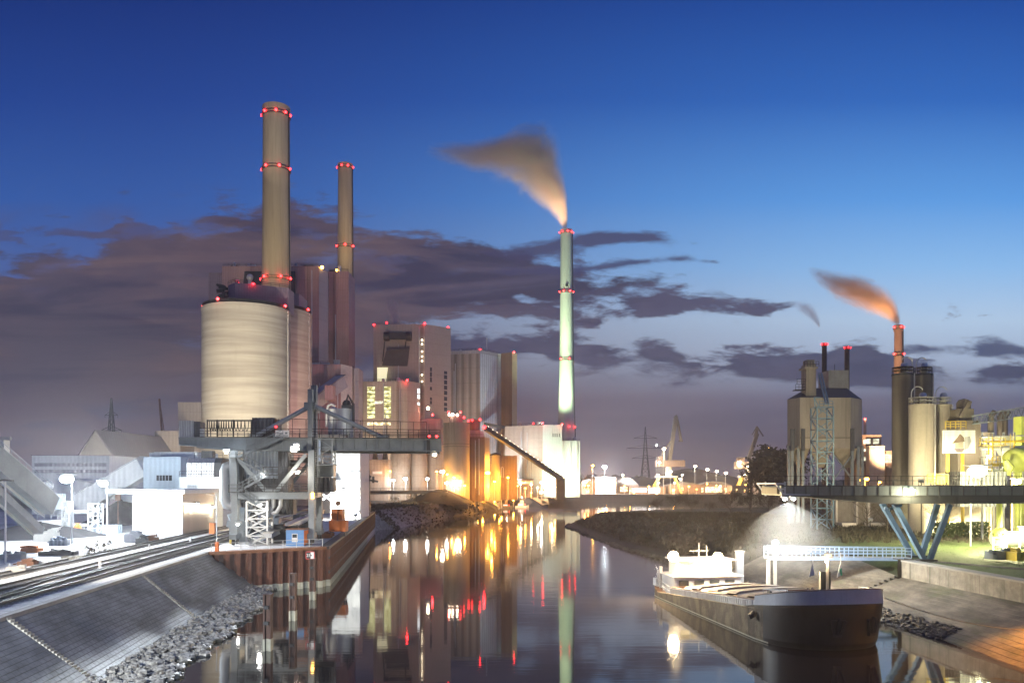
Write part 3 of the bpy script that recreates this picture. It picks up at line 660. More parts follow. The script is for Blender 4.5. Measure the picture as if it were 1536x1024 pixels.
mb = MB(); random.seed(77)                              # weeds and low cover over the dark bank and mound
kshore = [(-40.5, 232), (-41, 245), (-37, 275), (-31, 316), (-20.7, 364), (-9, 430), (-2, 490)]
for _ in range(7000):
    k = random.random() * 5.999; a, b_ = kshore[int(k)], kshore[int(k) + 1]; t = k - int(k); u = random.random(); x = lerp(a[0], b_[0], t) + lerp(8, -16, u); y = lerp(a[1], b_[1], t) + random.uniform(-2, 2)
    z = min(ZG, lerp(-1.2, ZG, min(1, u * 3))); s_ = random.uniform(.3, .95)
    q = Vector((x, y, z + s_ * .35)); d1 = Vector((random.uniform(-1, 1), random.uniform(-1, 1), random.uniform(-.6, 1))).normalized() * s_; d2 = Vector((random.uniform(-1, 1), random.uniform(-1, 1), random.uniform(-.6, 1))).normalized() * s_
    if z > -.2: mb.add([q - d1 * .7, q + d2, q + d1 * .7], [(0, 1, 2)])
tag(mb.build('bank_weeds', 'foliage_dark', origin=(0, 0, 0)), 'low dark weeds on the far left bank', 'weeds', kind='stuff')
# ---------------------------------------------------------------- power plant across the yard
def red(parent, loc, r=.55, power=0, name='warning_light'):
    c = MB(); c.ball(loc, r, 8); c.build(name, 'glow_red', parent)
    if power: light(parent, Vector(loc) + Vector((0, -r - .6, 0)), RED, power, .4)
def facade_quad(a, b, u0, u1, z0, z1, out=.06, th=.05):
    """thin slab on the facade from plan point a to b between fractions u0..u1"""
    a, b = Vector((a[0], a[1], 0)), Vector((b[0], b[1], 0)); t = (b - a); n = Vector((t.y, -t.x, 0)).normalized()
    p, q = a + t * u0 + n * out, a + t * u1 + n * out
    return [(p.x, p.y), (q.x, q.y), (q.x - n.x * th, q.y - n.y * th), (p.x - n.x * th, p.y - n.y * th)], z0, z1
def pane(mb, a, b, u0, u1, z0, z1, out=.06, th=.16): mb.prism(*facade_quad(a, b, u0, u1, z0, z1, out, th)); return mb
def chimney(px, Y, prof, mname, label, rows, name='chimney', rim=None, n=40, pw=0, rl=.5, z0=ZG, ladder=True):
    """prof: (py, half width in px); rows of warning lights: (py, [bearing angles], power)"""
    x = PX(px, Y); t = thing(name, label, 'chimney', (x, Y, z0))
    P_ = [(hw * Y / F, PZ(py, Y)) for py, hw in prof]
    body = [(P_[0][0], z0)] + P_
    c = MB(); c.lathe(x, Y, body, n); c.build('shaft', mname, t)
    rt, zt = P_[-1]
    c = MB(); c.lathe(x, Y, [(rt + .25, zt - 2.2), (rt + .25, zt + .05), (rt - .5, zt + .06), (rt - .6, zt - .5)], n); c.build('rim', rim or mname, t)
    def rad(z):
        for (r0, z0_), (r1, z1_) in zip(body, body[1:]):
            if z0_ <= z <= z1_: return lerp(r0, r1, (z - z0_) / max(1e-6, z1_ - z0_))
        return body[-1][0]
    for py, angs, power in rows:
        z = PZ(py, Y); r = rad(z)
        c = MB(); c.lathe(x, Y, [(r + .02, z - .75), (r + .42, z - .7), (r + .42, z - .62), (r + .02, z - .62)], n, smooth=False)
        for k in range(20):
            a = 2 * math.pi * k / 20; c.bar((x + (r + .4) * math.cos(a), Y + (r + .4) * math.sin(a), z - .6), (x + (r + .4) * math.cos(a), Y + (r + .4) * math.sin(a), z + .5), .08)
        c.lathe(x, Y, [(r + .36, z + .42), (r + .44, z + .42), (r + .44, z + .5), (r + .36, z + .5)], n, smooth=False)
        c.build('gallery', 'steel_dark', t)
        for a in angs: red(t, (x + (r + .5) * math.sin(math.radians(a)), Y - (r + .5) * math.cos(math.radians(a)), z), rl, power)
    if ladder:
        c = MB(); r0 = rad(z0 + 5); a = math.radians(78)
        c.path([(x + (rad(z) + .25) * math.sin(a), Y - (rad(z) + .25) * math.cos(a), z) for z in [lerp(z0 + 2, zt - 1, k / 12) for k in range(13)]], .3, 5); c.build('ladder', 'steel_dark', t)
    return t
big = chimney(414.5, 345, [(722, 23.5), (450, 21.2), (300, 20), (162, 19.4)], 'stack_concrete', 'thickest and tallest brown concrete chimney behind the round silo', [(174, (-85, -35, 15, 55, 88), 45), (255, (-88, -28, 28, 80), 60), (419, (-86, -33, 33, 80), 300)], rl=.62)
mid = chimney(518, 440, [(722, 12.5), (400, 11.5), (247, 10.6)], 'stack_concrete', 'slim brown chimney rising behind the pink boiler house', [(252, (-80, -15, 30, 80), 25), (370, (-70, 10, 75), 60)], rl=.6)
tall = chimney(849.5, 487, [(722, 14.5), (660, 13.0), (600, 11.4), (538, 10.2), (437, 9.2), (345, 8.6)], 'stack_pale', 'pale chimney floodlit green from below, smoking at its top', [(349, (-85, -40, 10, 50, 85), 20), (438, (-80, -25, 30, 80), 12), (539, (-50, 20), 20)], rl=.55)
c = MB(); c.box(PX(847.5, 487), PX(851.5, 487), 487 - 4.2, 487 - 3.2, PZ(432, 487), PZ(428, 487)); c.build('hatch_opening', 'steel_dark', tall)

# round coal silos
def silo(px, Y, r, ztop, label, lights, seam_angs, name='round_silo', mname='silo_concrete', n=72):
    x = PX(px, Y); t = thing(name, label, 'silo', (x, Y, ZG))
    c = MB(); c.lathe(x, Y, [(r, ZG - .3), (r, ztop)], n); c.build('shell', mname, t)
    c = MB(); c.lathe(x, Y, [(r + .14, ztop - .9), (r + .14, ztop + .12), (r - .6, ztop + .13)], n); c.build('rim', mname, t)
    c = MB()
    for k in range(48):
        a = 2 * math.pi * k / 48; c.bar((x + (r - .3) * math.cos(a), Y + (r - .3) * math.sin(a), ztop + .1), (x + (r - .3) * math.cos(a), Y + (r - .3) * math.sin(a), ztop + 1.3), .09)
    for zz in (.7, 1.3): c.lathe(x, Y, [(r - .34, ztop + zz - .05), (r - .26, ztop + zz - .05), (r - .26, ztop + zz + .05), (r - .34, ztop + zz + .05)], n, smooth=False)
    c.build('roof_railing', 'steel_dark', t)
    for a in seam_angs:
        c = MB(); a = math.radians(a); p = Vector((x + (r + .1) * math.sin(a), Y - (r + .1) * math.cos(a), 0))
        for k in range(60):
            z = lerp(ZG, ztop, k / 60); c.box(p.x - .35, p.x + .35, p.y - .35, p.y + .3, z, z + (ztop - ZG) / 60 - .25)
        c.build('ladder_cage', 'concrete', t)
    for a, pw in lights: red(t, (x + (r - .1) * math.sin(math.radians(a)), Y - (r - .1) * math.cos(math.radians(a)), ztop + 1.2), .5, pw)
    return t
s1 = silo(370, 270, 14.35, 71.6, 'largest round banded concrete silo, brightly lit from below', [(-82, 40), (-20, 150), (78, 250)], (84,))
s2 = silo(407, 301, 14.9, 77.2, 'darker round concrete silo half hidden behind the largest silo', [(80, 200)], (82,))
hb = thing('silo_headhouse', 'purple clad headhouse on the roof of the largest silo', 'roof house', (-90, 270, 71.7))
c = MB(); Y = 272; c.prism([(PX(345, Y), Y - 2), (PX(362, Y), Y - 6), (PX(434, Y), Y - 1), (PX(434, Y), Y + 6), (PX(345, Y), Y + 6)], 71.72, [PZ(430, Y)] * 2 + [PZ(433, Y)] * 2 + [PZ(430, Y)]); c.build('cladding', 'clad_purple', hb)
c = MB(); c.rail([(PX(345, Y), Y - 2, PZ(430, Y)), (PX(362, Y), Y - 6, PZ(430, Y)), (PX(434, Y), Y - 1, PZ(433, Y))], 1.1, 2.5, .05); c.build('roof_railing', 'steel_dark', hb)
for px, py in ((358, 426), (380, 426)): red(hb, P(px, py, Y - 4), .55, 250)
c = MB()
for k in range(6): c.obox((PX(338, Y) + random.uniform(-1.2, 1.2), Y - 1, PZ(448 - k * 3.6, Y)), 2.6, 2.4, .7, random.uniform(-.3, .3), 0, random.uniform(-.25, .25))
c.bar((PX(334, Y), Y - 2, 71.7), (PX(340, Y), Y - 2, PZ(430, Y)), .3); c.bar((PX(343, Y), Y - 2, 71.7), (PX(338, Y), Y - 2, PZ(430, Y)), .3)
solo(c, 'roof_conveyor', 'steel_dark', 'dark conveyor head machine at the left end of the silo roof', 'machine')
c = MB(); Y = 302; c.box(PX(426, Y), PX(453, Y), Y - 4, Y + 8, 77.3, PZ(444, Y)); solo(c, 'silo_headhouse', 'clad_purple', 'small grey headhouse on the darker silo behind the big one', 'roof house')

# boiler house in pink light
bh = thing('boiler_house', 'huge pink boiler house with dark roof glazing behind the silos', 'power station', (PX(420, 380), 380, ZG))
def block(mb, px0, px1, pyt, Y, dep, z0=ZG):
    mb.box(PX(px0, Y), PX(px1, Y), Y, Y + dep, z0, PZ(pyt, Y)); return mb
block(MB(), 333, 478, 399, 372, 20).build('main_block', 'clad_pink', bh)
block(MB(), 313, 332.9, 409, 376, 14).build('side_block', 'clad_purple', bh)
block(MB(), 492, 523, 407, 392, 16).build('stair_block', 'clad_pink', bh)
c = MB(); c.prism([(PX(478, 372) + .05, 372.6), (PX(478, 372) + 2.5, 380), (PX(491.5, 392), 393), (PX(478, 372) + .05, 393)], ZG, PZ(400, 372) - .4); c.build('link_block', 'clad_grey', bh)
c = MB(); Y = 371.7; c.extr([P(365, 428, Y), P(367, 407, Y), P(443, 407, Y), P(443, 443, Y), P(391, 443, Y), P(391, 428, Y)], (0, -.25, 0)); c.build('roof_glazing', 'glass_dark', bh)
c = MB(); c.path([P(375, 427, 369), P(375, 418, 369)], [.9, .9], 10); c.ball(P(375, 416, 369), 1.6, 10); c.build('vent_cowl', 'galvanised', bh)
for px0, px1 in ((346, 356), (455, 470), (494, 508)):
    c = MB(); Y = 378 if px0 < 480 else 396; block(c, px0, px1, 397 if px0 < 480 else 404.5, Y, 5, PZ(401 if px0 < 480 else 408, Y)); c.build('roof_vent', 'steel_dark', bh)
block(MB(), 460, 511, 546, 352, 14).build('lower_block', 'clad_pink', bh)
c = MB(); c.prism([(PX(511, 352) + .02, 352.3), (PX(528.5, 361), 361), (PX(528.5, 361), 370), (PX(511, 352) + .02, 370)], ZG, PZ(545.5, 352)); c.build('brick_block', 'brick_white', bh)
block(MB(), 529, 538, 552, 366, 10).build('pipe_shaft', 'clad_grey', bh)
c = MB(); c.box(PX(528.7, 362), PX(530, 362), 361.5, 362.5, ZG, PZ(549, 362)); c.build('downpipe', 'steel_dark', bh)
red(bh, P(413, 448, 340), .3); 
c = MB(); c.ball(P(483, 401, 374), .8, 8); c.build('orange_roof_lamp', 'glow_sodium', bh); light(bh, P(483, 399.5, 374), SODIUM, 2500, .5)
c = MB(); c.ball(P(505, 405.3, 393), .6, 8); c.build('orange_roof_lamp', 'glow_sodium', bh)
# inclined conveyor bridges in front of it
def gallery(p, q, w, h, mname, label, name='conveyor_gallery', legs=(), legm='steel_dark', group=None, roof=None, bulbs=0):
    p, q = Vector(p), Vector(q); t = thing(name, label, 'conveyor', (p.x, p.y, min(p.z, q.z)), group)
    MB().bar(p, q, w, h).build('gallery_box', mname, t)
    d = (q - p).normalized()
    c = MB(); up = Vector((0, 0, h / 2 + .12)); c.bar(p + up, q + up, w + .4, .16); c.build('roof', roof or 'roof_dark', t)
    for f in legs:
        c = MB(); a = p.lerp(q, f); a.z -= h / 2
        for sx in (-1, 1): c.bar(a + Vector((sx * .9 * w / 2, 0, 0)), Vector((a.x + sx * w * .8, a.y, ZG)), .2)
        c.bar(a + Vector((0, 0, (ZG - a.z) * .5 - .1)) - Vector((w * .6, 0, 0)), a + Vector((0, 0, (ZG - a.z) * .5 + .1)) + Vector((w * .6, 0, 0)), .16); c.build('trestle', legm, t)
    for k in range(bulbs):
        a = p.lerp(q, (k + .5) / bulbs) + Vector((0, -w / 2, h / 2 + .55)); c = MB(); c.ball(a, .36, 6); c.build('bulb', 'glow_small', t)
    return t
gallery(P(430, 632, 318), P(512, 572, 345), 5, 5.5, 'clad_grey', 'grey inclined conveyor gallery rising between silo and brick block')
c = MB(); c.box(PX(488, 330), PX(500, 330), 329, 334, PZ(600, 330), PZ(578, 330)); solo(c, 'transfer_house', 'clad_pink', 'small pink transfer house above the inclined grey gallery', 'building')
# twin tanks with pipes
def tank(px0, px1, pyt, Y, label, mname='tank_metal', cap=0, z0=ZG, name='storage_tank', group=None, capm=None):
    x = PX((px0 + px1) / 2, Y); r = (px1 - px0) / 2 * Y / F; zt = PZ(pyt, Y); t = thing(name, label, 'tank', (x, Y, z0), group)
    c = MB(); c.lathe(x, Y, [(r, z0 - .1), (r, zt)], 36); c.build('shell', mname, t)
    c = MB(); c.lathe(x, Y, [(r + .12, zt - .25), (r + .12, zt + .12), (r * .3, zt + .15 + cap), (.05, zt + .2 + cap)], 36); c.build('top', capm or mname, t)
    return t
tk = tank(492, 507, 614, 232, 'paler tank with looped pipe, beside a tank with filter head', cap=.6)
c = MB(); Y = 230; c.path([P(490, 640, Y), P(490, 618, Y), P(492, 609, Y), P(497, 606, Y), P(503, 609, Y)], .35, 7); c.build('loop_pipe', 'tank_metal', tk)
tk = tank(506, 531, 614, 228, 'stubby tank with dark filter head and bent duct on top', cap=.3)
c = MB(); Y = 226; c.box(PX(512, Y), PX(527, Y), Y, Y + 3, PZ(613, Y), PZ(607, Y)); c.ball(P(520, 606, Y + 1.5), 1.3, 10); c.build('filter_head', 'steel_dark', tk)
c = MB(); c.path([P(519, 606, Y), P(522, 592, Y), P(530, 606, Y), P(530, 642, Y)], .4, 7); c.build('bent_duct', 'steel_dark', tk)
c = MB(); c.box(PX(489, 236), PX(533, 236), 222, 242, ZG, PZ(655, 236)); solo(c, 'tank_house', 'clad_beige', 'pale building that carries the twin tanks behind the crane', 'building')

# overexposed white block under the crane beam and beige silos right of it
wb = thing('process_building', 'white process building glaring under floodlights right of the crane leg', 'building', (PX(520, 190), 190, ZG))
c = MB(); c.box(PX(498, 190), PX(540, 190), 190, 202, ZG, PZ(672, 190)); c.build('wall', 'clad_white', wb)
c = MB()
for px in (505, 519): c.box(PX(px, 190), PX(px + .7, 190), 189.7, 189.97, ZG + 2, PZ(690, 190))
for py in (708, 734): c.box(PX(498, 190), PX(540, 190), 189.6, 189.96, PZ(py, 190), PZ(py - 1.5, 190))
c.build('pipe_rack', 'galvanised', wb)
c = MB(); c.box(PX(500, 189), PX(512, 189), 186, 189.5, ZG, PZ(720, 189)); c.build('annex', 'clad_white', wb)
Y = 372
bb = thing('ash_building', 'low beige building with two dark roof hoppers behind the quay mast', 'building', (PX(570, Y), Y, ZG))
block(MB(), 553, 583, 689, Y, 14).build('wall', 'clad_beige', bb); block(MB(), 553, 583, 674, Y + 4, 8, PZ(689, Y)).build('upper_wall', 'clad_white', bb)
for px in (562, 577):
    c = MB(); c.extr([P(px - 3.5, 688.5, Y - 1), P(px + 3.5, 688.5, Y - 1), P(px + 2, 678, Y - 1), P(px - 2, 678, Y - 1)], (0, 3, 0)); c.build('hopper', 'steel_dark', bb)
c = MB(); c.box(PX(559, Y), PX(573, Y), Y - .3, Y - .02, PZ(710.5, Y), PZ(706.5, Y)); c.build('nameplate', 'white_paint', bb)
for k, (a, b_, lab) in enumerate(((583, 615, 'wide beige silo standing next to the ash building'), (616, 641, 'middle beige silo of the row under the crane beam'), (641, 666, 'narrow beige silo at the right end of the row under the crane beam'))):
    tank(a, b_, 668, 385 + k * 4, lab, 'clad_beige' if k else 'concrete', name='ash_silo', group='beige silos behind the crane beam')

# centre unit: tall building with duct and roller, lit stair windows
cb = thing('turbine_hall', 'tall pale block with black duct roller and yellow lit stair windows', 'power station', (PX(600, 428), 428, ZG))
A, B_, C_ = (PX(560, 428), 428), (PX(637, 425), 425), (PX(676, 437), 437)
c = MB(); c.prism([A, B_, C_, (C_[0] - 4, C_[1] + 30), (A[0] - 2, 460)], ZG, [PZ(487, 428), PZ(486, 425), PZ(492, 437), PZ(492, 437), PZ(487, 428)]); c.build('main_block', 'clad_beige', cb)
Y = 426.5
c = MB(); c.bar(P(578, 504, Y - 2), P(616, 504, Y - 2), 2.6, 3.4); c.build('duct_header', 'steel_dark', cb)
for px in (580, 613):
    c = MB(); c.path([P(px - 4, 504.5, Y - 4), P(px + 4, 504.5, Y - 4)], 2.4, 14); c.build('roller_drum', 'black_paint', cb)
for a_, b_ in (((577, 512), (574, 542)), ((609, 512), (607, 524))): c = MB(); c.bar(P(*a_, Y - 1), P(*b_, Y - 1), .5); c.build('tie_rod', 'steel_dark', cb)
c = MB(); c.extr([P(580, 524, Y - 3), P(614, 522, Y - 3), P(611, 549, Y - .5), P(573, 548, Y - .5)], (0, .9, 0)); c.bar(P(580, 524, Y - 3.5), P(614, 522, Y - 3.5), 1.2); c.build('slanted_hood', 'clad_dark', cb)
fb = MB(); Yf = 408; A2, B2, C2 = (PX(543, Yf), Yf), (PX(611, Yf - 2), Yf - 2), (PX(630, Yf + 6), Yf + 6)
fb.prism([A2, B2, C2, (C2[0] - 1, 424), (A2[0], 424)], ZG, PZ(572, Yf)); fb.build('front_block', 'clad_beige', cb)
c = MB(); c.extr([P(566, 571.5, 424.5), P(579, 571.5, 424.5), P(582, 551, 424.5), P(566, 551, 424.5)], (0, -.3, 0)); c.build('lit_panel', 'panel_lit', cb)
def frac(px, a=543, b=611): return (px - a) / (b - a)
for a, b_ in ((551, 562.5), (575, 586.5)):
    w_ = pane(MB(), A2, B2, frac(a), frac(b_), PZ(627, Yf), PZ(580, Yf)).build('stair_window', 'win_yellow', cb)
    c = MB()
    for k in range(1, 8): pane(c, A2, B2, frac(a), frac(b_), PZ(580 + k * 5.9, Yf), PZ(580 + k * 5.9 - .8, Yf), .2, .13)
    c.build('transom', 'steel_dark', w_)
pane(MB(), A2, B2, frac(562.7), frac(574.8), PZ(605.5, Yf), PZ(601.5, Yf)).build('lit_window', 'win_pale', cb)
pane(MB(), A2, B2, frac(551), frac(586), PZ(637.5, Yf), PZ(633.5, Yf)).build('lit_window_band', 'win_warm', cb)
for px in (633,):
    for py in (510, 516, 527, 534.5, 541, 562, 572):
        c = MB(); c.ball(P(px, py, 424.3), .42, 8); c.build('facade_lamp', 'glow_small', cb)
for f0, f1, rows in ((.2, .27, [(551, 557), (558, 565), (566, 573), (580, 585), (596, 600), (601, 606)]), (.74, .86, [(554, 558.5), (560, 566), (568, 574), (576, 582), (584, 590), (593, 599), (602, 607), (609, 615)])):
    for a, b_ in rows: pane(MB(), B_, C_, f0, f1, PZ(b_, 428), PZ(a, 428), .05, .1).build('dark_window', 'glass_dark', cb)
for a, b_ in ((581, 588), (590, 596), (602, 606)): pane(MB(), B2, C2, .8, .98, PZ(b_, Yf), PZ(a, Yf), .06, .1).build('stair_window', 'win_white', cb)
for px, py, Y, pw in ((561, 487, 428, 120), (580, 484, 432, 200), (637, 485, 425, 300), (672, 491, 437, 250), (611, 570, 406, 900), (649, 622, 415, 1500)): red(cb, P(px, py, Y), .62, pw)
c = MB(); c.ball(P(642, 612, 414), .8, 8); c.build('facade_lamp', 'glow_warm', cb)
block(MB(), 622, 662, 628, 418, 12).build('low_block', 'clad_purple', cb)
# right block with ribs, grey side, brown tower
rb_ = thing('cooling_block', 'large ribbed brown and grey block with red roof lights', 'power station', (PX(720, 470), 470, ZG))
A, B_, C_ = (PX(674, 474), 474), (PX(720, 470), 470), (PX(754, 486), 486)
c = MB(); c.prism([A, B_, (C_[0] - 20, 510), (A[0], 510)], ZG, PZ(526, 470)); c.build('ribbed_front', 'clad_ribbed', rb_)
c = MB(); c.prism([(B_[0] + .02, B_[1] + .02), C_, (C_[0] - 4, 508), (B_[0] + .02, 508)], ZG, PZ(526.3, 470)); c.build('side_block', 'clad_silver', rb_)
c = MB(); c.prism([(PX(752, 484), 484), (PX(768, 479), 479), (PX(775.5, 485), 485), (PX(773, 498), 498), (PX(752, 498), 498)], ZG, PZ(530, 484)); c.build('corner_tower', 'clad_brown', rb_)
c = MB(); c.prism([A, B_, C_, (C_[0] - .2, C_[1] + .6), (B_[0], B_[1] + .7), (A[0], A[1] + .6)], PZ(526, 470) - 1.5, PZ(526, 470) + .35); c.v = [v + Vector((0, -.25, .02)) for v in c.v]; c.build('parapet', 'clad_grey', rb_)
for px, py, pw in ((720, 524, 300), (771, 528, 300), (729, 510, 0)):
    if pw: red(rb_, P(px, py, 471 if px < 730 else 480), .6, pw)
c = MB(); c.tube(P(730, 526, 478), P(730, 507, 478), .35, 6); c.build('aerial', 'galvanised', rb_)
c = MB(); c.extr([P(726, 633, 465), P(766, 640, 465), P(766, 644, 465), P(726, 637, 465)], (0, 5, 0)); c.build('duct_bridge', 'steel_dark', rb_)
# cement-like silo group lit orange
tk = tank(665, 704.5, 635, 352, 'round grey brown silo with cap house, left of the orange lit wall', 'dusty_silo', name='round_silo')
c = MB(); c.lathe(PX(684, 352), 352, [(2.9, PZ(635, 352)), (2.9, PZ(622, 352))], 20); c.build('cap_house', 'clad_pink', tk)
for px in (674, 679, 686): c = MB(); c.ball(P(px, 620 + (px % 3), 349), .5, 8); c.build('cap_lamp', 'glow_warm', tk)
for px, py, pw in ((673, 618, 60), (691, 618, 120), (696, 626, 80)): red(tk, P(px, py, 348.6), .5, pw)
c = MB()
for py in (666, 670): c.lathe(PX(684.7, 352), 352, [(5.85, PZ(py, 352) - .07), (5.95, PZ(py, 352) - .07), (5.95, PZ(py, 352) + .07), (5.85, PZ(py, 352) + .07)], 36)
c.build('hoop', 'steel_dark', tk)
sb = thing('silo_house', 'brown building whose narrow right wall is lit bright orange', 'building', (PX(716, 356), 356, ZG))
c = MB(); c.box(PX(704, 356), PX(727, 356), 356, 366, ZG, PZ(655, 356)); c.build('wall', 'clad_brown', sb)
c = MB(); c.prism([(PX(727, 356) + .01, 356.2), (PX(734, 358.5), 358.5), (PX(734, 358.5), 364), (PX(727, 356) + .01, 366)], ZG, PZ(655.5, 356)); c.build('side_wall', 'clad_beige', sb)
c = MB(); c.box(PX(703, 357), PX(720, 357), 357, 364, PZ(655, 357), PZ(645, 357)); c.build('penthouse', 'clad_beige', sb)
c = MB(); c.lathe(PX(712, 360), 360, [(2.6, PZ(645, 360)), (2.6, PZ(630, 360)), (.2, PZ(628, 360))], 18); c.build('dust_filter', 'clad_brown', sb)
for px, py, pw in ((703, 631, 100), (708, 630, 100), (720, 629, 250), (726, 640, 400)): red(sb, P(px, py, 355), .55, pw)
tank(735, 751, 682, 372, 'small orange lit tank right of the orange wall', 'dusty_silo', cap=.8, capm='steel_dark')
c = MB(); Y = 380; block(c, 750, 776, 683, Y, 14); solo(c, 'store_building', 'clad_brown', 'plain brown building in orange light behind the small tank', 'building')
# pale hall with white lit end
pb = thing('filter_building', 'pale stepped building whose end wall glares greenish white', 'building', (PX(810, 455), 455, ZG))
c = MB(); c.prism([(PX(757, 462), 462), (PX(814, 450), 450), (PX(814, 450), 480), (PX(757, 462), 480)], ZG, PZ(637.5, 452)); c.build('main_wall', 'clad_beige', pb)
c = MB(); c.prism([(PX(814, 450) + .02, 450.1), (PX(843, 450), 450.1), (PX(843, 450), 470), (PX(814, 450) + .02, 470)], ZG, PZ(637, 450)); c.build('lit_wall', 'clad_green', pb)
c = MB(); c.box(PX(843, 450) + .02, PX(870, 450), 450.3, 470, ZG, PZ(661, 450)); c.build('annex_wall', 'clad_green', pb)
for px in (829, 832, 835, 838.5):
    c = MB(); c.box(PX(px, 450), PX(px + 1.2, 450), 449.9, 450.05, PZ(655, 450), PZ(650, 450)); c.build('facade_letter', 'steel_dark', pb)
for px, py, Y, pw in ((814, 634, 449, 500), (843, 636, 449.5, 500), (800, 635, 456, 150)): red(pb, P(px, py, Y), .55, pw)
for px, py, pw in ((854, 639, 200), (862.5, 640, 200)): red(tall, P(px, py, 481 if px < 860 else 485), .5, pw)
# conveyor gallery with a string of bulbs
g = gallery(P(729, 643, 350), P(842, 718, 392), 1.9, 1.7, 'clad_dark', 'dark conveyor gallery sloping down with a string of bulbs on top', legs=(.55, .78), bulbs=19)
red(g, P(726.5, 640.5, 347), .8, 900)
c = MB(); c.box(PX(834, 400), PX(847, 400), 396, 404, ZG, PZ(717, 400)); solo(c, 'loading_house', 'clad_dark', 'dark loading house at the lower end of the bulb lit conveyor', 'building')
c = MB(); c.path([P(752, 716, 345), P(752, 701, 345), P(753.5, 700, 345), P(755, 701, 345), P(755, 716, 345)], .14, 5); solo(c, 'vent_pipe', 'galvanised', 'thin looped vent pipe in front of the orange lit brown building', 'pipe')
# far left: halls and beige blocks
c = MB(); block(c, 232, 270, 646, 330, 20); solo(c, 'plant_building', 'clad_beige', 'smaller plain beige block far left of the largest silo', 'building')
c = MB(); block(c, 267, 309, 603, 345, 30); solo(c, 'plant_building', 'clad_beige', 'larger plain beige block just left of the largest silo', 'building')
gh = thing('gabled_hall', 'steep gabled storage hall with long grey roof at the far left', 'hall', (PX(150, 300), 300, ZG))
Y = 285
c = MB(); c.extr([P(118, 684, Y), P(142.5, 647, Y), P(168, 684, Y), P(168, 730, Y), P(118, 730, Y)], (0, .5, 0)); c.build('gable_wall', 'lowland_hall', gh)
c = MB(); a, b_, d = P(142, 646, Y), P(169, 685, Y), Vector((6, 70, 0)); c.extr([a, b_, b_ + d, a + d], (.1, .2, .5)); a2 = P(115, 686, Y); c.extr([a, a2, a2 + d, a + d], (-.1, .2, .5)); c.build('roof', 'roof_grey', gh)
c = MB(); c.box(PX(168, Y) - .5, PX(168, Y) + .1, Y + .6, Y + 70, ZG, PZ(690, Y)); c.build('side_wall', 'lowland_hall', gh)
wh = thing('white_hall', 'long flat white hall with grey window bands behind the floodlights', 'hall', (PX(110, 215), 215, ZG)); Y = 215
c = MB(); c.box(PX(48, Y), PX(164, Y), Y, Y + 24, ZG, PZ(683, Y)); c.build('wall', 'clad_white', wh)
for py0, py1 in ((694, 699), (704, 709)):
    c = MB(); c.box(PX(52, Y), PX(160, Y), Y - .1, Y - .02, PZ(py1, Y), PZ(py0, Y)); c.build('window_band', 'clad_grey', wh)
c = MB(); c.box(PX(47.6, Y), PX(164.4, Y), Y - .3, Y + 24.2, PZ(683, Y), PZ(682, Y)); c.build('roof_edge', 'roof_grey', wh)
# lattice pylons and thin crane far away
def pylon(px, pyt, Y, label, arms):
    x = PX(px, Y); zt = PZ(pyt, Y); t = thing('power_pylon', label, 'pylon', (x, Y, ZG), 'power pylons on the horizon'); h = zt - ZG
    c = MB(); c.lattice(x, Y, ZG, ZG + h * .55, h * .16, h * .16, 5, .5, h * .06, h * .06); c.lattice(x, Y, ZG + h * .55, zt, h * .06, h * .06, 6, .38, .5, .5); c.build('mast', 'steel_dark', t)
    for f, wd in arms:
        c = MB(); z = ZG + h * f; c.bar((x - wd, Y, z), (x + wd, Y, z), .7, .5)
        for sg in (-1, 1): c.bar((x + sg * wd, Y, z), (x, Y, z + h * .05), .4); c.bar((x + sg * wd, Y, z), (x + sg * wd, Y, z - 2), .25)
        c.build('cross_arm', 'steel_dark', t)
pylon(167, 597, 620, 'steel pylon far off behind the gabled hall', ((.82, 5), (.66, 8)))
pylon(968, 640, 900, 'steel pylon on the horizon left of the harbour crane', ((.82, 13), (.66, 21), (.5, 15)))
c = MB(); Y = 500; c.lattice(PX(243, Y), Y, ZG, PZ(650, Y), 2, 2, 6, .3); c.bar(P(243, 652, Y), P(239, 598, Y), .9); c.bar(P(247, 652, Y), P(239, 598, Y), .4)
solo(c, 'tower_crane', 'rust', 'thin rusty crane jib far off between gabled hall and silo', 'crane')

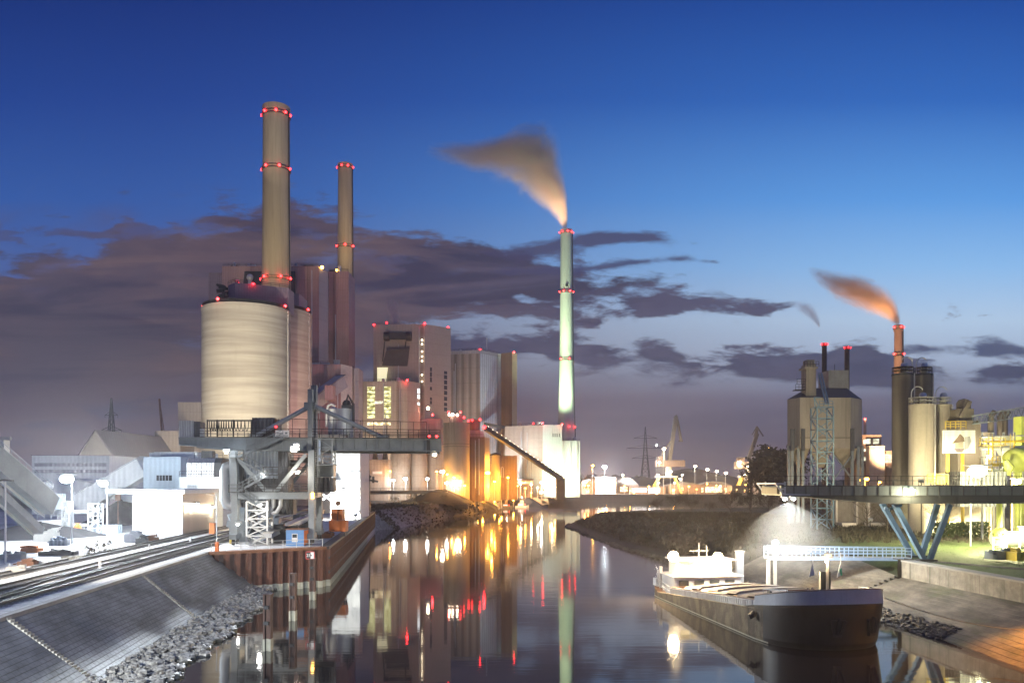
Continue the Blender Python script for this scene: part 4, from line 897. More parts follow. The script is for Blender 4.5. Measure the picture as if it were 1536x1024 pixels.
# roof and facade fittings on the big blocks
random.seed(21)
def fittings(parent, a, b_, z0, zt, n_pipe, n_vent, ladder=None, dep=10):
    a, b_ = Vector((a[0], a[1], 0)), Vector((b_[0], b_[1], 0)); t = b_ - a; n = Vector((t.y, -t.x, 0)).normalized()
    c = MB(); c.rail([a + Vector((0, 0, zt)) - n * .4, b_ + Vector((0, 0, zt)) - n * .4], 1.3, 2.6, .06, 2); c.build('roof_railing', 'steel_dark', parent)
    for k in range(n_vent):
        p = a + t * random.uniform(.08, .92) - n * random.uniform(2, dep); h = random.uniform(1.2, 3.2); c = MB()
        if random.random() < .5: c.lathe(p.x, p.y, [(.7, zt - .2), (.7, zt + h), (1.0, zt + h + .1), (.1, zt + h + .8)], 10)
        else: c.box(p.x - random.uniform(.8, 2), p.x + random.uniform(.8, 2), p.y - 1, p.y + 1, zt - .2, zt + h)
        c.build('roof_vent', 'galvanised', parent)
    for k in range(n_pipe):
        p = a + t * random.uniform(.06, .94) + n * .35; zb = lerp(z0, zt, random.uniform(0, .3)); c = MB(); c.path([(p.x, p.y, zb), (p.x, p.y, lerp(z0, zt, random.uniform(.7, 1.0))), ], .22, 6)
        c.build('downpipe', 'galvanised', parent)
    if ladder is not None:
        p = a + t * ladder + n * .3; c = MB()
        for dx_ in (-.35, .35): q = p + t.normalized() * dx_; c.bar((q.x, q.y, z0), (q.x, q.y, zt), .1)
        for k in range(int((zt - z0) / 1.2)): z = z0 + k * 1.2; q = p + t.normalized() * .35; r_ = p - t.normalized() * .35; c.bar((q.x, q.y, z), (r_.x, r_.y, z), .09)
        c.build('ladder', 'steel_dark', parent)
fittings(bh, (PX(334, 372), 372), (PX(477, 372), 372), 60, PZ(399, 372), 2, 4, .9); fittings(bh, (PX(493, 392), 392), (PX(522, 392), 392), 30, PZ(407, 392), 1, 2, .3); fittings(bh, (PX(461, 352), 352), (PX(510, 352), 352), 20, PZ(546, 352), 3, 3, None, 8)
fittings(cb, (PX(561, 427.9), 427.9), (PX(636, 425), 425), 50, PZ(487, 427), 2, 5, .96, 20); fittings(cb, (PX(544, 407.9), 407.9), (PX(610, 406), 406), 10, PZ(572, 407), 3, 3, .8, 9); fittings(rb_, (PX(675, 474), 474), (PX(719.5, 470), 470), 20, PZ(526, 470) + .3, 2, 5, None, 24); fittings(rb_, (PX(721, 470.6), 470.6), (PX(750, 484), 484), 20, PZ(526, 470) + .3, 3, 3, .85, 8)
fittings(pb, (PX(758, 461.8), 461.8), (PX(813, 450.2), 450.2), 8, PZ(637.5, 452), 4, 6, .5, 14); fittings(pb, (PX(844, 450.2), 450.2), (PX(869, 450.2), 450.2), 8, PZ(661, 450), 1, 2, .9, 10)
fittings(sb, (PX(704.5, 356), 356), (PX(726, 356), 356), 6, PZ(655, 356), 2, 1, .5, 6)
# ---------------------------------------------------------------- quay crane
UX, UY = Vector((.9926, .121, 0)), Vector((-.121, .9926, 0))
OC = Vector((PX(467, 112), 112, 0))
def CP(px, py, v=0.0):
    o = OC + UY * v; k = (px - CX) / F; u = (k * o.y - o.x) / (UX.x - k * UX.y); p = o + UX * u; p.z = PZ(py, p.y); return p
def CG(px, v, z):
    p = CP(px, 700, v); p.z = z; return p
cr = thing('quay_crane', 'big grey portal crane whose long beam reaches over the water', 'crane', (OC.x, OC.y, ZG))
def up_(p, dz): return Vector((p.x, p.y, p.z + dz))
def front_back(fn, name, mname, vs_=(0, 9)):
    for v in vs_: c = MB(); fn(c, v); c.build(name, mname, cr)
ug = lambda px: CP(px, 665, 0)
def girder(c, v):
    a, k1, b_ = CP(268, 657, 0) + UY * v, CP(352, 657, 0) + UY * v, CP(662, 657.5, 0) + UY * v
    zt = a.z; zb = PZ(674.5, 112); zl = PZ(668.5, 112); w = UY * .9
    for z in (0,): pass
    c.extr([(a.x, a.y, zt), (b_.x, b_.y, zt), (b_.x, b_.y, zb), (k1.x, k1.y, zb), (a.x, a.y, zl)], w)
    for z in (zt + .06, zb - .06): 
        if z > zt: c.bar(Vector((a.x, a.y, z)) + w * .5, Vector((b_.x, b_.y, z)) + w * .5, 1.5, .14)
        else: c.bar(Vector((k1.x, k1.y, z)) + w * .5, Vector((b_.x, b_.y, z)) + w * .5, 1.5, .14)
    n = 22
    for i in range(n):
        p = a.lerp(b_, (i + .5) / n)
        if i > 4: c.bar(Vector((p.x, p.y, zb)) - UY * .07, Vector((p.x, p.y, zt)) - UY * .07, .1, .12)
front_back(girder, 'main_beam', 'crane_steel')
zgt = PZ(657, 112) + .14
c = MB(); a, b_ = CP(268, 657, 0), CP(662, 657.5, 0)
c.prism([(a + UY * .95)[:2], (b_ + UY * .95)[:2], (b_ + UY * 8.95)[:2], (a + UY * 8.95)[:2]], zgt - .12, zgt - .06); c.build('deck_grating', 'steel_dark', cr)
for v in (-.35, 9.6):
    c = MB(); p, q = CG(300, 0, zgt) + UY * v, CG(660, 0, zgt) + UY * v; c.rail([p, q], 1.15, 1.5, .045, 3); c.bar(p + Vector((0, 0, -.05)), q + Vector((0, 0, -.05)), .75, .06); c.build('walkway_rail', 'steel_dark', cr)
c = MB(); p, q = CG(418, .4, zgt + 2.6), CG(640, .4, zgt + 2.3); c.bar(p, q, .07)
for k in range(12): r_ = p.lerp(q, k / 11); c.bar(r_, Vector((r_.x, r_.y, zgt)), .07)
c.build('cable_line', 'steel_dark', cr)
# mast and stays
c = MB(); c.bar(CG(466, 0, zgt - 2), CP(466, 584, 0), .62, 1.0); c.build('mast', 'crane_steel', cr)
c = MB(); c.bar(CG(471.5, 1.6, zgt - 2), CP(471.5, 578, 1.6), .75, .9); c.build('mast', 'crane_steel', cr)
c = MB()
for k in range(7): z = lerp(zgt, PZ(586, 112), (k + .5) / 7); c.bar(Vector((CG(466, 0, z))), CG(471.5, 1.6, z), .2)
c.build('mast_brace', 'crane_steel', cr)
for a, b_ in (((465, 609), (382, 655)), ((472, 609), (575, 656.5))):
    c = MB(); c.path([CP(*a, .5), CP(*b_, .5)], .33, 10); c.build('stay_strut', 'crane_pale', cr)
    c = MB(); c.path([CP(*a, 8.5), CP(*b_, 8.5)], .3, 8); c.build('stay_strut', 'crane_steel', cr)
    c = MB(); p = CP(*b_, .5); c.obox((p.x, p.y, p.z + .1), 1.4, .5, .6); c.build('stay_foot', 'crane_steel', cr)
c = MB(); p = CP(466, 609, .5); c.bar(p - UY * .8, p + UY * 9, .5); c.obox(p, 1.6, 1.2, 1.0); c.build('mast_node', 'crane_steel', cr)
# legs and portal
def leg(px_t, px_b, v, name='leg', w=.95, d=1.1, zb=ZG + 1.5):
    c = MB(); a = CG(px_t, 0, PZ(675, 112)) + UY * v; b_ = CG(px_b, 0, PZ(744, 112)) + UY * v
    e = CG(px_b, 0, zb) + UY * v
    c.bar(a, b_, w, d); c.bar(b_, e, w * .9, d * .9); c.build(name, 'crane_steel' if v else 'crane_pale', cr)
    g = MB(); g.obox((e.x, e.y, ZG + 1.2), .9, 3.4, .7, math.atan2(UX.y, UX.x)); g.build('bogie', 'crane_steel', cr)
    for dv in (-1.2, 1.2):
        h = MB(); q = Vector((e.x, e.y, ZG + .48)) + UY * dv; h.path([q - UX * .14, q + UX * .14], .42, 12); h.build('bogie_wheel', 'steel_dark', cr)
leg(350, 353, 0); leg(468, 468, 0, w=.85); leg(350, 353, 9); leg(468, 468, 9, w=.85)
def cross(c, v): c.bar(CP(356, 743, 0) + UY * v, CP(463, 743, 0) + UY * v, .8, .95)
front_back(cross, 'portal_beam', 'crane_pale')
for a, b_ in (((356, 686), (399, 737)), ((459, 681), (414, 737))):
    c = MB(); c.bar(CP(*a, .1), CP(*b_, .1), .42, .5); c.build('portal_brace', 'crane_pale', cr)
c = MB(); c.obox(CP(407, 736, 0), 1.5, .9, .7); c.build('gusset', 'crane_pale', cr)
for px in (353, 468):
    c = MB(); c.bar(CG(px, 0, PZ(743, 112)), CG(px, 0, PZ(743, 112)) + UY * 9, .6, .7); c.build('tie_beam', 'crane_steel', cr)
# machine house, hopper and dark side
def hbox(c, px0, px1, pyt, pyb, v0, v1):
    a, b_ = CP(px0, 700, v0), CP(px1, 700, v0); zt, zb = PZ(pyt, a.y), PZ(pyb, a.y); w = UY * (v1 - v0)
    c.extr([(a.x, a.y, zb), (b_.x, b_.y, zb), (b_.x, b_.y, zt), (a.x, a.y, zt)], w); return c
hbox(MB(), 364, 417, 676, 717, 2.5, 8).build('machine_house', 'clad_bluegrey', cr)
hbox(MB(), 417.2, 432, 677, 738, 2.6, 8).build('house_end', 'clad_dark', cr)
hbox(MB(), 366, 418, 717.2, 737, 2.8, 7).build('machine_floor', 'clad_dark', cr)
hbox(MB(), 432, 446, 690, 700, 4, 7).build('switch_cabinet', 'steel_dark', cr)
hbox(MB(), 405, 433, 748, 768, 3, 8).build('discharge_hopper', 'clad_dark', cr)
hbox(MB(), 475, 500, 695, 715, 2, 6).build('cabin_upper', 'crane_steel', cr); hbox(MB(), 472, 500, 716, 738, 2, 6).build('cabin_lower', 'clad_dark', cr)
c = MB(); p, q = CP(472, 738, 1.8), CP(500, 738, 1.8); c.rail([p, q], 1.1, 1.2, .03); c.build('cabin_rail', 'steel_dark', cr)
for px in (379, 392, 410):
    c = MB(); c.path([CP(px, 737, 2), CP(px, 722, 2), CP(px + 2, 717, 2)], .22, 6); c.build('exhaust_pipe', 'steel_dark', cr)
c = MB(); c.path([CP(349, 700, 4), CP(344, 698, 4), CP(339, 700, 4), CP(337, 706, 4), CP(337, 748, 4), CP(340, 756, 4), CP(347, 759, 4), CP(354, 758, 4)], .72, 12); c.build('dust_pipe', 'galvanised', cr)
# cabin boxes, festoon cable, trolley and sign on the beam
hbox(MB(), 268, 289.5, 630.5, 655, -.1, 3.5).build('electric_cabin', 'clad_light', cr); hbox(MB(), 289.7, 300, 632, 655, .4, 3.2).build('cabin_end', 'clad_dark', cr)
for py in (646, 652):
    c = MB(); hbox(c, 299.5, 305, py - 3, py + 2.4, -.2, .6); p = CP(303, py, -.25); c.path([p, p - UY * .08], .24, 10); c.build('cooler_unit', 'galvanised', cr)
hbox(MB(), 378, 412, 626, 654, 1, 7).build('trolley_house', 'clad_dark', cr); hbox(MB(), 412, 416, 628, 652, .6, 2).build('trolley_lamp_box', 'rust', cr)
c = MB(); c.bar(CP(311, 630.5, .3), CP(378, 630.5, .3), .12, .2)
for px in (311, 326, 350, 377): c.bar(CP(px, 629, .3), CG(px, .3, zgt), .16)
c.build('festoon_rail', 'steel_dark', cr)
c = MB(); px = 314.0; w_ = 3.6; pts = []
for k in range(14):
    for j in range(9):
        t = j / 8; pts.append(CP(px + w_ * t, 631.5 + 14.5 * math.sin(math.pi * t) ** .6, .2))
    px += w_; w_ = min(8.5, w_ * 1.075) if k > 5 else w_
    if px > 371: break
c.path(pts, .06, 5); c.build('festoon_cable', 'cable', cr)
sgn = hbox(MB(), 413, 433.5, 645, 655.5, -.6, -.5).build('company_sign', 'white_paint', cr)
for (a, b_, y0, y1) in ((415, 425, 649, 650.6), (427.5, 431, 648, 650.6), (414.5, 423, 652.4, 653.8), (424.5, 432, 652.4, 653.8)):
    hbox(MB(), a, b_, y0, y1, -.64, -.605).build('sign_strip', 'crane_steel', sgn)
# rear frame bracing, platforms and machinery between the legs
for a, b_ in (((356, 686), (399, 737)), ((459, 681), (414, 737))):
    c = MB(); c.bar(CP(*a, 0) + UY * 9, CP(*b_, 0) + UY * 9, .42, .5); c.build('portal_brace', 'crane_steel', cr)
for a, b_, py, v in ((396, 460, 712, 1.2), (358, 462, 737, -.6), (436, 462, 694, 3.0)):
    c = MB(); p, q = CP(a, py, v), CP(b_, py, v); c.bar(p, q, .9, .08); c.rail([p - UY * .4, q - UY * .4], 1.1, 1.1, .045, 3); c.build('service_platform', 'steel_dark', cr)
hbox(MB(), 418, 440, 738.5, 771, 4, 7.5).build('drop_chute', 'clad_dark', cr); hbox(MB(), 372, 398, 741, 752, 2, 6).build('drive_box', 'crane_steel', cr)
hbox(MB(), 358, 364, 690, 735, 1.5, 4).build('cable_shaft', 'steel_dark', cr); hbox(MB(), 446, 462, 686, 693, 4, 6).build('rope_guide', 'steel_dark', cr)
random.seed(61)
for k in range(9):
    px = random.uniform(358, 404); py = random.uniform(748, 800); c = MB(); p = CP(px, py, random.uniform(1, 7)); c.obox(p, random.uniform(.5, 1.8), random.uniform(.5, 1.5), random.uniform(.4, 1.6), random.uniform(-.2, .4)); c.path([p, p + Vector((random.uniform(-1.5, 1.5), 0, random.uniform(-1, 1.6))), p + Vector((random.uniform(-2.4, 2.4), 0, random.uniform(.4, 2.4)))], .13, 6); c.build('under_gear', 'steel_dark' if k % 2 else 'crane_steel', cr)
for px in (402, 410, 421):
    c = MB(); c.path([CP(px, 737, 1.4), CP(px, 758, 1.4), CP(px - 6, 768, 1.4), CP(px - 14, 770, 1.4)], .3, 8); c.build('bent_pipe', 'galvanised', cr)
# stairs, ladder, lattice cage under the beam
for a, b_ in (((425, 656), (356, 686)), ((358, 690), (402, 712)), ((400, 713), (356, 738)), ((358, 739), (386, 757))):
    c = MB(); c.stair(CP(*a, -.9), CP(*b_, -.9), .8); c.build('stair_flight', 'crane_steel', cr)
for a, b_, py in ((345, 366, 686), (396, 418, 712), (344, 366, 738)):
    c = MB(); p, q = CP(a, py, -.9), CP(b_, py, -.9); c.bar(p, q, 1.0, .08); c.rail([p - UY * .5, q - UY * .5], 1.05, 1, .03); c.build('stair_landing', 'steel_dark', cr)
c = MB()
for dx_ in (472, 475.5): c.bar(CG(dx_, -.3, PZ(660, 112)), CG(dx_, -.3, PZ(745, 112)), .08)
for k in range(26): z = lerp(PZ(660, 112), PZ(745, 112), k / 25); c.bar(CG(472, -.3, z), CG(475.5, -.3, z), .07)
c.build('ladder', 'steel_dark', cr)
c = MB(); p = CP(490, 680, .5); c.lattice(p.x, p.y, PZ(697, 112), PZ(658, 112), 2.0, 2.0, 3, .1); c.obox((p.x, p.y, PZ(697, 112)), 2.6, 2.2, .1); c.rail([(p.x - 1.3, p.y - 1.1, PZ(697, 112)), (p.x + 1.3, p.y - 1.1, PZ(697, 112))], 1.1, .8, .03); c.build('suspended_platform', 'crane_pale', cr)
c = MB(); c.bar(CP(479, 659, -.2), CP(479, 692, -.2), .35); c.build('cable_duct', 'gangway_blue', cr)
c = MB(); hbox(c, 640, 645, 652, 680, -.25, .1); c.build('buffer_post', 'steel_dark', cr)
for (px, py, v) in ((446, 709, -.4), (395, 710, -.5), (389, 758, -.5), (357, 786, -.6)):
    c = MB(); p = CP(px, py, v); c.obox((p.x, p.y + .15, p.z + .25), .8, .5, .25, 0, .3); fx = c.build('floodlight', 'galvanised', cr)
    c = MB(); c.ball(p, .17, 8, (1.3, .6, .8)); c.build('lens', 'glow_warm' if px == 446 else 'glow_white', fx)
light(cr, CP(446, 711, -1.2), (1, .86, .66), 600, .3); light(cr, CP(395, 713, -1.3), WHITE, 300, .3); light(cr, CP(389, 760, -1.3), WHITE, 250, .3)
light(cr, CP(340, 676, -2.5), COOL, 250, .4); 
c = MB(); p = CP(340, 675, -1.6); c.obox(p, .9, .5, .3); fx = c.build('floodlight', 'galvanised', cr); c = MB(); c.ball(p + Vector((0, -.2, -.25)), .2, 8); c.build('lens', 'glow_white', fx)
def crane_flood(p, q, col, pw, ang, bl, glow='glow_white'):
    p, q = Vector(p), Vector(q); d = (q - p).normalized(); yaw = math.atan2(d.y, d.x) - math.pi / 2; pit = math.asin(d.z)
    c = MB(); c.obox(p - d * .2, .9, .35, .6, yaw, pit); fx = c.build('floodlight', 'galvanised', cr); c = MB(); c.obox(p + d * .0, .6, .05, .34, yaw, pit); c.build('lens', glow, fx); light(cr, p + d * .3, col, pw, .25, ang, q, bl)
for yy, pw_, an in ((49, 150000, 7.5), (61, 100000, 8.5), (74, 50000, 11), (90, 12000, 17)):  # added spots, cones narrowed so the upper slope stays dark
    k_ = (yy - 20) / 83; crane_flood((-29.6 - .4 * (yy > 70), 109.3, 18.9 - .35 * (yy > 60) - .3 * (yy > 80)), (lerp(-21.9, -31.3, k_) - .2, yy, .6), COOL, pw_, an, .75)
crane_flood(CP(652, 682, 1.5), (18.2, 86, .8), (1, .78, .46), 60000, 24, .6, 'glow_warm')
for px in (644, 655):
    red(cr, CP(px, 654, -.3), .2, 0)
red(cr, CP(414, 640, .2), .16)
c = MB(); p = CP(469, 743, -.6); c.obox(p, .35, .3, .8); c.build('signal_lamp', 'glow_sodium', cr)
# free-standing lattice stair tower at the crane foot
Y = YG(816, ZG) ; t = thing('stair_tower', 'pale lattice stair tower standing beside the left crane leg', 'stair tower', (PX(386, Y), Y, ZG))
c = MB(); c.lattice(PX(386, Y), Y + 1, ZG, PZ(752, Y), 2.9, 2.2, 5, .17); c.build('lattice_frame', 'galvanised', t)
c = MB()
for k in range(4):
    z0, z1 = lerp(ZG, PZ(752, Y), k / 5 + .02), lerp(ZG, PZ(752, Y), (k + 1) / 5); s_ = 1 if k % 2 else -1
    c.stair((PX(386, Y) + s_ * 1.0, Y + 1, z0), (PX(386, Y) - s_ * 1.0, Y + 1, z1), .7, rail=False)
c.build('stairs', 'galvanised', t)
for k in range(1, 6):
    c = MB(); z = lerp(ZG, PZ(752, Y), k / 5); c.obox((PX(386, Y), Y + 1, z), 2.7, 2.0, .08); c.build('landing', 'galvanised', t)
# lamp mast of lattice steel on the quay, machines around the crane foot
t = thing('lattice_mast', 'tall lattice mast with hanging arms on the quay behind the crane', 'mast', (PX(547, 205), 205, ZG)); Y = 205
c = MB(); c.lattice(PX(547, Y), Y, ZG, PZ(676, Y), 2.2, 2.2, 8, .3, 1.6, 1.6); c.bar(P(547, 676, Y), P(547, 660, Y), .3); c.build('mast', 'crane_steel', t)
c = MB(); c.bar(P(534, 716, Y - 1.4), P(567, 722, Y - 1.4), .5, .5); c.bar(P(540, 706, Y - 1.4), P(556, 716, Y - 1.4), .8); c.bar(P(560, 714, Y - 1.4), P(560, 724, Y - 1.4), .5); c.bar(P(549, 735, Y - 1.4), P(537, 716, Y - 1.4), .3); c.build('hanging_arm', 'steel_dark', t)
c = MB(); c.bar(P(538, 765, Y - 1.4), P(543, 735, Y - 1.4), .5); c.bar(P(553, 765, Y - 1.4), P(551, 735, Y - 1.4), .5); c.obox(P(540, 757, Y - 1.5), 1.6, 1.2, 1.6); c.build('base_frame', 'steel_dark', t)
t = thing('truss_support', 'white braced steel frame under the process building', 'steel frame', (PX(510, 180), 180, ZG)); Y = 180
c = MB()
for a, b_ in (((480, 735), (480, 780)), ((500, 735), (500, 776)), ((522, 745), (522, 772)), ((480, 737), (522, 737)), ((480, 752), (500, 738)), ((480, 738), (500, 752)), ((500, 770), (522, 748)), ((500, 748), (522, 770)), ((522, 748), (540, 768)), ((540, 748), (522, 768)), ((540, 745), (540, 770))): c.bar(P(*a, Y), P(*b_, Y), .28)
c.build('frame', 'galvanised', t)
# conveyor on the ground, running back from the crane
gallery(CP(402, 803, -1) + Vector((0, 0, 0)), P(482, 768, 150), 1.0, .6, 'galvanised', 'long low belt conveyor on the quay between the crane legs', name='belt_conveyor', roof='tank_metal')
def junk(px, py, w, d, h, label, mname, name='machine', rz=.12, seed=1, cat='machine', group=None):
    random.seed(seed); p = G(px, py, ZG); mb = MB(); mb.obox((p.x, p.y, ZG + h * .3), w, d, h * .6, rz)
    for _ in range(7): mb.obox((p.x + random.uniform(-.4, .4) * w, p.y + random.uniform(-.45, .3) * d, ZG + random.uniform(.25, .85) * h), random.uniform(.2, .5) * w, random.uniform(.2, .6) * d, random.uniform(.15, .4) * h, rz + random.uniform(-.3, .3), 0, random.uniform(-.2, .2))
    for _ in range(4): a = Vector((p.x + random.uniform(-.5, .5) * w, p.y - d * .4, ZG + random.uniform(.2, .9) * h)); mb.tube(a, a + Vector((random.uniform(-.5, .5) * w, random.uniform(0, .5) * d, random.uniform(-.3, .3) * h)), .05 + .02 * h, 6)
    return solo(mb, name, mname, label, cat, group)
junk(430, 812, 5.0, 3.0, 2.6, 'dark jumble of machinery on the quay left of the blue shed', 'steel_dark', seed=3)
junk(404, 800, 3.6, 3, 4.5, 'grey drive unit with pipes behind the lattice stair tower', 'crane_steel', seed=5)
junk(362, 812, 2.8, 3, 5.2, 'grey transformer unit at the foot of the left crane leg', 'crane_pale', seed=8, name='transformer', cat='transformer')
junk(450, 800, 5, 3, 3.4, 'dark winch unit behind the blue shed', 'clad_dark', seed=11, name='winch', cat='winch')
junk(478, 806, 4, 3, 1.2, 'low heap of dark scrap steel between crane leg and orange skip', 'rust', seed=13, name='scrap_heap', cat='scrap')
p = G(346.5, 815, ZG); t = thing('marker_post', 'short post painted red above yellow beside the left crane leg', 'post', p)
c = MB(); c.lathe(p.x, p.y, [(.22, ZG), (.22, ZG + .62)], 12); c.build('lower_section', 'yellow_paint', t); c = MB(); c.lathe(p.x, p.y, [(.2, ZG + .62), (.2, ZG + 1.15), (.05, ZG + 1.25)], 12); c.build('upper_section', 'red_paint', t)
# blue site shed
p = G(442.5, 818.5, ZG); t = thing('site_shed', 'small blue site shed with white framed window and brown roof', 'shed', p)
w_, d_, h_ = 2.45, 2.3, 2.2; c = MB(); c.obox((p.x, p.y + d_ / 2, ZG + h_ / 2), w_, d_, h_); c.build('wall', 'blue_paint', t)
c = MB(); c.obox((p.x, p.y + d_ / 2, ZG + h_ + .07), w_ + .25, d_ + .25, .13); c.build('roof', 'rust', t)
c = MB(); c.box(p.x + w_ / 2 + .004, p.x + w_ / 2 + .03, p.y, p.y + d_, ZG + .1, ZG + h_ - .1); c.build('side_panel', 'orange_paint', t)
wn = MB(); wn.box(p.x - .42, p.x + .36, p.y - .06, p.y - .005, ZG + .55, ZG + 1.7); wn = wn.build('window', 'white_paint', t)
c = MB(); c.box(p.x - .33, p.x + .27, p.y - .075, p.y - .061, ZG + 1.15, ZG + 1.6); c.build('pane', 'glass_dark', wn)
# orange skips and grab
p = G(506, 804, ZG); t = thing('orange_skip', 'bright orange hopper skip on legs at the quay edge', 'skip', p)
c = MB(); w_ = 2.6; c.extr([(p.x - w_ / 2, p.y, ZG + .75), (p.x + w_ / 2, p.y, ZG + .75), (p.x + w_ / 2 + .05, p.y, ZG + 2.5), (p.x - w_ / 2 - .05, p.y, ZG + 2.5)], (0, 2.2, 0)); c.build('bin', 'orange_paint', t)
for sx in (-1, 1): c = MB(); c.box(p.x + sx * 1.1 - .1, p.x + sx * 1.1 + .1, p.y + .1, p.y + 2, ZG, ZG + .75); c.build('leg', 'steel_dark', t)
p = G(505, 793, ZG); t = thing('orange_container', 'second orange container behind the skip, with round disc on a pole', 'container', p)
c = MB(); c.obox((p.x, p.y + 1.2, ZG + 2.6), 2.1, 2.4, 2.1); c.build('box', 'orange_paint', t); c = MB(); c.obox((p.x, p.y + 1.2, ZG + .75), 2.3, 2.4, 1.5); c.build('base', 'rust', t)
c = MB(); c.tube((p.x + .2, p.y - .2, ZG + 1), (p.x + .3, p.y - .2, ZG + 4.6), .09); q = Vector((p.x + .3, p.y - .25, ZG + 4.8)); c.path([q, q - Vector((0, .12, 0))], .48, 14); c.build('disc_pole', 'rust', t)

# ---------------------------------------------------------------- yard left
# railway tracks
def track(x0, x1, label, y0=30, y1=330, k=-.09):
    t = thing('railway_track', label, 'railway track', (x0, y0, ZG), 'railway tracks along the quay')
    d = Vector((x1 - x0, y1 - y0, 0)).normalized(); n = Vector((d.y, -d.x, 0)); A, B_ = Vector((x0, y0, ZG)), Vector((x1, y1, ZG))
    for s_ in (-.75, .75):
        c = MB(); c.bar(A + n * s_ + Vector((0, 0, .2)), B_ + n * s_ + Vector((0, 0, .2)), .16, .2); c.build('rail', 'rail_steel', t)
    c = MB(); L = (B_ - A).length
    for i in range(int(L / .75)): p = A + d * (i * .75); c.bar(p - n * 1.25 + Vector((0, 0, .035)), p + n * 1.25 + Vector((0, 0, .035)),   .24, .06)
    o = c.build('sleepers', 'quay_concrete', t)
track(-34.3, -64, 'railway track nearest the stone slope and the crane'); track(-38.2, -67, 'middle railway track of the three on the quay'); track(-43.2, -71, 'railway track farthest from the water, beside the junk')
t = thing('railway_track', 'short curved connecting track between the two outer railway tracks', 'railway track', (-37, 50, ZG), 'railway tracks along the quay')
for s_ in (-.75, .75):
    c = MB(); pts = [Vector((lerp(-35.6, -41.9, (3 * u * u - 2 * u ** 3)) + s_, 42 + 46 * u, ZG + .21)) for u in [i / 12 for i in range(13)]]
    for a, b_ in zip(pts, pts[1:]): c.bar(a, b_, .14, .2)
    c.build('rail', 'rail_steel', t)
# silver building and white neighbours
a_, b_, c_, d_ = Vector((-64.8, 136, 0)), Vector((-53.8, 130, 0)), Vector((-56.2, 150, 0)), Vector((-67, 155, 0))
t = thing('silver_building', 'boxy silver clad building with glaring white front by the tracks', 'building', b_ + Vector((0, 0, ZG)))
c = MB(); c.prism([a_[:2], (b_ - Vector((.02, 0, 0)))[:2], (c_ - Vector((.02, 0, 0)))[:2], d_[:2]], ZG, 12.0); c.build('front_wall', 'clad_white', t)
c = MB(); c.prism([b_[:2], (b_ + Vector((.12, .05, 0)))[:2], (c_ + Vector((.12, 0, 0)))[:2], c_[:2]], ZG, 12.0); c.build('side_wall', 'clad_steel', t)
c = MB(); c.prism([(a_ + Vector((-4, -1, 0)))[:2], (b_ + Vector((1, -1.5, 0)))[:2], (c_ + Vector((1.2, 1, 0)))[:2], (d_ + Vector((-4, 1, 0)))[:2]], 12.01, 12.7); c.build('roof_slab', 'white_paint', t)
for k, (u0, u1) in enumerate(((.3, .42), (.48, .6), (.66, .86))): pane(MB(), a_, b_, u0, u1, ZG, ZG + 3.9, .05, .1).build('gate', 'clad_light', t)
for py, sx in ((753, .35), (758, .9)):
    c = MB(); p = b_.lerp(c_, sx); c.obox((p.x + .5, p.y, PZ(py, p.y)), .7, .5, .3); fx = c.build('wall_floodlight', 'galvanised', t)
    c = MB(); c.ball((p.x + .6, p.y, PZ(py, p.y) - .22), .2, 8); c.build('lens', 'glow_white', fx)
    if sx > .5: light(t, (p.x + 1.5, p.y, PZ(py, p.y) - .6), WARM, 2600, .25)
Y = 162; t = thing('control_building', 'light blue building with a strip window above the silver box', 'building', (PX(240, Y), Y, ZG))
c = MB(); c.box(PX(215, Y), PX(271, Y), Y, Y + 10, ZG, PZ(685, Y)); c.build('wall', 'clad_blue', t)
wn = MB(); wn.box(PX(235, Y), PX(258, Y), Y - .1, Y - .02, PZ(720.5, Y), PZ(712.5, Y)); wn = wn.build('strip_window', 'glass_dark', t)
c = MB()
for px in (239, 243.5, 248, 253): c.box(PX(px, Y), PX(px + .6, Y), Y - .16, Y - .11, PZ(720.5, Y), PZ(712.5, Y))
c.build('mullion', 'clad_blue', wn)
c = MB(); c.box(PX(247, Y), PX(258, Y), Y - .1, Y - .02, PZ(740, Y), PZ(734, Y)); c.build('low_window', 'glass_dark', t)
Y = 171; c = MB(); c.box(PX(231, Y), PX(296, Y), Y, Y + 12, ZG, PZ(677.5, Y)); c.box(PX(225, Y), PX(241, Y), Y - .4, Y + 8, PZ(700, Y), PZ(678.5, Y)); solo(c, 'white_building', 'clad_white', 'upper white block glaring behind the light blue building', 'building')
Y = 156; t = thing('annex_building', 'cream annex with a door below the quilted tank', 'building', (PX(300, Y), Y, ZG))
c = MB(); c.box(PX(269, Y), PX(334, Y), Y, Y + 9, ZG, PZ(715, Y)); c.build('wall', 'clad_white', t); c = MB(); c.box(PX(281, Y), PX(296, Y), Y - .08, Y - .01, PZ(738, Y), PZ(727, Y)); c.build('door', 'clad_light', t)
c = MB(); c.rail([(PX(269, Y), Y, PZ(715, Y)), (PX(334, Y), Y, PZ(715, Y))], 1.1, 2, .04); c.build('roof_railing', 'steel_dark', t)
Y = 159; t = thing('quilted_tank', 'lying silver tank with quilted cladding on the annex roof', 'tank', (PX(310, Y), Y, PZ(715, Y)))
zc = PZ(701, Y); x0, x1 = PX(287, Y), PX(328, Y); sec = [(-2.3, -1.9), (2.3, -1.9), (2.3, .9), (1.5, 1.85), (-1.5, 1.85), (-2.3, .9)]
c = MB(); c.extr([(x0, Y + u, zc + v) for u, v in sec], (x1 - x0, 0, 0)); c.build('body', 'clad_steel', t); c = MB(); c.extr([(x1 + .01, Y + u * 1.03, zc + v * 1.03) for u, v in sec], (1.4, 0, 0)); c.build('end_cap', 'steel_dark', t)
c = MB()
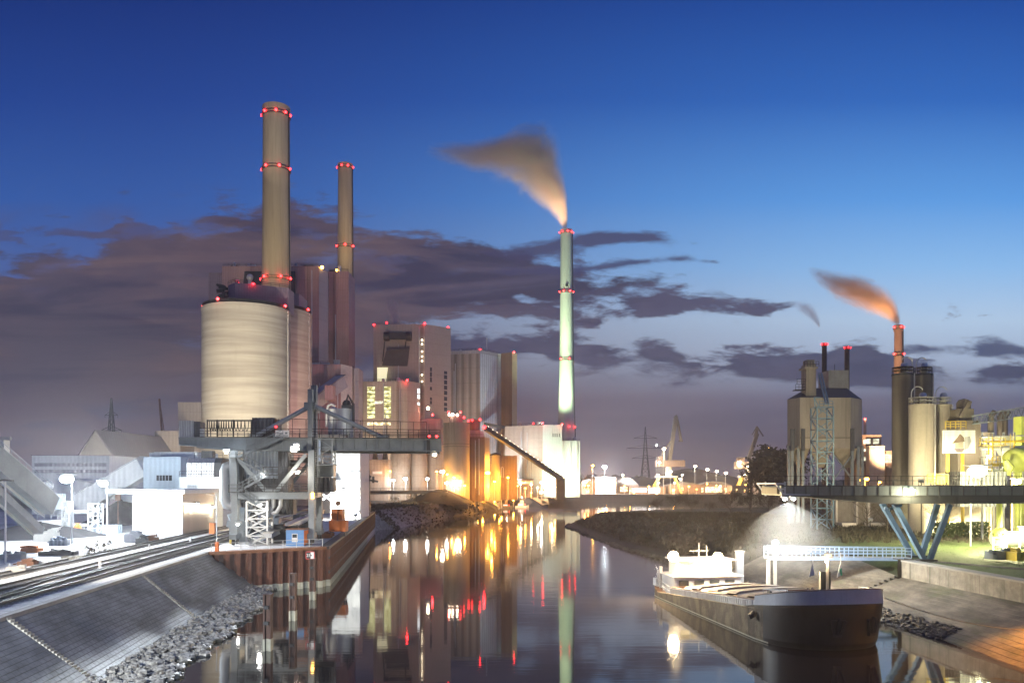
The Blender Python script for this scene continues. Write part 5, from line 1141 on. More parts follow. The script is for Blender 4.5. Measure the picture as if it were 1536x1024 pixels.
for i in range(9):
    for sg in (-1, 1): u0 = x0 + i * .6; c.bar((u0, Y - 2.33, zc - 1.8), (u0 + sg * 1.4, Y - 2.33, zc + .9), .05) if x0 <= u0 + sg * 1.4 <= x1 else None
c.build('quilt_seams', 'galvanised', t)
c = MB(); c.rail([(x0 + 1, Y - 1, zc + 1.85), (x1 + 1.2, Y - 1, zc + 1.85)], 1.1, 1.2, .04); c.obox((x0 + 3.4, Y, zc + 2.6), 2.2, 1.4, 1.4); c.build('top_platform', 'steel_dark', t)
gallery(P(118, 757, 168), P(216, 700, 168), 3, 4.2, 'clad_white', 'pale inclined conveyor bridge rising to the light blue building', roof='clad_light')
gallery(P(120, 728, 176), P(214, 745, 165), 3, 2.6, 'clad_white', 'glaring white conveyor bridge sloping down above the coal heap', roof='clad_light')
# big conveyors from the left edge
def cleat_conveyor(p, q, w, h, mname, label, cleats=False, rail=True):
    p, q = Vector(p), Vector(q); t = thing('inclined_conveyor', label, 'conveyor', q, 'inclined conveyors at the left edge'); MB().bar(p, q, w, h).build('girder', mname, t)
    up = Vector((0, 0, h / 2)); d = (q - p).normalized()
    if rail: c = MB(); c.rail([p + up + Vector((0, -w / 2, 0)), q + up + Vector((0, -w / 2, 0))], 1.2, 1.4, .035, 2); c.rail([p + up + Vector((0, w / 2, 0)), q + up + Vector((0, w / 2, 0))], 1.2, 1.4, .035, 2); c.build('walkway_rail', 'galvanised', t)
    c = MB(); c.bar(p + up * 1.02 - Vector((0, w / 2 + .05, 0)), q + up * 1.02 - Vector((0, w / 2 + .05, 0)), .14, .25); c.bar(p - up - Vector((0, w / 2 + .05, 0)), q - up - Vector((0, w / 2 + .05, 0)), .14, .25); c.build('flange', 'galvanised', t)
    if cleats:
        n = int((q - p).length / 1.3); c = MB()
        for k in range(n): a = p.lerp(q, (k + .5) / n) + up; c.extr([a, a + d * .8, a + d * .5 + Vector((0, 0, .75)), a + d * .1 + Vector((0, 0, .5))], (0, -w * .45, 0))
        c.build('buckets', 'steel_dark', t)
    return t
cleat_conveyor(P(-40, 664, 92), P(73, 758, 104), 2.2, 2.5, 'crane_pale', 'wide grey conveyor girder coming down from the upper left edge')
cleat_conveyor(P(-40, 708, 88), P(56, 796, 102), 1.6, .9, 'crane_pale', 'narrow bucket conveyor below the wide girder at the left edge', cleats=True, rail=False)
c = MB(); p = P(3, 690, 99); c.obox((p.x, p.y, p.z + 1.2), 1.2, 1.2, 2.6); c.obox((p.x, p.y, p.z + 2.7), 2.2, .4, .4); solo(c, 'drive_head', 'tank_metal', 'small lit drive unit on top of the wide conveyor at the left edge', 'machine')
t = thing('loading_gantry', 'pale steel loading frame with platforms at the conveyor foot', 'steel frame', G(95, 803, ZG)); Y = YG(803, ZG)
c = MB(); c.lattice(PX(101, Y), Y, ZG, PZ(752, Y), 1.1, 1.1, 6, .16); c.build('tower', 'galvanised', t); c = MB(); c.lattice(PX(124, Y), Y + 4, ZG, PZ(756, Y), 1.6, 1.6, 5, .13); c.build('tower', 'galvanised', t)
c = MB(); c.obox(P(76, 784, Y), 4.0, 2.4, 1.0); c.build('platform_beam', 'white_paint', t); c = MB(); a, b_ = P(56, 778, Y - 1), P(97, 778, Y - 1); c.rail([a, b_], 1.1, .9, .04); c.build('platform_rail', 'galvanised', t)
for py in (766, 786): c = MB(); c.bar(P(96, py, Y), P(130, py + 1, Y + 3), .5, .4); c.build('cross_beam', 'galvanised', t)
c = MB(); c.obox(P(84, 752, Y), 2.4, 1.8, 2.6, .2); c.ball(P(70, 728, Y), 1.0, 10); c.build('chute', 'crane_pale', t)
mound('coal_heap', PX(178, 165), 166, 7.2, 7, 5.0, 'coal', 'dark rounded coal heap between floodlight and silver building', 'coal heap', pw=1.4)
mound('coal_heap', PX(25, 122), 128, 11, 9, 2.4, 'coal', 'low bluish coal heap under the conveyors at the left edge', 'coal heap', pw=1.5)
c = MB(); p = G(147, 800, ZG)
for i in range(3): c.obox((p.x - 1.5 + i * 2.0, p.y + i * .3, ZG + .75), 1.9, 1.6, 1.5, .05); 
solo(c, 'container_block', 'clad_bluegrey', 'blue grey bin wall standing in front of the coal heap', 'container')
c = MB(); p = G(115.5, 802, ZG); c.obox((p.x, p.y, ZG + .9), 1.0, 1.0, 1.6); c.lathe(p.x, p.y, [(.4, ZG + 1.7), (.4, ZG + 1.95)], 12); solo(c, 'orange_tank', 'orange_paint', 'small faded orange tank beside the loading frame', 'tank')
c = MB(); p = G(177, 790, ZG); c.tube((p.x, p.y, ZG), (p.x, p.y, PZ(748, p.y)), .08); c.obox((p.x, p.y, PZ(746, p.y)), 1.0, .3, 1.2); solo(c, 'signal_box', 'rust', 'brown signal board on a post above the coal heap', 'signal')
yard = [(20, 838, 2.2, 1.4, 1.0, 'white heap of plates near the left edge', 'tank_metal', 'plate_stack'), (48, 828, 2.0, 1.6, .9, 'orange and white rubbish pile by the pale post', 'orange_paint', 'rubbish_pile'), (55, 805, 2.0, 1.2, 1.3, 'red digger attachment lying below the conveyor', 'red_paint', 'digger_bucket'), (70, 812, 2.8, 2.0, 2.2, 'pale machine housing under the platform beam', 'tank_metal', 'machine'),
        (89, 818, 2.3, 1.2, 1.3, 'dark blue stack of grid boxes in the white yard', 'clad_bluegrey', 'box_stack'), (88, 832, 4.0, 1.5, .8, 'wide dark pile of pipe lengths beside the tracks', 'steel_dark', 'pipe_pile'), (28, 858, 1.8, 1.2, .8, 'pale crate pile nearest the lower left edge', 'tank_metal', 'crate_pile'), (42, 848, 1.6, 1.2, .8, 'row of rusty drums in the left yard', 'rust', 'drum_pile'), (62, 846, 2.2, 1.2, .6, 'grey scrap pile close to the far track', 'galvanised', 'scrap_pile'),
        (202, 812, 2.4, 1.8, 1.9, 'white wrapped machine left of the silver building', 'white_paint', 'machine'), (213, 815, 1.4, 1.2, 1.3, 'dark valve assembly left of the silver building front', 'steel_dark', 'valve_set'), (226, 812, 2.0, 1.2, 1.0, 'brown scrap bin in front of the silver building', 'rust', 'scrap_bin'), (108, 840, 1.8, 1.0, .6, 'small grey rubble pile between pipes and bushes', 'stone', 'rubble_pile')]
for k, (px, py, w_, d_, h_, lab, mt_, nm) in enumerate(yard): junk(px, py, w_, d_, h_, lab, mt_, nm, seed=20 + k, cat='yard clutter')
random.seed(99)
def bush(p, r, h, mname, label, name='bush', n=260, group=None, cat='bush'):
    mb = MB()
    for _ in range(n):
        a, u = random.uniform(0, 6.28), random.random() ** .5; z = random.random(); rr = r * u * math.sin(math.pi * (.25 + .7 * z)) * random.uniform(.7, 1.25)
        q = Vector((p[0] + rr * math.cos(a), p[1] + rr * math.sin(a), p[2] + z * h)); s_ = random.uniform(.07, .16) * r * 1.6
        d1 = Vector((random.uniform(-1, 1), random.uniform(-1, 1), random.uniform(-1, 1))).normalized() * s_; d2 = Vector((random.uniform(-1, 1), random.uniform(-1, 1), random.uniform(-1, 1))).normalized() * s_
        mb.add([q - d1, q + d2, q + d1 * .8, q - d2], [(0, 1, 2, 3)])
    return solo(mb, name, mname, label, cat, group)
for px, py, h_, lab in ((130, 834, 1.3, 'first of five dark shrubs along the track, next to the pipe pile'), (146, 830, 1.6, 'tall narrow shrub by the track, second from the pipe pile'), (156, 829, 1.2, 'low shrub by the track in front of the lamp post'), (164, 828, 1.7, 'tall shrub by the track just right of the lamp post'), (137, 832, .9, 'smallest shrub by the track between two taller ones')):
    bush(G(px, py, ZG), .5, h_, 'foliage_dark', lab, n=150, group='shrubs along the railway track')
for k, (px, py, lab) in enumerate(((224, 826, 'short white bollard between tracks, left one'), (286, 815, 'short white bollard by the crane end of the tracks'), (150, 852, 'small white signal stub in the middle of the near tracks'))):
    p = G(px, py, ZG); c = MB(); c.lathe(p.x, p.y, [(.13, ZG), (.13, ZG + .8), (.05, ZG + .9)], 10); c.lathe(p.x, p.y, [(.25, ZG), (.25, ZG + .1)], 10); solo(c, 'track_bollard', 'white_paint', lab, 'bollard')
p = G(325, 818, ZG); c = MB(); c.tube(p, (p.x, p.y, PZ(742, p.y)), .07); c.bar((p.x, p.y, PZ(743, p.y)), (p.x - 1.4, p.y, PZ(741, p.y)), .07); c.bar((p.x, p.y, PZ(775, p.y)), (p.x - 1.5, p.y, PZ(775, p.y)), .06); solo(c, 'catenary_post', 'galvanised', 'slim post with side arms in front of the silver side wall', 'post')
p = G(319, 800, ZG); c = MB(); c.obox((p.x, p.y, ZG + .9), .9, .8, 1.8); solo(c, 'orange_cabinet', 'orange_paint', 'orange cabinet glowing beside the silver side wall', 'cabinet')
# ---------------------------------------------------------------- motor barge
BS, BD = Vector((22.1, 100.8, 0)), Vector((.155, -.988, 0)); BR = Vector((.988, .155, 0))
def BP(s, r, z): p = BS + BD * s + BR * r; return Vector((p.x, p.y, z))
SEC = [(0, 3.6), (.8, 4.5), (2.2, 5.0), (4, 5.2), (10, 5.2), (18, 5.2), (26, 5.2), (29.5, 5.2), (31, 5.1)] + [(31 + 5.1 * math.sin(a), 5.1 * math.cos(a) ** .8) for a in [math.pi / 2 * k / 16 for k in range(1, 16)]] + [(36.1, 0.0)]
def deckz(s): return 1.15 if s < 2 else (lerp(1.15, .6, (s - 2) / 1.5) if s < 3.5 else (lerp(.6, 2.7, (s - 3.5) / 26) if s < 29.5 else 2.7 + (s - 29.5) * .14))
bg_ = thing('cargo_barge', 'long motor cargo barge with black bow and brightly lit wheelhouse', 'barge', BP(18, 0, 0))
def hullring(zf, wf, shrink_s=0):
    pts = []
    for s, h in SEC: pts.append((s, h))
    return pts
def strip(mb, lo, hi, smooth=True):
    n = len(lo); mb.add(lo + hi, [(i, i + 1, n + i + 1, n + i) for i in range(n - 1)], smooth)
def side_pts(sg, zfun, inset=0.0, rake=0.0, s0=None, s1=None):
    out = []
    for s, h in SEC:
        if s0 is not None and s < s0 - 1e-6 or s1 is not None and s > s1 + 1e-6: continue
        hh = max(0, h - inset); k = max(0, (s - 29.5) / 6.6); out.append(BP(s - rake * k, sg * (hh - rake * .25 * k * (1 if h > 0 else 0)), zfun(s)))
    return out
for nm, mt_, s0, s1 in (('hull_side', 'hull_side', None, 31), ('bow', 'hull_black', 31, None)):
    c = MB()
    for sg in (-1, 1):
        L0 = side_pts(sg, lambda s: -1.0, .25, 1.6, s0, s1); L1 = side_pts(sg, lambda s: .4 + max(0, s - 29) * .02, .03, .75, s0, s1); L2 = side_pts(sg, lambda s: deckz(s) + (.0 if s < 29.5 else .35), 0, 0, s0, s1)
        strip(c, L0, L1); strip(c, L1, L2)
    c.build(nm, mt_, bg_)
c = MB()
for sg in (-1, 1):
    for w_ in (0, .12): strip(c, side_pts(sg, lambda s: deckz(s) + .35, w_ - .02, 0, 29.5), side_pts(sg, lambda s: deckz(s) + lerp(1.2, 1.55, (s - 29.5) / 6.6), w_ + .05, 0, 29.5))
    lo = side_pts(sg, lambda s: deckz(s) + lerp(1.2, 1.55, (s - 29.5) / 6.6) + .01, -.05, 0, 29.5); hi = side_pts(sg, lambda s: deckz(s) + lerp(1.2, 1.55, (s - 29.5) / 6.6) + .01, .22, 0, 29.5); strip(c, lo, hi, False)
c.build('bulwark', 'hull_grey', bg_)
c = MB(); c.path(side_pts(-1, lambda s: deckz(s) + lerp(1.2, 1.55, (s - 29.5) / 6.6) + .03, .08, 0, 29.5) + side_pts(1, lambda s: deckz(s) + lerp(1.2, 1.55, (s - 29.5) / 6.6) + .03, .08, 0, 29.5)[::-1][1:], .07, 6); c.build('bulwark_cap', 'hatch_cover', bg_)
c = MB()
for sg in (-1, 1): strip(c, side_pts(sg, lambda s: .04, -.03, .85, None, 32), side_pts(sg, lambda s: .17, -.03, .85, None, 32))
c.build('rubbing_strip', 'lichen_pale', bg_)
c = MB(); port = side_pts(-1, lambda s: deckz(s) - .02, .04); stb = side_pts(1, lambda s: deckz(s) - .02, .04); strip(c, port, stb, False); c.build('deck', 'deck_brown', bg_)
s_, e_ = 7.5, 29.3
for sg in (-1, 1):
    c = MB(); z = lambda s: deckz(s)
    a, b_ = BP(s_, sg * 4.75, z(s_)), BP(e_, sg * 4.75, z(e_)); h = Vector((0, 0, .78)); w_ = BR * sg * -.12
    c.bar(a + h, b_ + h, .34, .1); cc = MB(); cc.extr([a, b_, b_ + h, a + h], w_); cc.build('coaming_plate', 'steel_dark', bg_); c.bar(a + h * .05 + BR * sg * .3, b_ + h * .05 + BR * sg * .3, .2, .12)
    c.build('hatch_coaming', 'hatch_cover', bg_)
    c = MB()
    for k in range(46): p = a.lerp(b_, (k + .5) / 46) + BR * sg * .2; c.bar(p, p + h * .92, .2, .34)
    c.build('coaming_brackets', 'ship_white', bg_)
    c = MB(); p0, p1 = BP(4, sg * 5.2, deckz(4) + .05), BP(29.5, sg * 5.2, deckz(29.5) + .05); c.path([p0, p1], .09, 6); c.build('sheer_strake', 'hull_side', bg_)
for k in range(8):
    a = 11.2 + k * 2.25; c = MB(); zc = lambda s: deckz(s) + .86 + .16 * (k % 2)
    prof = [(-4.7, 0), (-4.4, .2), (-2.2, .42), (0, .5), (2.2, .42), (4.4, .2), (4.7, 0)]
    P0 = [BP(a, r, zc(a) + z) for r, z in prof]; P1 = [BP(a + 2.12, r, zc(a + 2.12) + z) for r, z in prof]
    n = len(prof); c.add(P0 + P1, [(i, i + 1, n + i + 1, n + i) for i in range(n - 1)] + [tuple(range(n - 1, -1, -1)), tuple(range(n, 2 * n))]); c.build('hatch_cover', 'hatch_cover', bg_)
c = MB(); c.extr([BP(7.5, -4.7, deckz(9)), BP(7.5, 4.7, deckz(9)), BP(7.5, 4.7, deckz(9) + .75), BP(7.5, -4.7, deckz(9) + .75)], BD * .1); c.extr([BP(7.6, -4.5, deckz(8) + .15), BP(7.6, 4.5, deckz(8) + .15), BP(11.2, 4.5, deckz(11) + .15), BP(11.2, -4.5, deckz(11) + .15)], (0, 0, .08)); c.build('open_hold', 'deck_brown', bg_)
# accommodation and wheelhouse
def bbox(c, s0, s1, r0, r1, z0, z1): c.extr([BP(s0, r0, z0), BP(s0, r1, z0), BP(s1, r1, z0), BP(s1, r0, z0)], (0, 0, z1 - z0)); return c
bbox(MB(), 1.8, 6.8, -4.1, 4.1, .5, 2.75).build('deckhouse', 'ship_white', bg_); bbox(MB(), 1.6, 7.0, -4.4, 4.4, 2.76, 2.9).build('deckhouse_roof', 'ship_white', bg_)
wh = bbox(MB(), 2.6, 6.0, -3.3, 3.3, 2.9, 4.6).build('wheelhouse', 'ship_white', bg_); bbox(MB(), 2.3, 6.4, -3.7, 3.7, 4.61, 4.78).build('wheelhouse_roof', 'ship_white', bg_)
for k in range(5): r0 = -3.1 + k * 1.26; bbox(MB(), 6.01, 6.05, r0, r0 + 1.1, 3.55, 4.4).build('pane', 'win_warm', wh)
for k in range(4): r0 = -3.6 + k * 1.9; bbox(MB(), 6.81, 6.85, r0, r0 + 1.2, 1.7, 2.4).build('deckhouse_window', 'glass_dark', bg_)
for sg in (-1, 1):
    c = MB(); c.rail([BP(.3, sg * 3.9, 1.1), BP(2.2, sg * 4.7, 1.1), BP(7.4, sg * 4.95, .75)], 1.0, 1.1, .025); c.build('side_rail', 'galvanised', bg_)
c = MB(); bbox(c, .2, 1.4, -4.5, -3.0, 1.1, 2.0); c.tube(BP(1.6, -4.3, 1.0), BP(1.6, -4.3, 3.1), .16, 8); c.tube(BP(2.2, -4.2, 1), BP(2.2, -4.2, 3.6), .22, 8); c.build('stern_gear', 'ship_white', bg_)
for px, py in ((1010, 834), (1077, 836)):
    Yl = 94.2; p = P(px, py, Yl); c = MB(); c.obox((p.x, p.y + .3, p.z - .3), .5, .4, .5); fx = c.build('deck_floodlight', 'galvanised', bg_); c = MB(); c.ball(p, .62, 14); c.build('lens', 'glow_ship', fx)
    light(bg_, p + Vector((.15, -.75, .1)), (1, .74, .42), 26000 if px < 1040 else 14000, .3)
    c = MB(); c.tube((p.x, p.y + .3, 4.7), (p.x, p.y + .3, p.z - .3), .05); c.build('lamp_bracket', 'galvanised', bg_)
c = MB(); c.tube(BP(4, 1.0, 4.8), BP(4, 1.0, 6.2), .05); c.tube(BP(4, 0, 4.8), BP(4, 0, 6.6), .04); c.bar(BP(4, -1.2, 5.6), BP(4, 1.2, 5.6), .05); c.build('aerials', 'galvanised', bg_)
c = MB(); c.rail([BP(30, -4.6, deckz(31) + .1), BP(33, -3.9, deckz(33) + .1)], 1.5, 1.0, .03, 3); c.rail([BP(30, 4.6, deckz(31) + .1), BP(33, 3.9, deckz(33) + .1)], 1.5, 1.0, .03, 3); c.build('fore_rail', 'galvanised', bg_)
for sg, r0 in ((-1, 1.9), (1, 2.4), (-1, 3.3)):
    c = MB()
    for k in range(3): p = BP(32.2, sg * r0, deckz(32) + .1 + k * .14); c.path([p + Vector((.5 * math.cos(a), .5 * math.sin(a), 0)) for a in [2 * math.pi * j / 14 for j in range(15)]], .07, 5)
    c.build('rope_coil', 'rope', bg_)
c = MB(); bbox(c, 30.2, 31.2, -1.2, 1.2, deckz(30), deckz(30) + 1.5); c.build('fore_hatch', 'hatch_cover', bg_)
# fore deck: winches, mast, jib, bollards, flags
zd = deckz(32)
for sg in (-1, 1):
    c = MB(); p = BP(31.0, sg * 3.6, zd); c.path([p + Vector((0, 0, .9)) - BR * .8, p + Vector((0, 0, .9)) + BR * .8], .35, 12); c.obox(p + Vector((0, 0, .6)), 1.9, .7, .9); c.obox(p + BR * .9 + Vector((0, 0, .9)), .18, .9, 1.1); c.obox(p - BR * .9 + Vector((0, 0, .9)), .18, .9, 1.1); c.build('winch', 'steel_dark', bg_)
c = MB(); p = P(1238.5, 890, 67.5); c.box(p.x - .42, p.x + .02, p.y, p.y + .4, zd, PZ(857, 67.5)); c.box(p.x + .12, p.x + .42, p.y, p.y + .4, zd, PZ(857, 67.5)); c.build('mast_housing', 'hull_black', bg_)
c = MB(); q = P(1241, 857, 67.2); c.tube((q.x, q.y, zd), (q.x, q.y, PZ(838, 67.2)), .12, 10); c.tube((q.x, q.y, PZ(838, 67.2)), (q.x, q.y, PZ(826, 67.2)), .06, 8); c.bar((q.x - .45, q.y, PZ(836, 67.2)), (q.x + .45, q.y, PZ(836, 67.2)), .06); c.obox((q.x + .05, q.y, PZ(832, 67.2)), .5, .3, .25); c.build('fore_mast', 'hatch_cover', bg_)
c = MB(); c.ball((q.x - .14, q.y - .2, PZ(841, 67.2)), .13, 8); c.build('mast_lamp', 'glow_warm', bg_); light(bg_, (q.x - .14, q.y - .6, PZ(841, 67.2)), WARM, 260, .1)
c = MB(); a = P(1180, 886, 69); b_ = P(1283, 884, 66.8); c.bar(a, b_, .16, .22); c.bar(a + Vector((0, 0, -.25)), a.lerp(b_, .7) + Vector((0, 0, -.18)), .12, .16); c.build('lowered_jib', 'rust', bg_)
for px in (1212, 1218):
    c = MB(); p = P(px, 890, 67); c.tube((p.x, p.y, zd), (p.x, p.y, PZ(880, 67)), .09, 8); c.build('bollard', 'hatch_cover', bg_)
for px0, px1, lab, mt2 in ((1219, 1214, 'furled white flag', 'canvas'), (1261, 1256, 'furled white and green flag', 'green_cloth')):
    a = P(px0, 842, 66.6); fl = MB(); fl.tube((a.x, a.y, PZ(828, 66.6)), (a.x + .02, a.y, PZ(848, 66.6)), .025); ln = MB()
    vs = [a, P(px0 + 2.5, 862, 66.6), P(px0 - 3, 864, 66.6), P(px1 - .5, 866, 66.6)]; fl.extr([vs[0], vs[1], vs[2], vs[3]], (0, .05, 0)); f_ = fl.build('flag', 'canvas', bg_); f_['label'] = lab
    c = MB(); c.extr([a.lerp(vs[1], .45), vs[1], vs[1].lerp(vs[2], .45), a.lerp(vs[2], .55)], (0, .06, 0)); c.v = [v + Vector((0, -.03, 0)) for v in c.v]; c.build('flag_stripe', mt2, f_)
c = MB(); c.path([P(1215, 829, 66.6), P(1241, 829, 67.1), P(1262, 828, 66.6)], .02, 5); c.build('stay_wire', 'cable', bg_)
def bow_pt(r, z, out=.08):
    # point on the bow plating for lateral r
    for (s0, h0), (s1, h1) in zip(SEC[7:], SEC[8:]):
        if h1 <= abs(r) <= h0:
            s = lerp(s0, s1, (h0 - abs(r)) / max(1e-6, h0 - h1)); break
    k = (s - 29.5) / 6.6; zt = deckz(s) + .35; rk = .75 * k * max(0, min(1, (zt - z) / (zt - .5)))
    return BP(s - rk + out, r, z)
for r0, flip in ((-.9, 1), (2.35, -1)):
    c = MB(); p = lambda dr, z: bow_pt(r0 + dr, z, .1)
    c.bar(p(-.55, 2.6), p(-.25, 1.3), .2, .16); c.bar(p(.6, 2.6), p(.3, 1.3), .2, .16); c.bar(p(-.3, 1.3), p(.35, 1.3), .26, .2); c.bar(p(.02, 2.8), p(.02, 1.4), .16, .18); c.bar(p(-.6, 2.62), p(.62, 2.62), .1, .1)
    c.build('anchor', 'steel_dark', bg_)
c = MB(); p = BP(29.6, -5.25, 2.4); c.path([p, p + Vector((-.3, -.2, -.25)), p + Vector((-.5, -.2, -.35))], .25, 8); c.build('fender', 'steel_dark', bg_)
c = MB(); p = BP(31.2, 4.95, 4.15); c.tube(p - Vector((0, 0, .3)), p + Vector((0, 0, .35)), .13, 8); c.build('corner_bollard', 'rust', bg_)
pts = [BP(31.4, 5.0, 4.1), Vector((38.2, 70, 2.3)), Vector((40.6, 66.5, 1.9)), Vector((46.9, 60, 3.1))]
rpz = [pts[0].lerp(pts[-1], t) - Vector((0, 0, 1.5 * math.sin(math.pi * t))) for t in [i / 16 for i in range(17)]]
c = MB(); c.path(rpz, .035, 5); solo(c, 'mooring_rope', 'rope', 'long taut mooring rope from the barge bow over the right slope', 'rope')

# ---------------------------------------------------------------- conveyor bridge on V legs and gangway
YB0, YB1 = 89.5, 96.5
t = thing('conveyor_bridge', 'grey green conveyor bridge reaching out over the bank on blue V legs', 'conveyor bridge', (47, 92, 5))
x_t, x_r = PX(1172, YB0), PX(1640, YB0); zt, zb = PZ(728, YB0), PZ(755, YB0); zm = PZ(743, YB0)
c = MB(); c.extr([(x_t, YB0, zm), (x_r, YB0, zm), (x_r, YB0, zt), (x_t, YB0, zt)], (0, 7, 0)); c.build('side_panel', 'bridge_deck', t)
c = MB(); c.extr([(x_t + .2, YB0 + .1, zm - .02), (x_r, YB0 + .1, zm - .02), (x_r, YB0 + .1, zb), (PX(1328, YB0), YB0 + .1, zb), (PX(1200, YB0), YB0 + .1, PZ(744.5, YB0))], (0, 6.8, 0)); c.build('tapered_girder', 'bridge_girder', t)
c = MB()
for k in range(27):
    x = x_t + 1.4 + k * 1.36; c.box(x - .05, x + .05, YB0 - .07, YB0 - .003, zm, zt)
c.box(x_t, x_r, YB0 - .12, YB0 - .003, zt - .1, zt + .02); c.box(x_t, x_r, YB0 - .1, YB0 - .003, zm - .06, zm + .05); c.build('panel_posts', 'bridge_girder', t)
c = MB(); c.rail([(x_t, YB0 + .05, zt + .02), (x_r, YB0 + .05, zt + .02)], .55, 1.36, .025, 1); c.rail([(x_t, YB1 - .05, zt + .02), (x_r, YB1 - .05, zt + .02)], 1.1, 1.36, .025, 2); c.build('walkway_rail', 'steel_dark', t)
c = MB(); xt = PX(1164, YB0)
for yy in (YB0, YB0 + 6.8): c.bar((xt, yy, PZ(725, YB0)), (x_t + .4, yy, PZ(744, YB0)), .16); c.bar((xt, yy, PZ(725, YB0)), (x_t + .4, yy, PZ(725, YB0)), .16); c.bar((x_t + .4, yy, PZ(722, YB0)), (x_t + .4, yy, PZ(745, YB0)), .16); c.bar((xt + .3, yy, PZ(733, YB0)), (x_t + .4, yy, PZ(733, YB0)), .14); c.bar((xt + .6, yy, PZ(741, YB0)), (PX(1215, YB0), yy, PZ(742.5, YB0)), .18)
c.bar((xt, YB0, PZ(725, YB0)), (xt, YB0 + 6.8, PZ(725, YB0)), .16); c.build('end_frame', 'galvanised', t); c = MB(); c.obox((xt + .7, YB0 + 3.4, PZ(736, YB0)), .8, 5.6, .8); c.build('end_pulley_box', 'bridge_girder', t)
for (a, b_, Yv, w_) in (((1342, 756), (1387, 841), 90.4, .62), ((1425, 756), (1394, 841), 90.4, .5), ((1323, 755), (1369, 834), 96, .62), ((1406, 756), (1382, 833), 96, .55)):
    c = MB(); c.bar(P(*a, Yv), P(*b_, Yv), w_, .5); o = c.build('leg', 'bridge_blue', t)
c = MB(); c.bar(P(1334, 763, 93), P(1352, 757, 93), .3); c.bar(P(1330, 762, 90.4), P(1328, 762, 96), .3); c.bar(P(1380, 828, 90.4), P(1377, 826, 96), .35); c.build('cross_brace', 'bridge_blue', t)
for px, Yv, py in ((1390, 90.4, 842), (1375, 96, 836)):
    c = MB(); p = P(px, py, Yv); c.obox((p.x, p.y, p.z - .05), 2.0, 1.1, .7); c.build('bearing', 'steel_dark', t)
# lamp bracket on the face of the bridge and the two floodlights at its tip
for px, py, pw, sz in ((1368, 735, 900, .26),):
    p = P(px, py, YB0 - .9); c = MB(); c.bar((p.x, YB0, p.z + .3), (p.x, p.y, p.z + .25), .08); fx = c.build('lamp_bracket', 'galvanised', t); c = MB(); c.ball(p, sz, 10, (1.5, .6, .5)); c.build('lens', 'glow_greenish', fx); light(t, p + Vector((0, -.35, -.2)), (1, .95, .7), pw, .25)
for px in (1177, 1190):
    p = P(px, 747, YB0 + 2); c = MB(); c.obox(p + Vector((0, .1, .16)), .7, .5, .22); fx = c.build('tip_floodlight', 'galvanised', t); c = MB(); c.ball(p - Vector((0, .05, .08)), .22, 8, (1.2, .8, .7)); c.build('lens', 'glow_cool', fx)
light(t, P(1182, 752, YB0 + 1.5), COOL, 22000, .3, 155, P(1215, 880, YB0 + 4), .5)
t = thing('gangway', 'pale blue footbridge with railings leading out to a mooring post', 'gangway', (40, 95, 4.7)); Y = 95
a, b_ = Vector((PX(1152, Y), Y, PZ(837, Y))), Vector((PX(1364, Y), Y - .5, PZ(838, Y)))
for dy in (0, 1.5):
    c = MB(); o_ = Vector((0, dy, 0)); c.bar(a + o_, b_ + o_, .12, .36); c.build('girder', 'gangway_blue', t)
    c = MB(); z0 = Vector((0, 0, .18)); n = 15
    for i in range(n + 1): q = a.lerp(b_, i / n) + o_ + z0; c.bar(q, q + Vector((0, 0, 1.15)), .12 if i % 4 == 0 else .08)
    for hh in (.42, .78, 1.15): c.bar(a + o_ + z0 + Vector((0, 0, hh)), b_ + o_ + z0 + Vector((0, 0, hh)), .075)
    c.build('railing', 'gangway_blue', t)
c = MB(); c.bar(a + Vector((0, .75, .16)), b_ + Vector((0, .75, .16)), 1.5, .06); c.build('walkway', 'galvanised', t)
for px in (1154, 1164):
    c = MB(); x = PX(px, Y); c.box(x - .18, x + .18, Y + .2, Y + .6, -1.5, a.z - .2); c.build('support_pile', 'galvanised', t)
c = MB(); x = PX(1164, Y); c.tube((x, Y + .2, a.z), (x, Y + .2, PZ(818, Y)), .06); c.build('lamp_pole', 'galvanised', t); c = MB(); c.ball((x, Y + .2, PZ(814, Y)), .36, 12); c.build('globe_lamp', 'glow_cool', t); light(t, (x - .1, Y - .45, PZ(813, Y)), COOL, 450, .3)
d = thing('dolphin_post', 'square pale mooring post standing beside the barge wheelhouse', 'mooring post', (PX(1110, 101), 101, 0)); x = PX(1110.5, 101)
c = MB(); c.box(x - .45, x + .45, 101, 101.8, -1.5, PZ(827, 101)); c.build('shaft', 'galvanised', d); c = MB(); c.box(x - .5, x + .5, 100.95, 101.85, PZ(827, 101), PZ(826, 101)); c.ball((x + .1, 100.9, PZ(833, 101)), .2, 8); c.build('cap', 'white_paint', d)

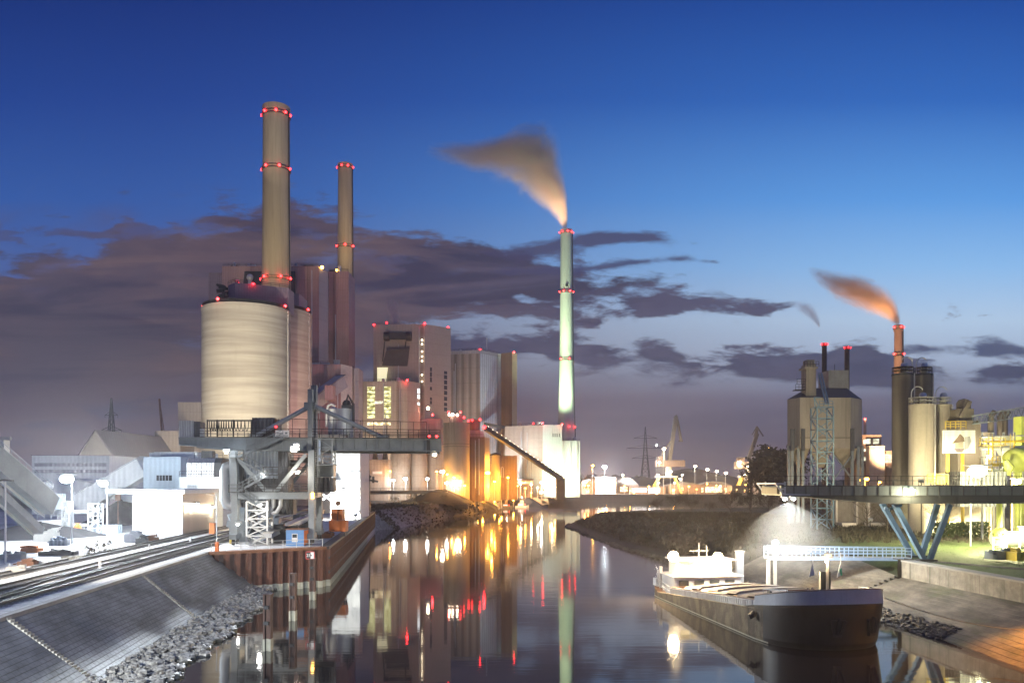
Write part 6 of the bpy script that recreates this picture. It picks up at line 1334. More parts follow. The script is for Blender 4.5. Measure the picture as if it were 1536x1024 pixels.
# ---------------------------------------------------------------- grain silo tower, lattice tower
Y = 172; ZR = 5.0
t = thing('hopper_silo', 'big grey brown hopper silo on legs with pitched roof and elevator', 'silo', (PX(1237, Y), Y, ZR))
def rp(px, dy): return (PX(px, Y + dy), Y + dy)
plan = [rp(1181, 4), rp(1200, 0), rp(1276, 0), rp(1293, 4), rp(1288, 17), rp(1188, 17)]
zw = PZ(596, Y); c = MB(); c.prism(plan, PZ(672, Y), zw); c.build('bin', 'dusty_silo', t)
pr = [rp(1211, 6), rp(1270, 6), rp(1268, 12), rp(1214, 12)]
c = MB(); zr = PZ(577, Y); A = [(x, y, zw) for x, y in plan]; B_ = [(pr[0][0], pr[0][1], zr), (pr[1][0], pr[1][1], zr), (pr[2][0], pr[2][1], zr), (pr[3][0], pr[3][1], zr)]
c.add(A + B_, [(0, 1, 6), (1, 2, 7, 6), (2, 3, 7), (3, 4, 8, 7), (4, 5, 9, 8), (5, 0, 6, 9), (6, 7, 8, 9)]); c.build('roof', 'roof_dark', t)
for x0, x1 in ((1184, 1214), (1214, 1248), (1248, 1290)):
    c = MB(); zt_, zb_ = PZ(672, Y), PZ(700, Y); a = [rp(x0, .5), rp(x1, .5), rp(x1, 14), rp(x0, 14)]; mx = sum(p[0] for p in a) / 4; my = Y + 7
    c.add([(p[0], p[1], zt_) for p in a] + [(mx + (p[0] - mx) * .25, my + (p[1] - my) * .25, zb_) for p in a], [(0, 1, 5, 4), (1, 2, 6, 5), (2, 3, 7, 6), (3, 0, 4, 7), (4, 5, 6, 7)]); c.build('hopper', 'dusty_silo', t)
for px in (1183, 1188, 1197, 1204, 1278, 1287, 1293):
    for dy in (.8, 13): c = MB(); p = rp(px, dy); c.box(p[0] - .28, p[0] + .28, p[1] - .28, p[1] + .28, ZR - .5, PZ(668, Y)); c.build('leg', 'crane_steel', t)
c = MB(); c.bar(P(1251, 682, Y + .8), P(1278, 718, Y + .8), .28); c.bar(P(1278, 682, Y + .8), P(1251, 718, Y + .8), .28); c.build('leg_brace', 'crane_steel', t)
for px in (1189, 1205, 1279):
    c = MB(); p = rp(px, -.35); c.box(p[0] - .4, p[0] + .4, p[1], p[1] + .34, PZ(676, Y), PZ(643, Y)); c.build('wall_pilaster', 'clad_dark', t)
c = MB(); c.box(PX(1200, Y), PX(1276, Y), Y - .12, Y - .01, PZ(657, Y), PZ(655.5, Y)); c.build('ledge', 'dark_silo', t)
c = MB(); c.box(*[PX(1243, Y + 6), PX(1273, Y + 6)], Y + 6, Y + 12, zr - .5, PZ(555, Y + 6)); c.build('roof_house', 'concrete', t)
c = MB(); c.tube(P(1252, 555, Y + 8), P(1252, 546, Y + 8), .06); c.build('aerial', 'steel_dark', t)
c = MB(); c.box(PX(1212, Y), PX(1227, Y), Y + 1, Y + 4, zw - .5, PZ(545, Y)); c.box(PX(1209, Y), PX(1229, Y), Y + .7, Y + 4.3, PZ(552, Y), PZ(549, Y)); c.box(PX(1214, Y), PX(1225, Y), Y + 1.2, Y + 3.8, PZ(545, Y), PZ(538, Y)); c.build('elevator_head', 'dusty_silo', t)
c = MB(); c.rail([(PX(1196, Y), Y + 1, PZ(583, Y)), (PX(1211, Y), Y + 1, PZ(583, Y))], 1.1, .7, .04); c.rail([(PX(1198, Y), Y + 1, PZ(575, Y)), (PX(1211, Y), Y + 1, PZ(575, Y))], 1.1, .7, .04); c.box(PX(1196, Y), PX(1211, Y), Y + 1, Y + 3, PZ(584, Y), PZ(583, Y)); c.rail([(PX(1208, Y), Y + .6, PZ(549, Y)), (PX(1230, Y), Y + .6, PZ(549, Y))], 1.1, .6, .04); c.build('platform', 'steel_dark', t)
for dx_ in (0, 4): c = MB(); c.bar(P(1228 + dx_, 560, Y - .5), P(1239 + dx_, 606, Y - 6), .3, .4); c.build('chute', 'bridge_blue', t)
for px, py0, lab in ((1236.5, 515, 'left slim dark chimney with red top behind the hopper silo'), (1270.5, 520, 'right slim dark chimney with red top behind the hopper silo')):
    Yc = 236; x = PX(px, Yc); h = thing('chimney', lab, 'chimney', (x, Yc, ZR), 'slim dark chimneys behind the hopper silo'); r = 3.5 * Yc / F
    c = MB(); c.lathe(x, Yc, [(r * 1.05, ZR), (r, PZ(py0, Yc))], 20); c.build('shaft', 'stack_dark', h); c = MB(); c.lathe(x, Yc, [(r + .1, PZ(py0 + 4, Yc)), (r + .1, PZ(py0 - .5, Yc)), (r - .3, PZ(py0 - .5, Yc))], 20); c.build('red_band', 'red_paint', h)
    for a in (-70, 0, 70): red(h, (x + (r + .25) * math.sin(math.radians(a)), Yc - (r + .25) * math.cos(math.radians(a)), PZ(py0 + 1.5, Yc)), .24, 0)
Y = 152; t = thing('lattice_tower', 'slender pale blue lattice tower in front of the hopper silo', 'lattice tower', (PX(1235, Y), Y, ZR))
c = MB(); x = PX(1236, Y); c.lattice(x + .2, Y + 1.5, ZR - .4, PZ(610, Y), 3.1, 3.1, 11, .17); c.build('lattice', 'bridge_blue', t)
c = MB(); c.bar((x - 1.7, Y, PZ(610, Y)), (x - 1.9, Y, PZ(596, Y)), .18); c.bar((x - 1.9, Y, PZ(596, Y)), (x - .7, Y, PZ(596, Y)), .16); c.bar((x - 1.9, Y, PZ(596, Y)), (x - .6, Y, PZ(617, Y)), .16); c.rail([(x - .9, Y, PZ(610, Y)), (x + 1.7, Y, PZ(610, Y))], 1.1, .7, .05); c.build('top_davit', 'bridge_blue', t)
# cement silos on the right
for px0, px1, pyt, Y, lab, arc in ((1339, 1369, 561, 150, 'tallest dark round silo on the right below the smoking chimney', 1), (1372, 1397.5, 561, 156, 'tall dark round silo behind the two shorter ones', 1), (1364, 1399.5, 607, 141, 'shorter front round silo lit yellow at its foot', 0), (1401, 1426, 607, 143, 'narrow short round silo next to the picture board', 0)):
    x = PX((px0 + px1) / 2, Y); r = (px1 - px0) / 2 * Y / F; zt = PZ(pyt, Y); t = thing('cement_silo', lab, 'silo', (x, Y, ZR), 'round cement silos on the right bank')
    c = MB(); c.lathe(x, Y, [(r, ZR), (r, zt)], 36); c.build('shell', 'dark_silo' if arc else 'dusty_silo', t); c = MB(); c.lathe(x, Y, [(r + .05, zt - .35), (r + .05, zt + .02), (.05, zt + .3)], 36); c.build('top', 'steel_dark' if arc else 'dusty_silo', t)
    c = MB()
    for k in range(18): a = 2 * math.pi * k / 18; c.bar((x + r * .97 * math.cos(a), Y + r * .97 * math.sin(a), zt), (x + r * .97 * math.cos(a), Y + r * .97 * math.sin(a), zt + 1.25), .05)
    for hh in (.65, 1.25): c.lathe(x, Y, [(r * .97 - .03, zt + hh - .03), (r * .97 + .03, zt + hh - .03), (r * .97 + .03, zt + hh + .03), (r * .97 - .03, zt + hh + .03)], 36, smooth=False)
    c.build('top_railing', 'steel_dark' if arc else 'tank_metal', t)
    c = MB(); c.lathe(x + r * .15, Y, [(.62, zt), (.62, zt + 1.8), (.45, zt + 2.1), (.05, zt + 2.2)], 16); c.build('dust_filter', 'tank_metal', t)
    c = MB(); sg = -1 if px0 > 1370 or not arc else 1
    c.path([(x + sg * r * .9, Y - .3, zt), (x + sg * r * .9, Y - .3, zt + 1.9)] + [(x + sg * (r * .9 - 1.1 * (1 - math.cos(a))) , Y - .3, zt + 1.9 + 1.3 * math.sin(a)) for a in [math.pi * k / 10 for k in range(1, 9)]], .09, 6); c.build('fill_pipe', 'tank_metal', t)
    c = MB(); c.tube((x + r * .85, Y - r * .62, ZR), (x + r * .85, Y - r * .62, zt), .12); c.build('riser_pipe', 'tank_metal', t)
stk = chimney(1347.3, 300, [(722, 6.4), (488, 5.5)], 'stack_red', 'reddish brown chimney trailing smoke behind the cement silos', [(491, (-70, 10, 75), 0), (531, (-70, 60), 0)], rl=.42, z0=ZR)

# plant at the right edge
Y = 132
t = thing('picture_board', 'large white board with a blurry picture of a red roofed house', 'billboard', (PX(1440, Y), Y, PZ(679, Y)))
c = MB(); c.box(PX(1416, Y), PX(1463, Y), Y, Y + .5, PZ(679.5, Y), PZ(645, Y)); c.build('board', 'clad_white', t)
for pts_, mt_ in (([(1428, 665), (1436, 656), (1440, 650), (1446, 656), (1447, 662)], 'clad_brown'), ([(1433, 663), (1445, 662), (1445, 672), (1433, 672)], 'clad_beige'), ([(1431, 672.3), (1447, 672.3), (1443, 678), (1435, 678)], 'clad_purple'), ([(1447.3, 655), (1455, 654), (1457, 662), (1452, 672), (1447.3, 674)], 'clad_grey')):
    c = MB(); c.extr([P(a, b_, Y - .02) for a, b_ in pts_], (0, .015, 0)); c.build('picture_shape', mt_, t)
for px in (1420, 1442): c = MB(); c.box(PX(px, Y + 1), PX(px + 2.5, Y + 1), Y + .6, Y + 1.2, ZR, PZ(679, Y)); c.build('leg', 'yellow_paint', t)
t = thing('mixing_plant', 'dark mixing plant with domed top behind the picture board', 'plant', (PX(1455, 140), 140, ZR)); Y = 138
c = MB(); c.box(PX(1437, Y), PX(1471, Y), Y, Y + 6, ZR, PZ(630, Y)); c.box(PX(1444, Y), PX(1466, Y), Y + 1, Y + 5, PZ(630, Y), PZ(612, Y)); c.build('tower', 'dark_silo', t)
c = MB(); c.lathe(PX(1460, Y), Y + 3, [(1.15, PZ(612, Y)), (1.15, PZ(602, Y)), (.8, PZ(597, Y)), (.05, PZ(595, Y))], 16); c.build('dome', 'dark_silo', t); c = MB(); c.obox(P(1448, 607, Y + 2), 1.2, 1.2, 1.6, 0, 0, .4); c.bar(P(1440, 625, Y), P(1452, 605, Y), .5); c.build('elevator_boot', 'dark_silo', t)
c = MB(); c.rail([(PX(1418, Y - 4), Y - 4, PZ(643, Y - 4)), (PX(1449, Y - 4), Y - 4, PZ(643, Y - 4))], 1.25, .8, .05, 3); c.build('yellow_railing', 'yellow_paint', t)
c = MB(); c.box(PX(1471.2, Y), PX(1492, Y), Y, Y + 5, ZR, PZ(648, Y)); c.build('side_house', 'clad_beige', t); c = MB(); c.box(PX(1478, Y), PX(1490, Y), Y - .8, Y - .02, PZ(690, Y), PZ(653, Y)); c.build('duct_shaft', 'tank_metal', t)
for px in (1486, 1500, 1507): c = MB(); c.path([P(px, 655, Y + 1), P(px, 625, Y + 1), P(px + 6, 617, Y + 1)], .5, 8); c.build('duct', 'dark_silo', t)
c = MB(); a, b_ = P(1458, 624, Y), P(1536, 611, Y - 4); a2, b2 = P(1458, 636, Y), P(1536, 625, Y - 4); c.bar(a, b_, .2); c.bar(a2, b2, .2)
for k in range(10): c.bar(a.lerp(b_, k / 10), a2.lerp(b2, (k + .5) / 10), .1); c.bar(a2.lerp(b2, (k + .5) / 10), a.lerp(b_, (k + 1) / 10), .1)
solo(c, 'truss_conveyor', 'crane_steel', 'thin truss conveyor rising to the right picture edge', 'conveyor')
c = MB(); Y = 128; x = PX(1519, Y); c.extr([P(1507, 655, Y), P(1532, 653, Y), P(1530, 668, Y), P(1524, 682, Y), P(1515, 682, Y), P(1508, 668, Y)], (0, 3, 0)); solo(c, 'metal_hopper', 'tank_metal', 'pale sheet metal hopper lit green at the right edge', 'hopper')
c = MB(); Y = 122; c.ball(P(1526, 690, Y), 2.0, 20, (1.1, 1, .95)); c.lathe(PX(1526, Y), Y, [(.4, ZR), (.4, PZ(708, Y))], 12); solo(c, 'round_tank', 'yellowgreen_paint', 'rounded yellow green tank at the right edge above the bridge', 'tank')
c = MB(); c.box(PX(1532, 126), PX(1548, 126), 126, 128, ZR, PZ(624, 126)); solo(c, 'yellow_column', 'yellowgreen_paint', 'tall yellow column cut by the right picture edge', 'column')
c = MB(); Y = 118; c.path([P(1508, 690, Y), P(1514, 700, Y), P(1509, 712, Y)], [.35, .7, .5], 10); solo(c, 'screw_pump', 'yellowgreen_paint', 'small bulging yellow green pump left of the round tank', 'pump')
c = MB(); Y = 116; c.box(PX(1440, Y), PX(1510, Y), Y, Y + 4, PZ(760, Y), PZ(707, Y)); solo(c, 'conveyor_cabin', 'clad_dark', 'low dark cabin standing behind the bridge deck at right', 'cabin')
c = MB(); c.rail([(PX(1391, 112), 112, PZ(726, 112)), (PX(1422, 112), 112, PZ(726, 112))], 1.4, .6, .05, 4); c.box(PX(1405, 112.2), PX(1419, 112.2), 112.2, 112.5, PZ(726, 112), PZ(713, 112)); solo(c, 'yellow_barrier', 'yellow_paint', 'yellow barrier rails in front of the round silos', 'railing')
# offices behind the silo gap
Y = 270; t = thing('office_block', 'distant office block with pale lit windows between the silos', 'building', (PX(1310, Y), Y, ZR))
c = MB(); c.box(PX(1292, Y), PX(1322, Y), Y, Y + 12, ZR, PZ(652, Y)); c.build('wall', 'clad_brown', t); c = MB(); c.box(PX(1304, Y - 3), PX(1327, Y - 3), Y - 3, Y - .05, ZR, PZ(669, Y)); c.build('stair_tower', 'clad_beige', t); c = MB(); c.box(PX(1327.2, Y), PX(1340, Y), Y - 1, Y + 8, ZR, PZ(676, Y)); c.build('wing', 'clad_brown', t)
for a in ((1295, 1306, 658, 665.5, .1), (1310, 1318.5, 658, 665.5, .1), (1304, 1327, 673, 677, 3.1), (1327.5, 1339, 681, 694, 1.1), (1295, 1303, 673, 677, .1), (1295, 1303.5, 685, 691, .1)):
    c = MB(); c.box(PX(a[0], Y - a[4]), PX(a[1], Y - a[4]), Y - a[4], Y - a[4] + .08, PZ(a[3], Y), PZ(a[2], Y)); c.build('window', 'win_pale', t)
c = MB(); c.lathe(PX(1297.5, 275), 275, [(.5, PZ(652, 275)), (.45, PZ(630, 275))], 12); c.build('flue', 'clad_beige', t); red(t, P(1297.5, 628, 274), .4, 20)
# things under the bridge
Y = 150; t = thing('works_building', 'grey works building with lit windows seen under the bridge', 'building', (PX(1440, Y), Y, ZR))
c = MB(); c.box(PX(1392, Y), PX(1500, Y), Y, Y + 8, ZR, PZ(750, Y)); c.build('wall', 'clad_beige', t)
for a in ((1419, 1430, 767, 776), (1475, 1481, 769, 778), (1482.5, 1487, 775, 778)): c = MB(); c.box(PX(a[0], Y), PX(a[1], Y), Y - .08, Y - .01, PZ(a[3], Y), PZ(a[2], Y)); c.build('window', 'win_pale', t)
c = MB(); Y = 170
for k, (px, w_) in enumerate(((1215, 4), (1246, 3), (1262, 4), (1286, 5), (1303, 4), (1318, 3))): pass
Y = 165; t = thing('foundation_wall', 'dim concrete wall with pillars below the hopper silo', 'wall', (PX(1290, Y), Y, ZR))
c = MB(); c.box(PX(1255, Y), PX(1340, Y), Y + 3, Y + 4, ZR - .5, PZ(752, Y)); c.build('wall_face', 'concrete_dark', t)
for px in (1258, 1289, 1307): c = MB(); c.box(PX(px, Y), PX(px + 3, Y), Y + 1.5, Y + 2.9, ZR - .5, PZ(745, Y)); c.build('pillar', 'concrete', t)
for px0, px1 in ((1263, 1285), (1306, 1330)):
    c = MB(); c.box(PX(px0, Y - 6), PX(px1, Y - 6), Y - 6, Y - 3, ZR - .5, PZ(784, Y - 6)); solo(c, 'concrete_block', 'concrete', ['grey concrete block at the foot of the lattice tower', 'grey concrete block in bare bushes below the bridge'][px0 > 1290], 'block')
c = MB(); Y = 104; c.path([P(1499, 750, Y), P(1499, 790, Y), P(1494, 797, Y), P(1497, 806, Y), P(1506, 806, Y)], .36, 10); c.ball(P(1500, 800, Y), .9, 12); solo(c, 'pump_unit', 'yellowgreen_paint', 'yellow vertical pipe with pump hanging under the bridge', 'pump')
c = MB(); p = G(1490, 828, 5.0)
for x0 in (0, 1.7): c.box(p.x + x0 - .05, p.x + x0 + .05, p.y, p.y + .1, 5, 6.9)
for z in (6.0, 6.9): c.box(p.x + .055, p.x + 1.645, p.y, p.y + .1, z - .05, z + .05)
solo(c, 'tubular_barrier', 'white_paint', 'white tubular frame on the lawn at the right edge', 'frame')
random.seed(4)
junk(1505, 838, 3.2, 2, 1.5, 'dark pumps and valves on the lawn edge at right', 'crane_steel', 'valve_set', seed=41)
junk(1530, 840, 2.4, 2, 1.6, 'yellow and dark machinery cut by the right edge', 'yellow_paint', 'machine', seed=42)
c = MB(); p = G(1520, 822, 5); c.path([(p.x - 1.5, p.y + 2, 6.2), (p.x + 4, p.y + 2, 6.2)], 1.0, 16); c.box(p.x - 1, p.x - .6, p.y + 1.4, p.y + 2.6, 4.8, 5.6); c.box(p.x + 2.6, p.x + 3, p.y + 1.4, p.y + 2.6, 4.8, 5.6); solo(c, 'lying_tank', 'tank_metal', 'lying pale cylinder tank behind the lawn machinery', 'tank')
c = MB()
for k in range(2): c.bar((44.5 + k * 1.3, 93, 5.02), (60 + k * 1.3, 70, 5.02), .12, .1)
solo(c, 'pipe_run', 'rail_steel', 'two thin dark pipes lying along the lawn above the wall', 'pipe')
# trees
random.seed(12)
def bare_tree(x, y, z0, h, label, name='bare_tree', spread=.42, n0=7, cat='tree', mtx='bark', group=None, twigs=True, foliage=0):
    t = thing(name, label, cat, (x, y, z0), group); c = MB(); top = Vector((x + random.uniform(-.4, .4), y, z0 + h * .62)); base = Vector((x, y, z0 - .3)); r0 = h * .022
    c.path([base, base.lerp(top, .45) + Vector((random.uniform(-.2, .2), 0, 0)), top], [r0, r0 * .75, r0 * .35], 6); c.build('trunk', mtx, t)
    cr_ = MB(); tips = []
    def grow(p, d, L, r, k):
        q = p + d * L; cr_.path([p, p.lerp(q, .5) + Vector((random.uniform(-1, 1), random.uniform(-1, 1), random.uniform(-.3, .6))) * L * .08, q], [r, r * .75, r * .5], 4 if k > 1 else 5, False); tips.append(q)
        if k < 4:
            for _ in range(3 if k < 3 else 2):
                nd = (d + Vector((random.uniform(-1, 1), random.uniform(-1, 1), random.uniform(-.25, .75))) * .75).normalized(); grow(p.lerp(q, random.uniform(.45, 1)), nd, L * random.uniform(.55, .75), r * .55, k + 1)
    for i in range(n0):
        f = .3 + .7 * i / n0; a = random.uniform(0, 6.28); grow(base.lerp(top, f), Vector((math.cos(a) * .8, math.sin(a) * .8, random.uniform(.35, 1.0))).normalized(), h * spread * random.uniform(.5, .8) * (1.1 - f * .4), r0 * .4, 1)
    for _ in range(foliage):
        q = random.choice(tips) + Vector((random.gauss(0, 1), random.gauss(0, 1), random.gauss(0, 1))) * h * .05; s_ = h * random.uniform(.012, .035)
        d1 = Vector((random.uniform(-1, 1), random.uniform(-1, 1), random.uniform(-1, 1))).normalized() * s_; d2 = Vector((random.uniform(-1, 1), random.uniform(-1, 1), random.uniform(-1, 1))).normalized() * s_; cr_.add([q - d1, q + d2, q + d1, q - d2], [(0, 1, 2, 3)])
    cr_.build('crown', mtx if not foliage else 'foliage_dark', t); return t
bare_tree(PX(1126, 300), 300, 4.2, 22, 'bare branching tree silhouetted right of the second harbour crane', n0=10)
bare_tree(PX(1157, 330), 330, 4.2, 25, 'darkest dense tree beside the hopper silo', name='dark_tree', n0=12, foliage=3200)
bare_tree(PX(1175, 345), 345, 4.2, 27, 'tall dark tree crown touching the left side of the hopper silo', name='dark_tree', n0=12, foliage=3200)
bare_tree(PX(1140, 345), 345, 4.2, 23, 'dark tree crown between bare tree and the orange street lamp', name='dark_tree', n0=12, foliage=3000)
for k, (px, Y, h, lab) in enumerate(((985, 262, 5.2, 'dark scrub nearest the tip of the spit'), (1012, 270, 7.5, 'taller dark scrub on the spit below the harbour crane'), (1036, 265, 6.5, 'round dark scrub on the middle of the spit'), (1063, 250, 4.2, 'low scrub on the spit in front of the lit basin water'), (1096, 250, 8.5, 'large dark scrub right of the lit basin water'), (1125, 245, 8, 'wide dark scrub below the second harbour crane'), (1152, 235, 8.5, 'dark scrub on the spit left of the bridge tip'), (1185, 215, 7.5, 'dark scrub behind the bridge tip floodlights'), (1212, 205, 6, 'dim scrub behind the lattice tower foot'))):
    x = PX(px, Y); bare_tree(x, Y, hR(x, Y) - .1, h * .72, lab, name='scrub', n0=14, spread=.85, group='scrub on the spit', cat='scrub', foliage=1500)
for k, (px, Y, h, lab) in enumerate(((1330, 140, 6, 'bare shrub left behind the blue V legs'), (1352, 150, 7, 'bare shrub between the blue V legs'), (1412, 135, 6.5, 'bare shrub right of the blue V legs'), (1435, 142, 5, 'bare shrub near the lamps under the bridge'), (1300, 150, 7, 'bare shrub in front of the dim pillar wall'))):
    bare_tree(PX(px, Y), Y, 4.8, h, lab, name='bare_shrub', n0=9, spread=.6, group='bare shrubs behind the V legs', cat='shrub')
for px0, px1, Y, h, lab in ((1402, 1440, 128, 2.6, 'left half of the dim hedge behind the lawn'), (1440, 1484, 126, 2.8, 'right half of the dim hedge behind the lawn')):
    mb = MB()
    for _ in range(1500):
        q = Vector((random.uniform(PX(px0, Y), PX(px1, Y)), Y + random.uniform(-1, 1), 4.8 + h * random.random() ** .8)); s_ = random.uniform(.1, .24); d1 = Vector((random.uniform(-1, 1), random.uniform(-1, 1), random.uniform(-1, 1))).normalized() * s_; d2 = Vector((random.uniform(-1, 1), random.uniform(-1, 1), random.uniform(-1, 1))).normalized() * s_; mb.add([q - d1, q + d2, q + d1, q - d2], [(0, 1, 2, 3)])
    solo(mb, 'hedge', 'foliage_green', lab, 'hedge', 'hedges behind the lawn')

# ---------------------------------------------------------------- far harbour shore
def shed(px0, px1, pyt, Y, dep, label, mname, wins=(), wm='win_sodium', name='harbour_shed', pitch=0, roofm='roof_dark', pyb=None):
    t = thing(name, label, 'shed', (PX((px0 + px1) / 2, Y), Y, ZG)); c = MB(); c.box(PX(px0, Y), PX(px1, Y), Y, Y + dep, ZG, PZ(pyt, Y)); c.build('wall', mname, t)
    if pitch:
        c = MB(); x0, x1, z = PX(px0, Y), PX(px1, Y), PZ(pyt, Y); n = 10; pts = [(lerp(x0, x1, i / n), Y - .3, z + .05 + pitch * math.sin(math.pi * i / n)) for i in range(n + 1)]; c.extr(pts, (0, dep, 0)); c.build('roof', roofm, t)
    else: c = MB(); c.box(PX(px0, Y) - .4, PX(px1, Y) + .4, Y - .4, Y + dep + .3, PZ(pyt, Y) + .01, PZ(pyt, Y) + .5); c.build('roof', roofm, t)
    for a, b_, y0, y1 in wins: c = MB(); c.box(PX(a, Y), PX(b_, Y), Y - .15, Y - .02, PZ(y1, Y), PZ(y0, Y)); c.build('lit_bay', wm, t)
    return t
shed(692, 724, 731, 420, 10, 'low sheds with bright bays left of the orange wall foot', 'clad_brown', ((694, 699, 735, 742), (702, 706, 733, 743), (711, 717, 735, 743)), 'win_warm')
shed(748, 776, 729, 430, 12, 'orange lit shed behind the little white boat', 'clad_beige', ((752, 758, 735, 740), (762, 772, 735, 742)), 'win_sodium')
shed(777, 800, 719, 440, 8, 'dark shed with lit roof band under the conveyor trestle', 'clad_brown', ((778, 799, 721.5, 725),), 'win_sodium')
shed(846, 872, 726, 520, 12, 'brown shed at the foot of the glaring white wall', 'clad_brown', ((848, 856, 733, 740), (866, 870, 731, 739)), 'win_sodium')
shed(872, 902, 721, 575, 14, 'long pale shed right of the glaring white wall', 'clad_brown', ((878, 884, 733, 739),), 'win_warm', pitch=1.2)
shed(893, 924, 716, 570, 12, 'white box shed with a bright end beside the star bright lamp', 'clad_beige', ((917, 924, 717, 737), (897, 907, 729, 738)), 'win_warm')
shed(925, 958, 727, 590, 22, 'shed with a big curved grey roof on the far quay', 'clad_brown', ((930, 950, 730, 737),), 'win_warm', pitch=5.5, roofm='roof_grey')
shed(945, 998, 730, 572, 12, 'long low shed blazing with white light left of the crane foot', 'clad_brown', ((948, 970, 731.5, 738), (973, 990, 731, 739)), 'win_white')
shed(1003, 1050, 727, 575, 18, 'dim brown hall right of the crane foot', 'clad_brown', ((1008, 1012, 733, 740), (1022, 1025, 731, 735)), 'win_sodium', pitch=2)
shed(1050, 1098, 727, 580, 18, 'hall with one long bright window band in the far harbour', 'clad_brown', ((1058, 1083, 730, 738), (1088, 1091, 731, 738), (1052, 1055, 731, 738)), 'win_warm', pitch=2.5)
shed(1098, 1136, 729, 560, 14, 'low shed with scattered orange lights right in the harbour', 'clad_brown', ((1104, 1106, 733, 737), (1116, 1118, 734, 738), (1124, 1127, 733, 738)), 'win_sodium')
shed(1140, 1178, 712, 520, 14, 'dark building with tiny lit windows behind the dark trees', 'clad_brown', ((1164, 1167, 705.5, 708), (1150, 1153, 716, 719)), 'win_warm')
for k, (px, Y, w_, h, lab) in enumerate(((905, 760, 38, 9, 'dark far heap behind the white box shed'), (960, 720, 48, 13, 'broad dark heap behind the curved roof shed'), (1040, 760, 60, 20, 'dark heap between the two harbour cranes'), (1085, 800, 50, 14, 'dark far heap under the row of harbour lamps'))):
    mound('bulk_heap', PX(px, Y), Y, w_, 25, h, 'coal', lab, 'bulk heap', pw=1.5)
c = MB(); Yd = 1500
for k in range(900):
    x = random.uniform(-1900, 1900); h = random.uniform(5, 14) * (1 + .5 * math.sin(x * .01)); s_ = random.uniform(6, 16); y = Yd + random.uniform(-60, 60); c.ball((x, y, ZG + h * .4), s_, 6, (1, 1, h / s_ * .8), .25)
tag(c.build('distant_trees', 'foliage_dark', origin=(0, 0, 0)), 'dark belt of far trees along the horizon', 'trees', kind='stuff')
def harbour_crane(pxc, Y, jib, label, body, portal, group='harbour cranes on the far quay'):
    x = PX(pxc, Y); t = thing('harbour_crane', label, 'crane', (x, Y, ZG), group); (a0, a1, at, ab) = portal
    for px in (a0, a1):
        for dy in (-4, 4): c = MB(); c.bar((PX(px, Y), Y + dy, ZG), (PX(lerp(pxc, px, .5), Y), Y + dy * .6, PZ(at, Y)), 1.1); c.build('leg', 'yellow_paint', t)
    c = MB(); c.box(PX(lerp(pxc, a0, .7), Y), PX(lerp(pxc, a1, .7), Y), Y - 3, Y + 3, PZ(at, Y), PZ(at - 2.5, Y)); c.build('portal_deck', 'clad_beige', t)
    b0, b1, bt, bb = body; c = MB(); c.box(PX(b0, Y), PX(b1, Y), Y - 3.5, Y + 3.5, PZ(bb, Y), PZ(bt, Y)); c.box(PX(b0 + 3, Y), PX(b0 + 12, Y), Y - 3, Y + 3, PZ(bt, Y), PZ(bt - 6, Y)); c.build('machine_house', 'clad_brown', t)
    c = MB(); c.lathe(x, Y, [(2.6, PZ(at - 2.5, Y)), (2.2, PZ(bb, Y))], 14); c.build('slewing_column', 'clad_beige', t)
    for k, (p, q, w_) in enumerate(jib): c = MB(); c.bar(P(*p, Y), P(*q, Y), w_, w_); c.build('jib', 'dark_silo', t)
    return t
hc = harbour_crane(1003, 578, [((1004, 692), (1014, 624), 2.6), ((1014, 622), (1021, 660), 1.3), ((1012, 628), (1007, 655), .7), ((1017, 628), (1023, 660), .5), ((1010, 655), (996, 676), .9), ((1018, 661), (1024, 661), 1.2)], 'larger yellow lit harbour crane with tall jib raised steeply', (984, 1026, 690, 700), (974, 1021, 716, 742))
c = MB(); c.bar(P(996, 690, 575), P(996, 672, 575), .9); c.bar(P(989, 690, 575), P(996, 672, 575), .4); c.build('cabin_mast', 'clad_beige', hc)
hc2 = harbour_crane(1123, 572, [((1122, 690), (1136, 650), 2.4), ((1136, 640), (1131, 655), .9), ((1135, 639), (1145, 654), .9), ((1135, 640), (1128, 652), .6), ((1136, 650), (1135, 640), 1.2)], 'smaller harbour crane with low jib beside the bare tree', (1103, 1142, 692, 703), (1102, 1140, 716, 742))
# little boats
def boat(px, pw, L, label, hull='white_paint', cabin='ship_white', group=None, ry=1):
    p = G(px, pw, 0); t = thing('workboat', label, 'boat', p, group); c = MB(); w_ = L * .3
    c.prism([(p.x - L / 2, p.y - w_ / 2), (p.x + L * .25, p.y - w_ / 2), (p.x + L / 2, p.y), (p.x + L * .25, p.y + w_ / 2), (p.x - L / 2, p.y + w_ / 2)], -.3, [.9, 1.0, 1.5, 1.0, .9]); c.build('hull', hull, t)
    cb_ = MB(); cb_.box(p.x - L * .3, p.x + L * .12, p.y - w_ * .35, p.y + w_ * .35, .9, 2.3); cb_.box(p.x - L * .15, p.x + L * .1, p.y - w_ * .3, p.y + w_ * .3, 2.3, 3.9); cb_ = cb_.build('cabin', cabin, t)
    for k in range(3): c = MB(); x0 = p.x - L * .26 + k * L * .12; c.box(x0, x0 + L * .07, p.y - w_ * .36, p.y - w_ * .351, 1.4, 2.0); c.build('window', 'win_white', cb_)
    c = MB(); c.tube((p.x, p.y, 3.9), (p.x, p.y, 6.2), .1); c.build('mast', 'galvanised', t); c = MB(); c.ball((p.x, p.y - .2, 5.6), .22, 8); c.build('mast_lamp', 'glow_white', t)
    c = MB(); c.ball((p.x + L * .22, p.y - w_ * .4, 1.7), .25, 8); c.build('side_lamp', 'glow_red', t); return t
boat(783, 761, 7.5, 'small white cabin boat moored in front of the orange lit shore', group='small boats at the far bank')
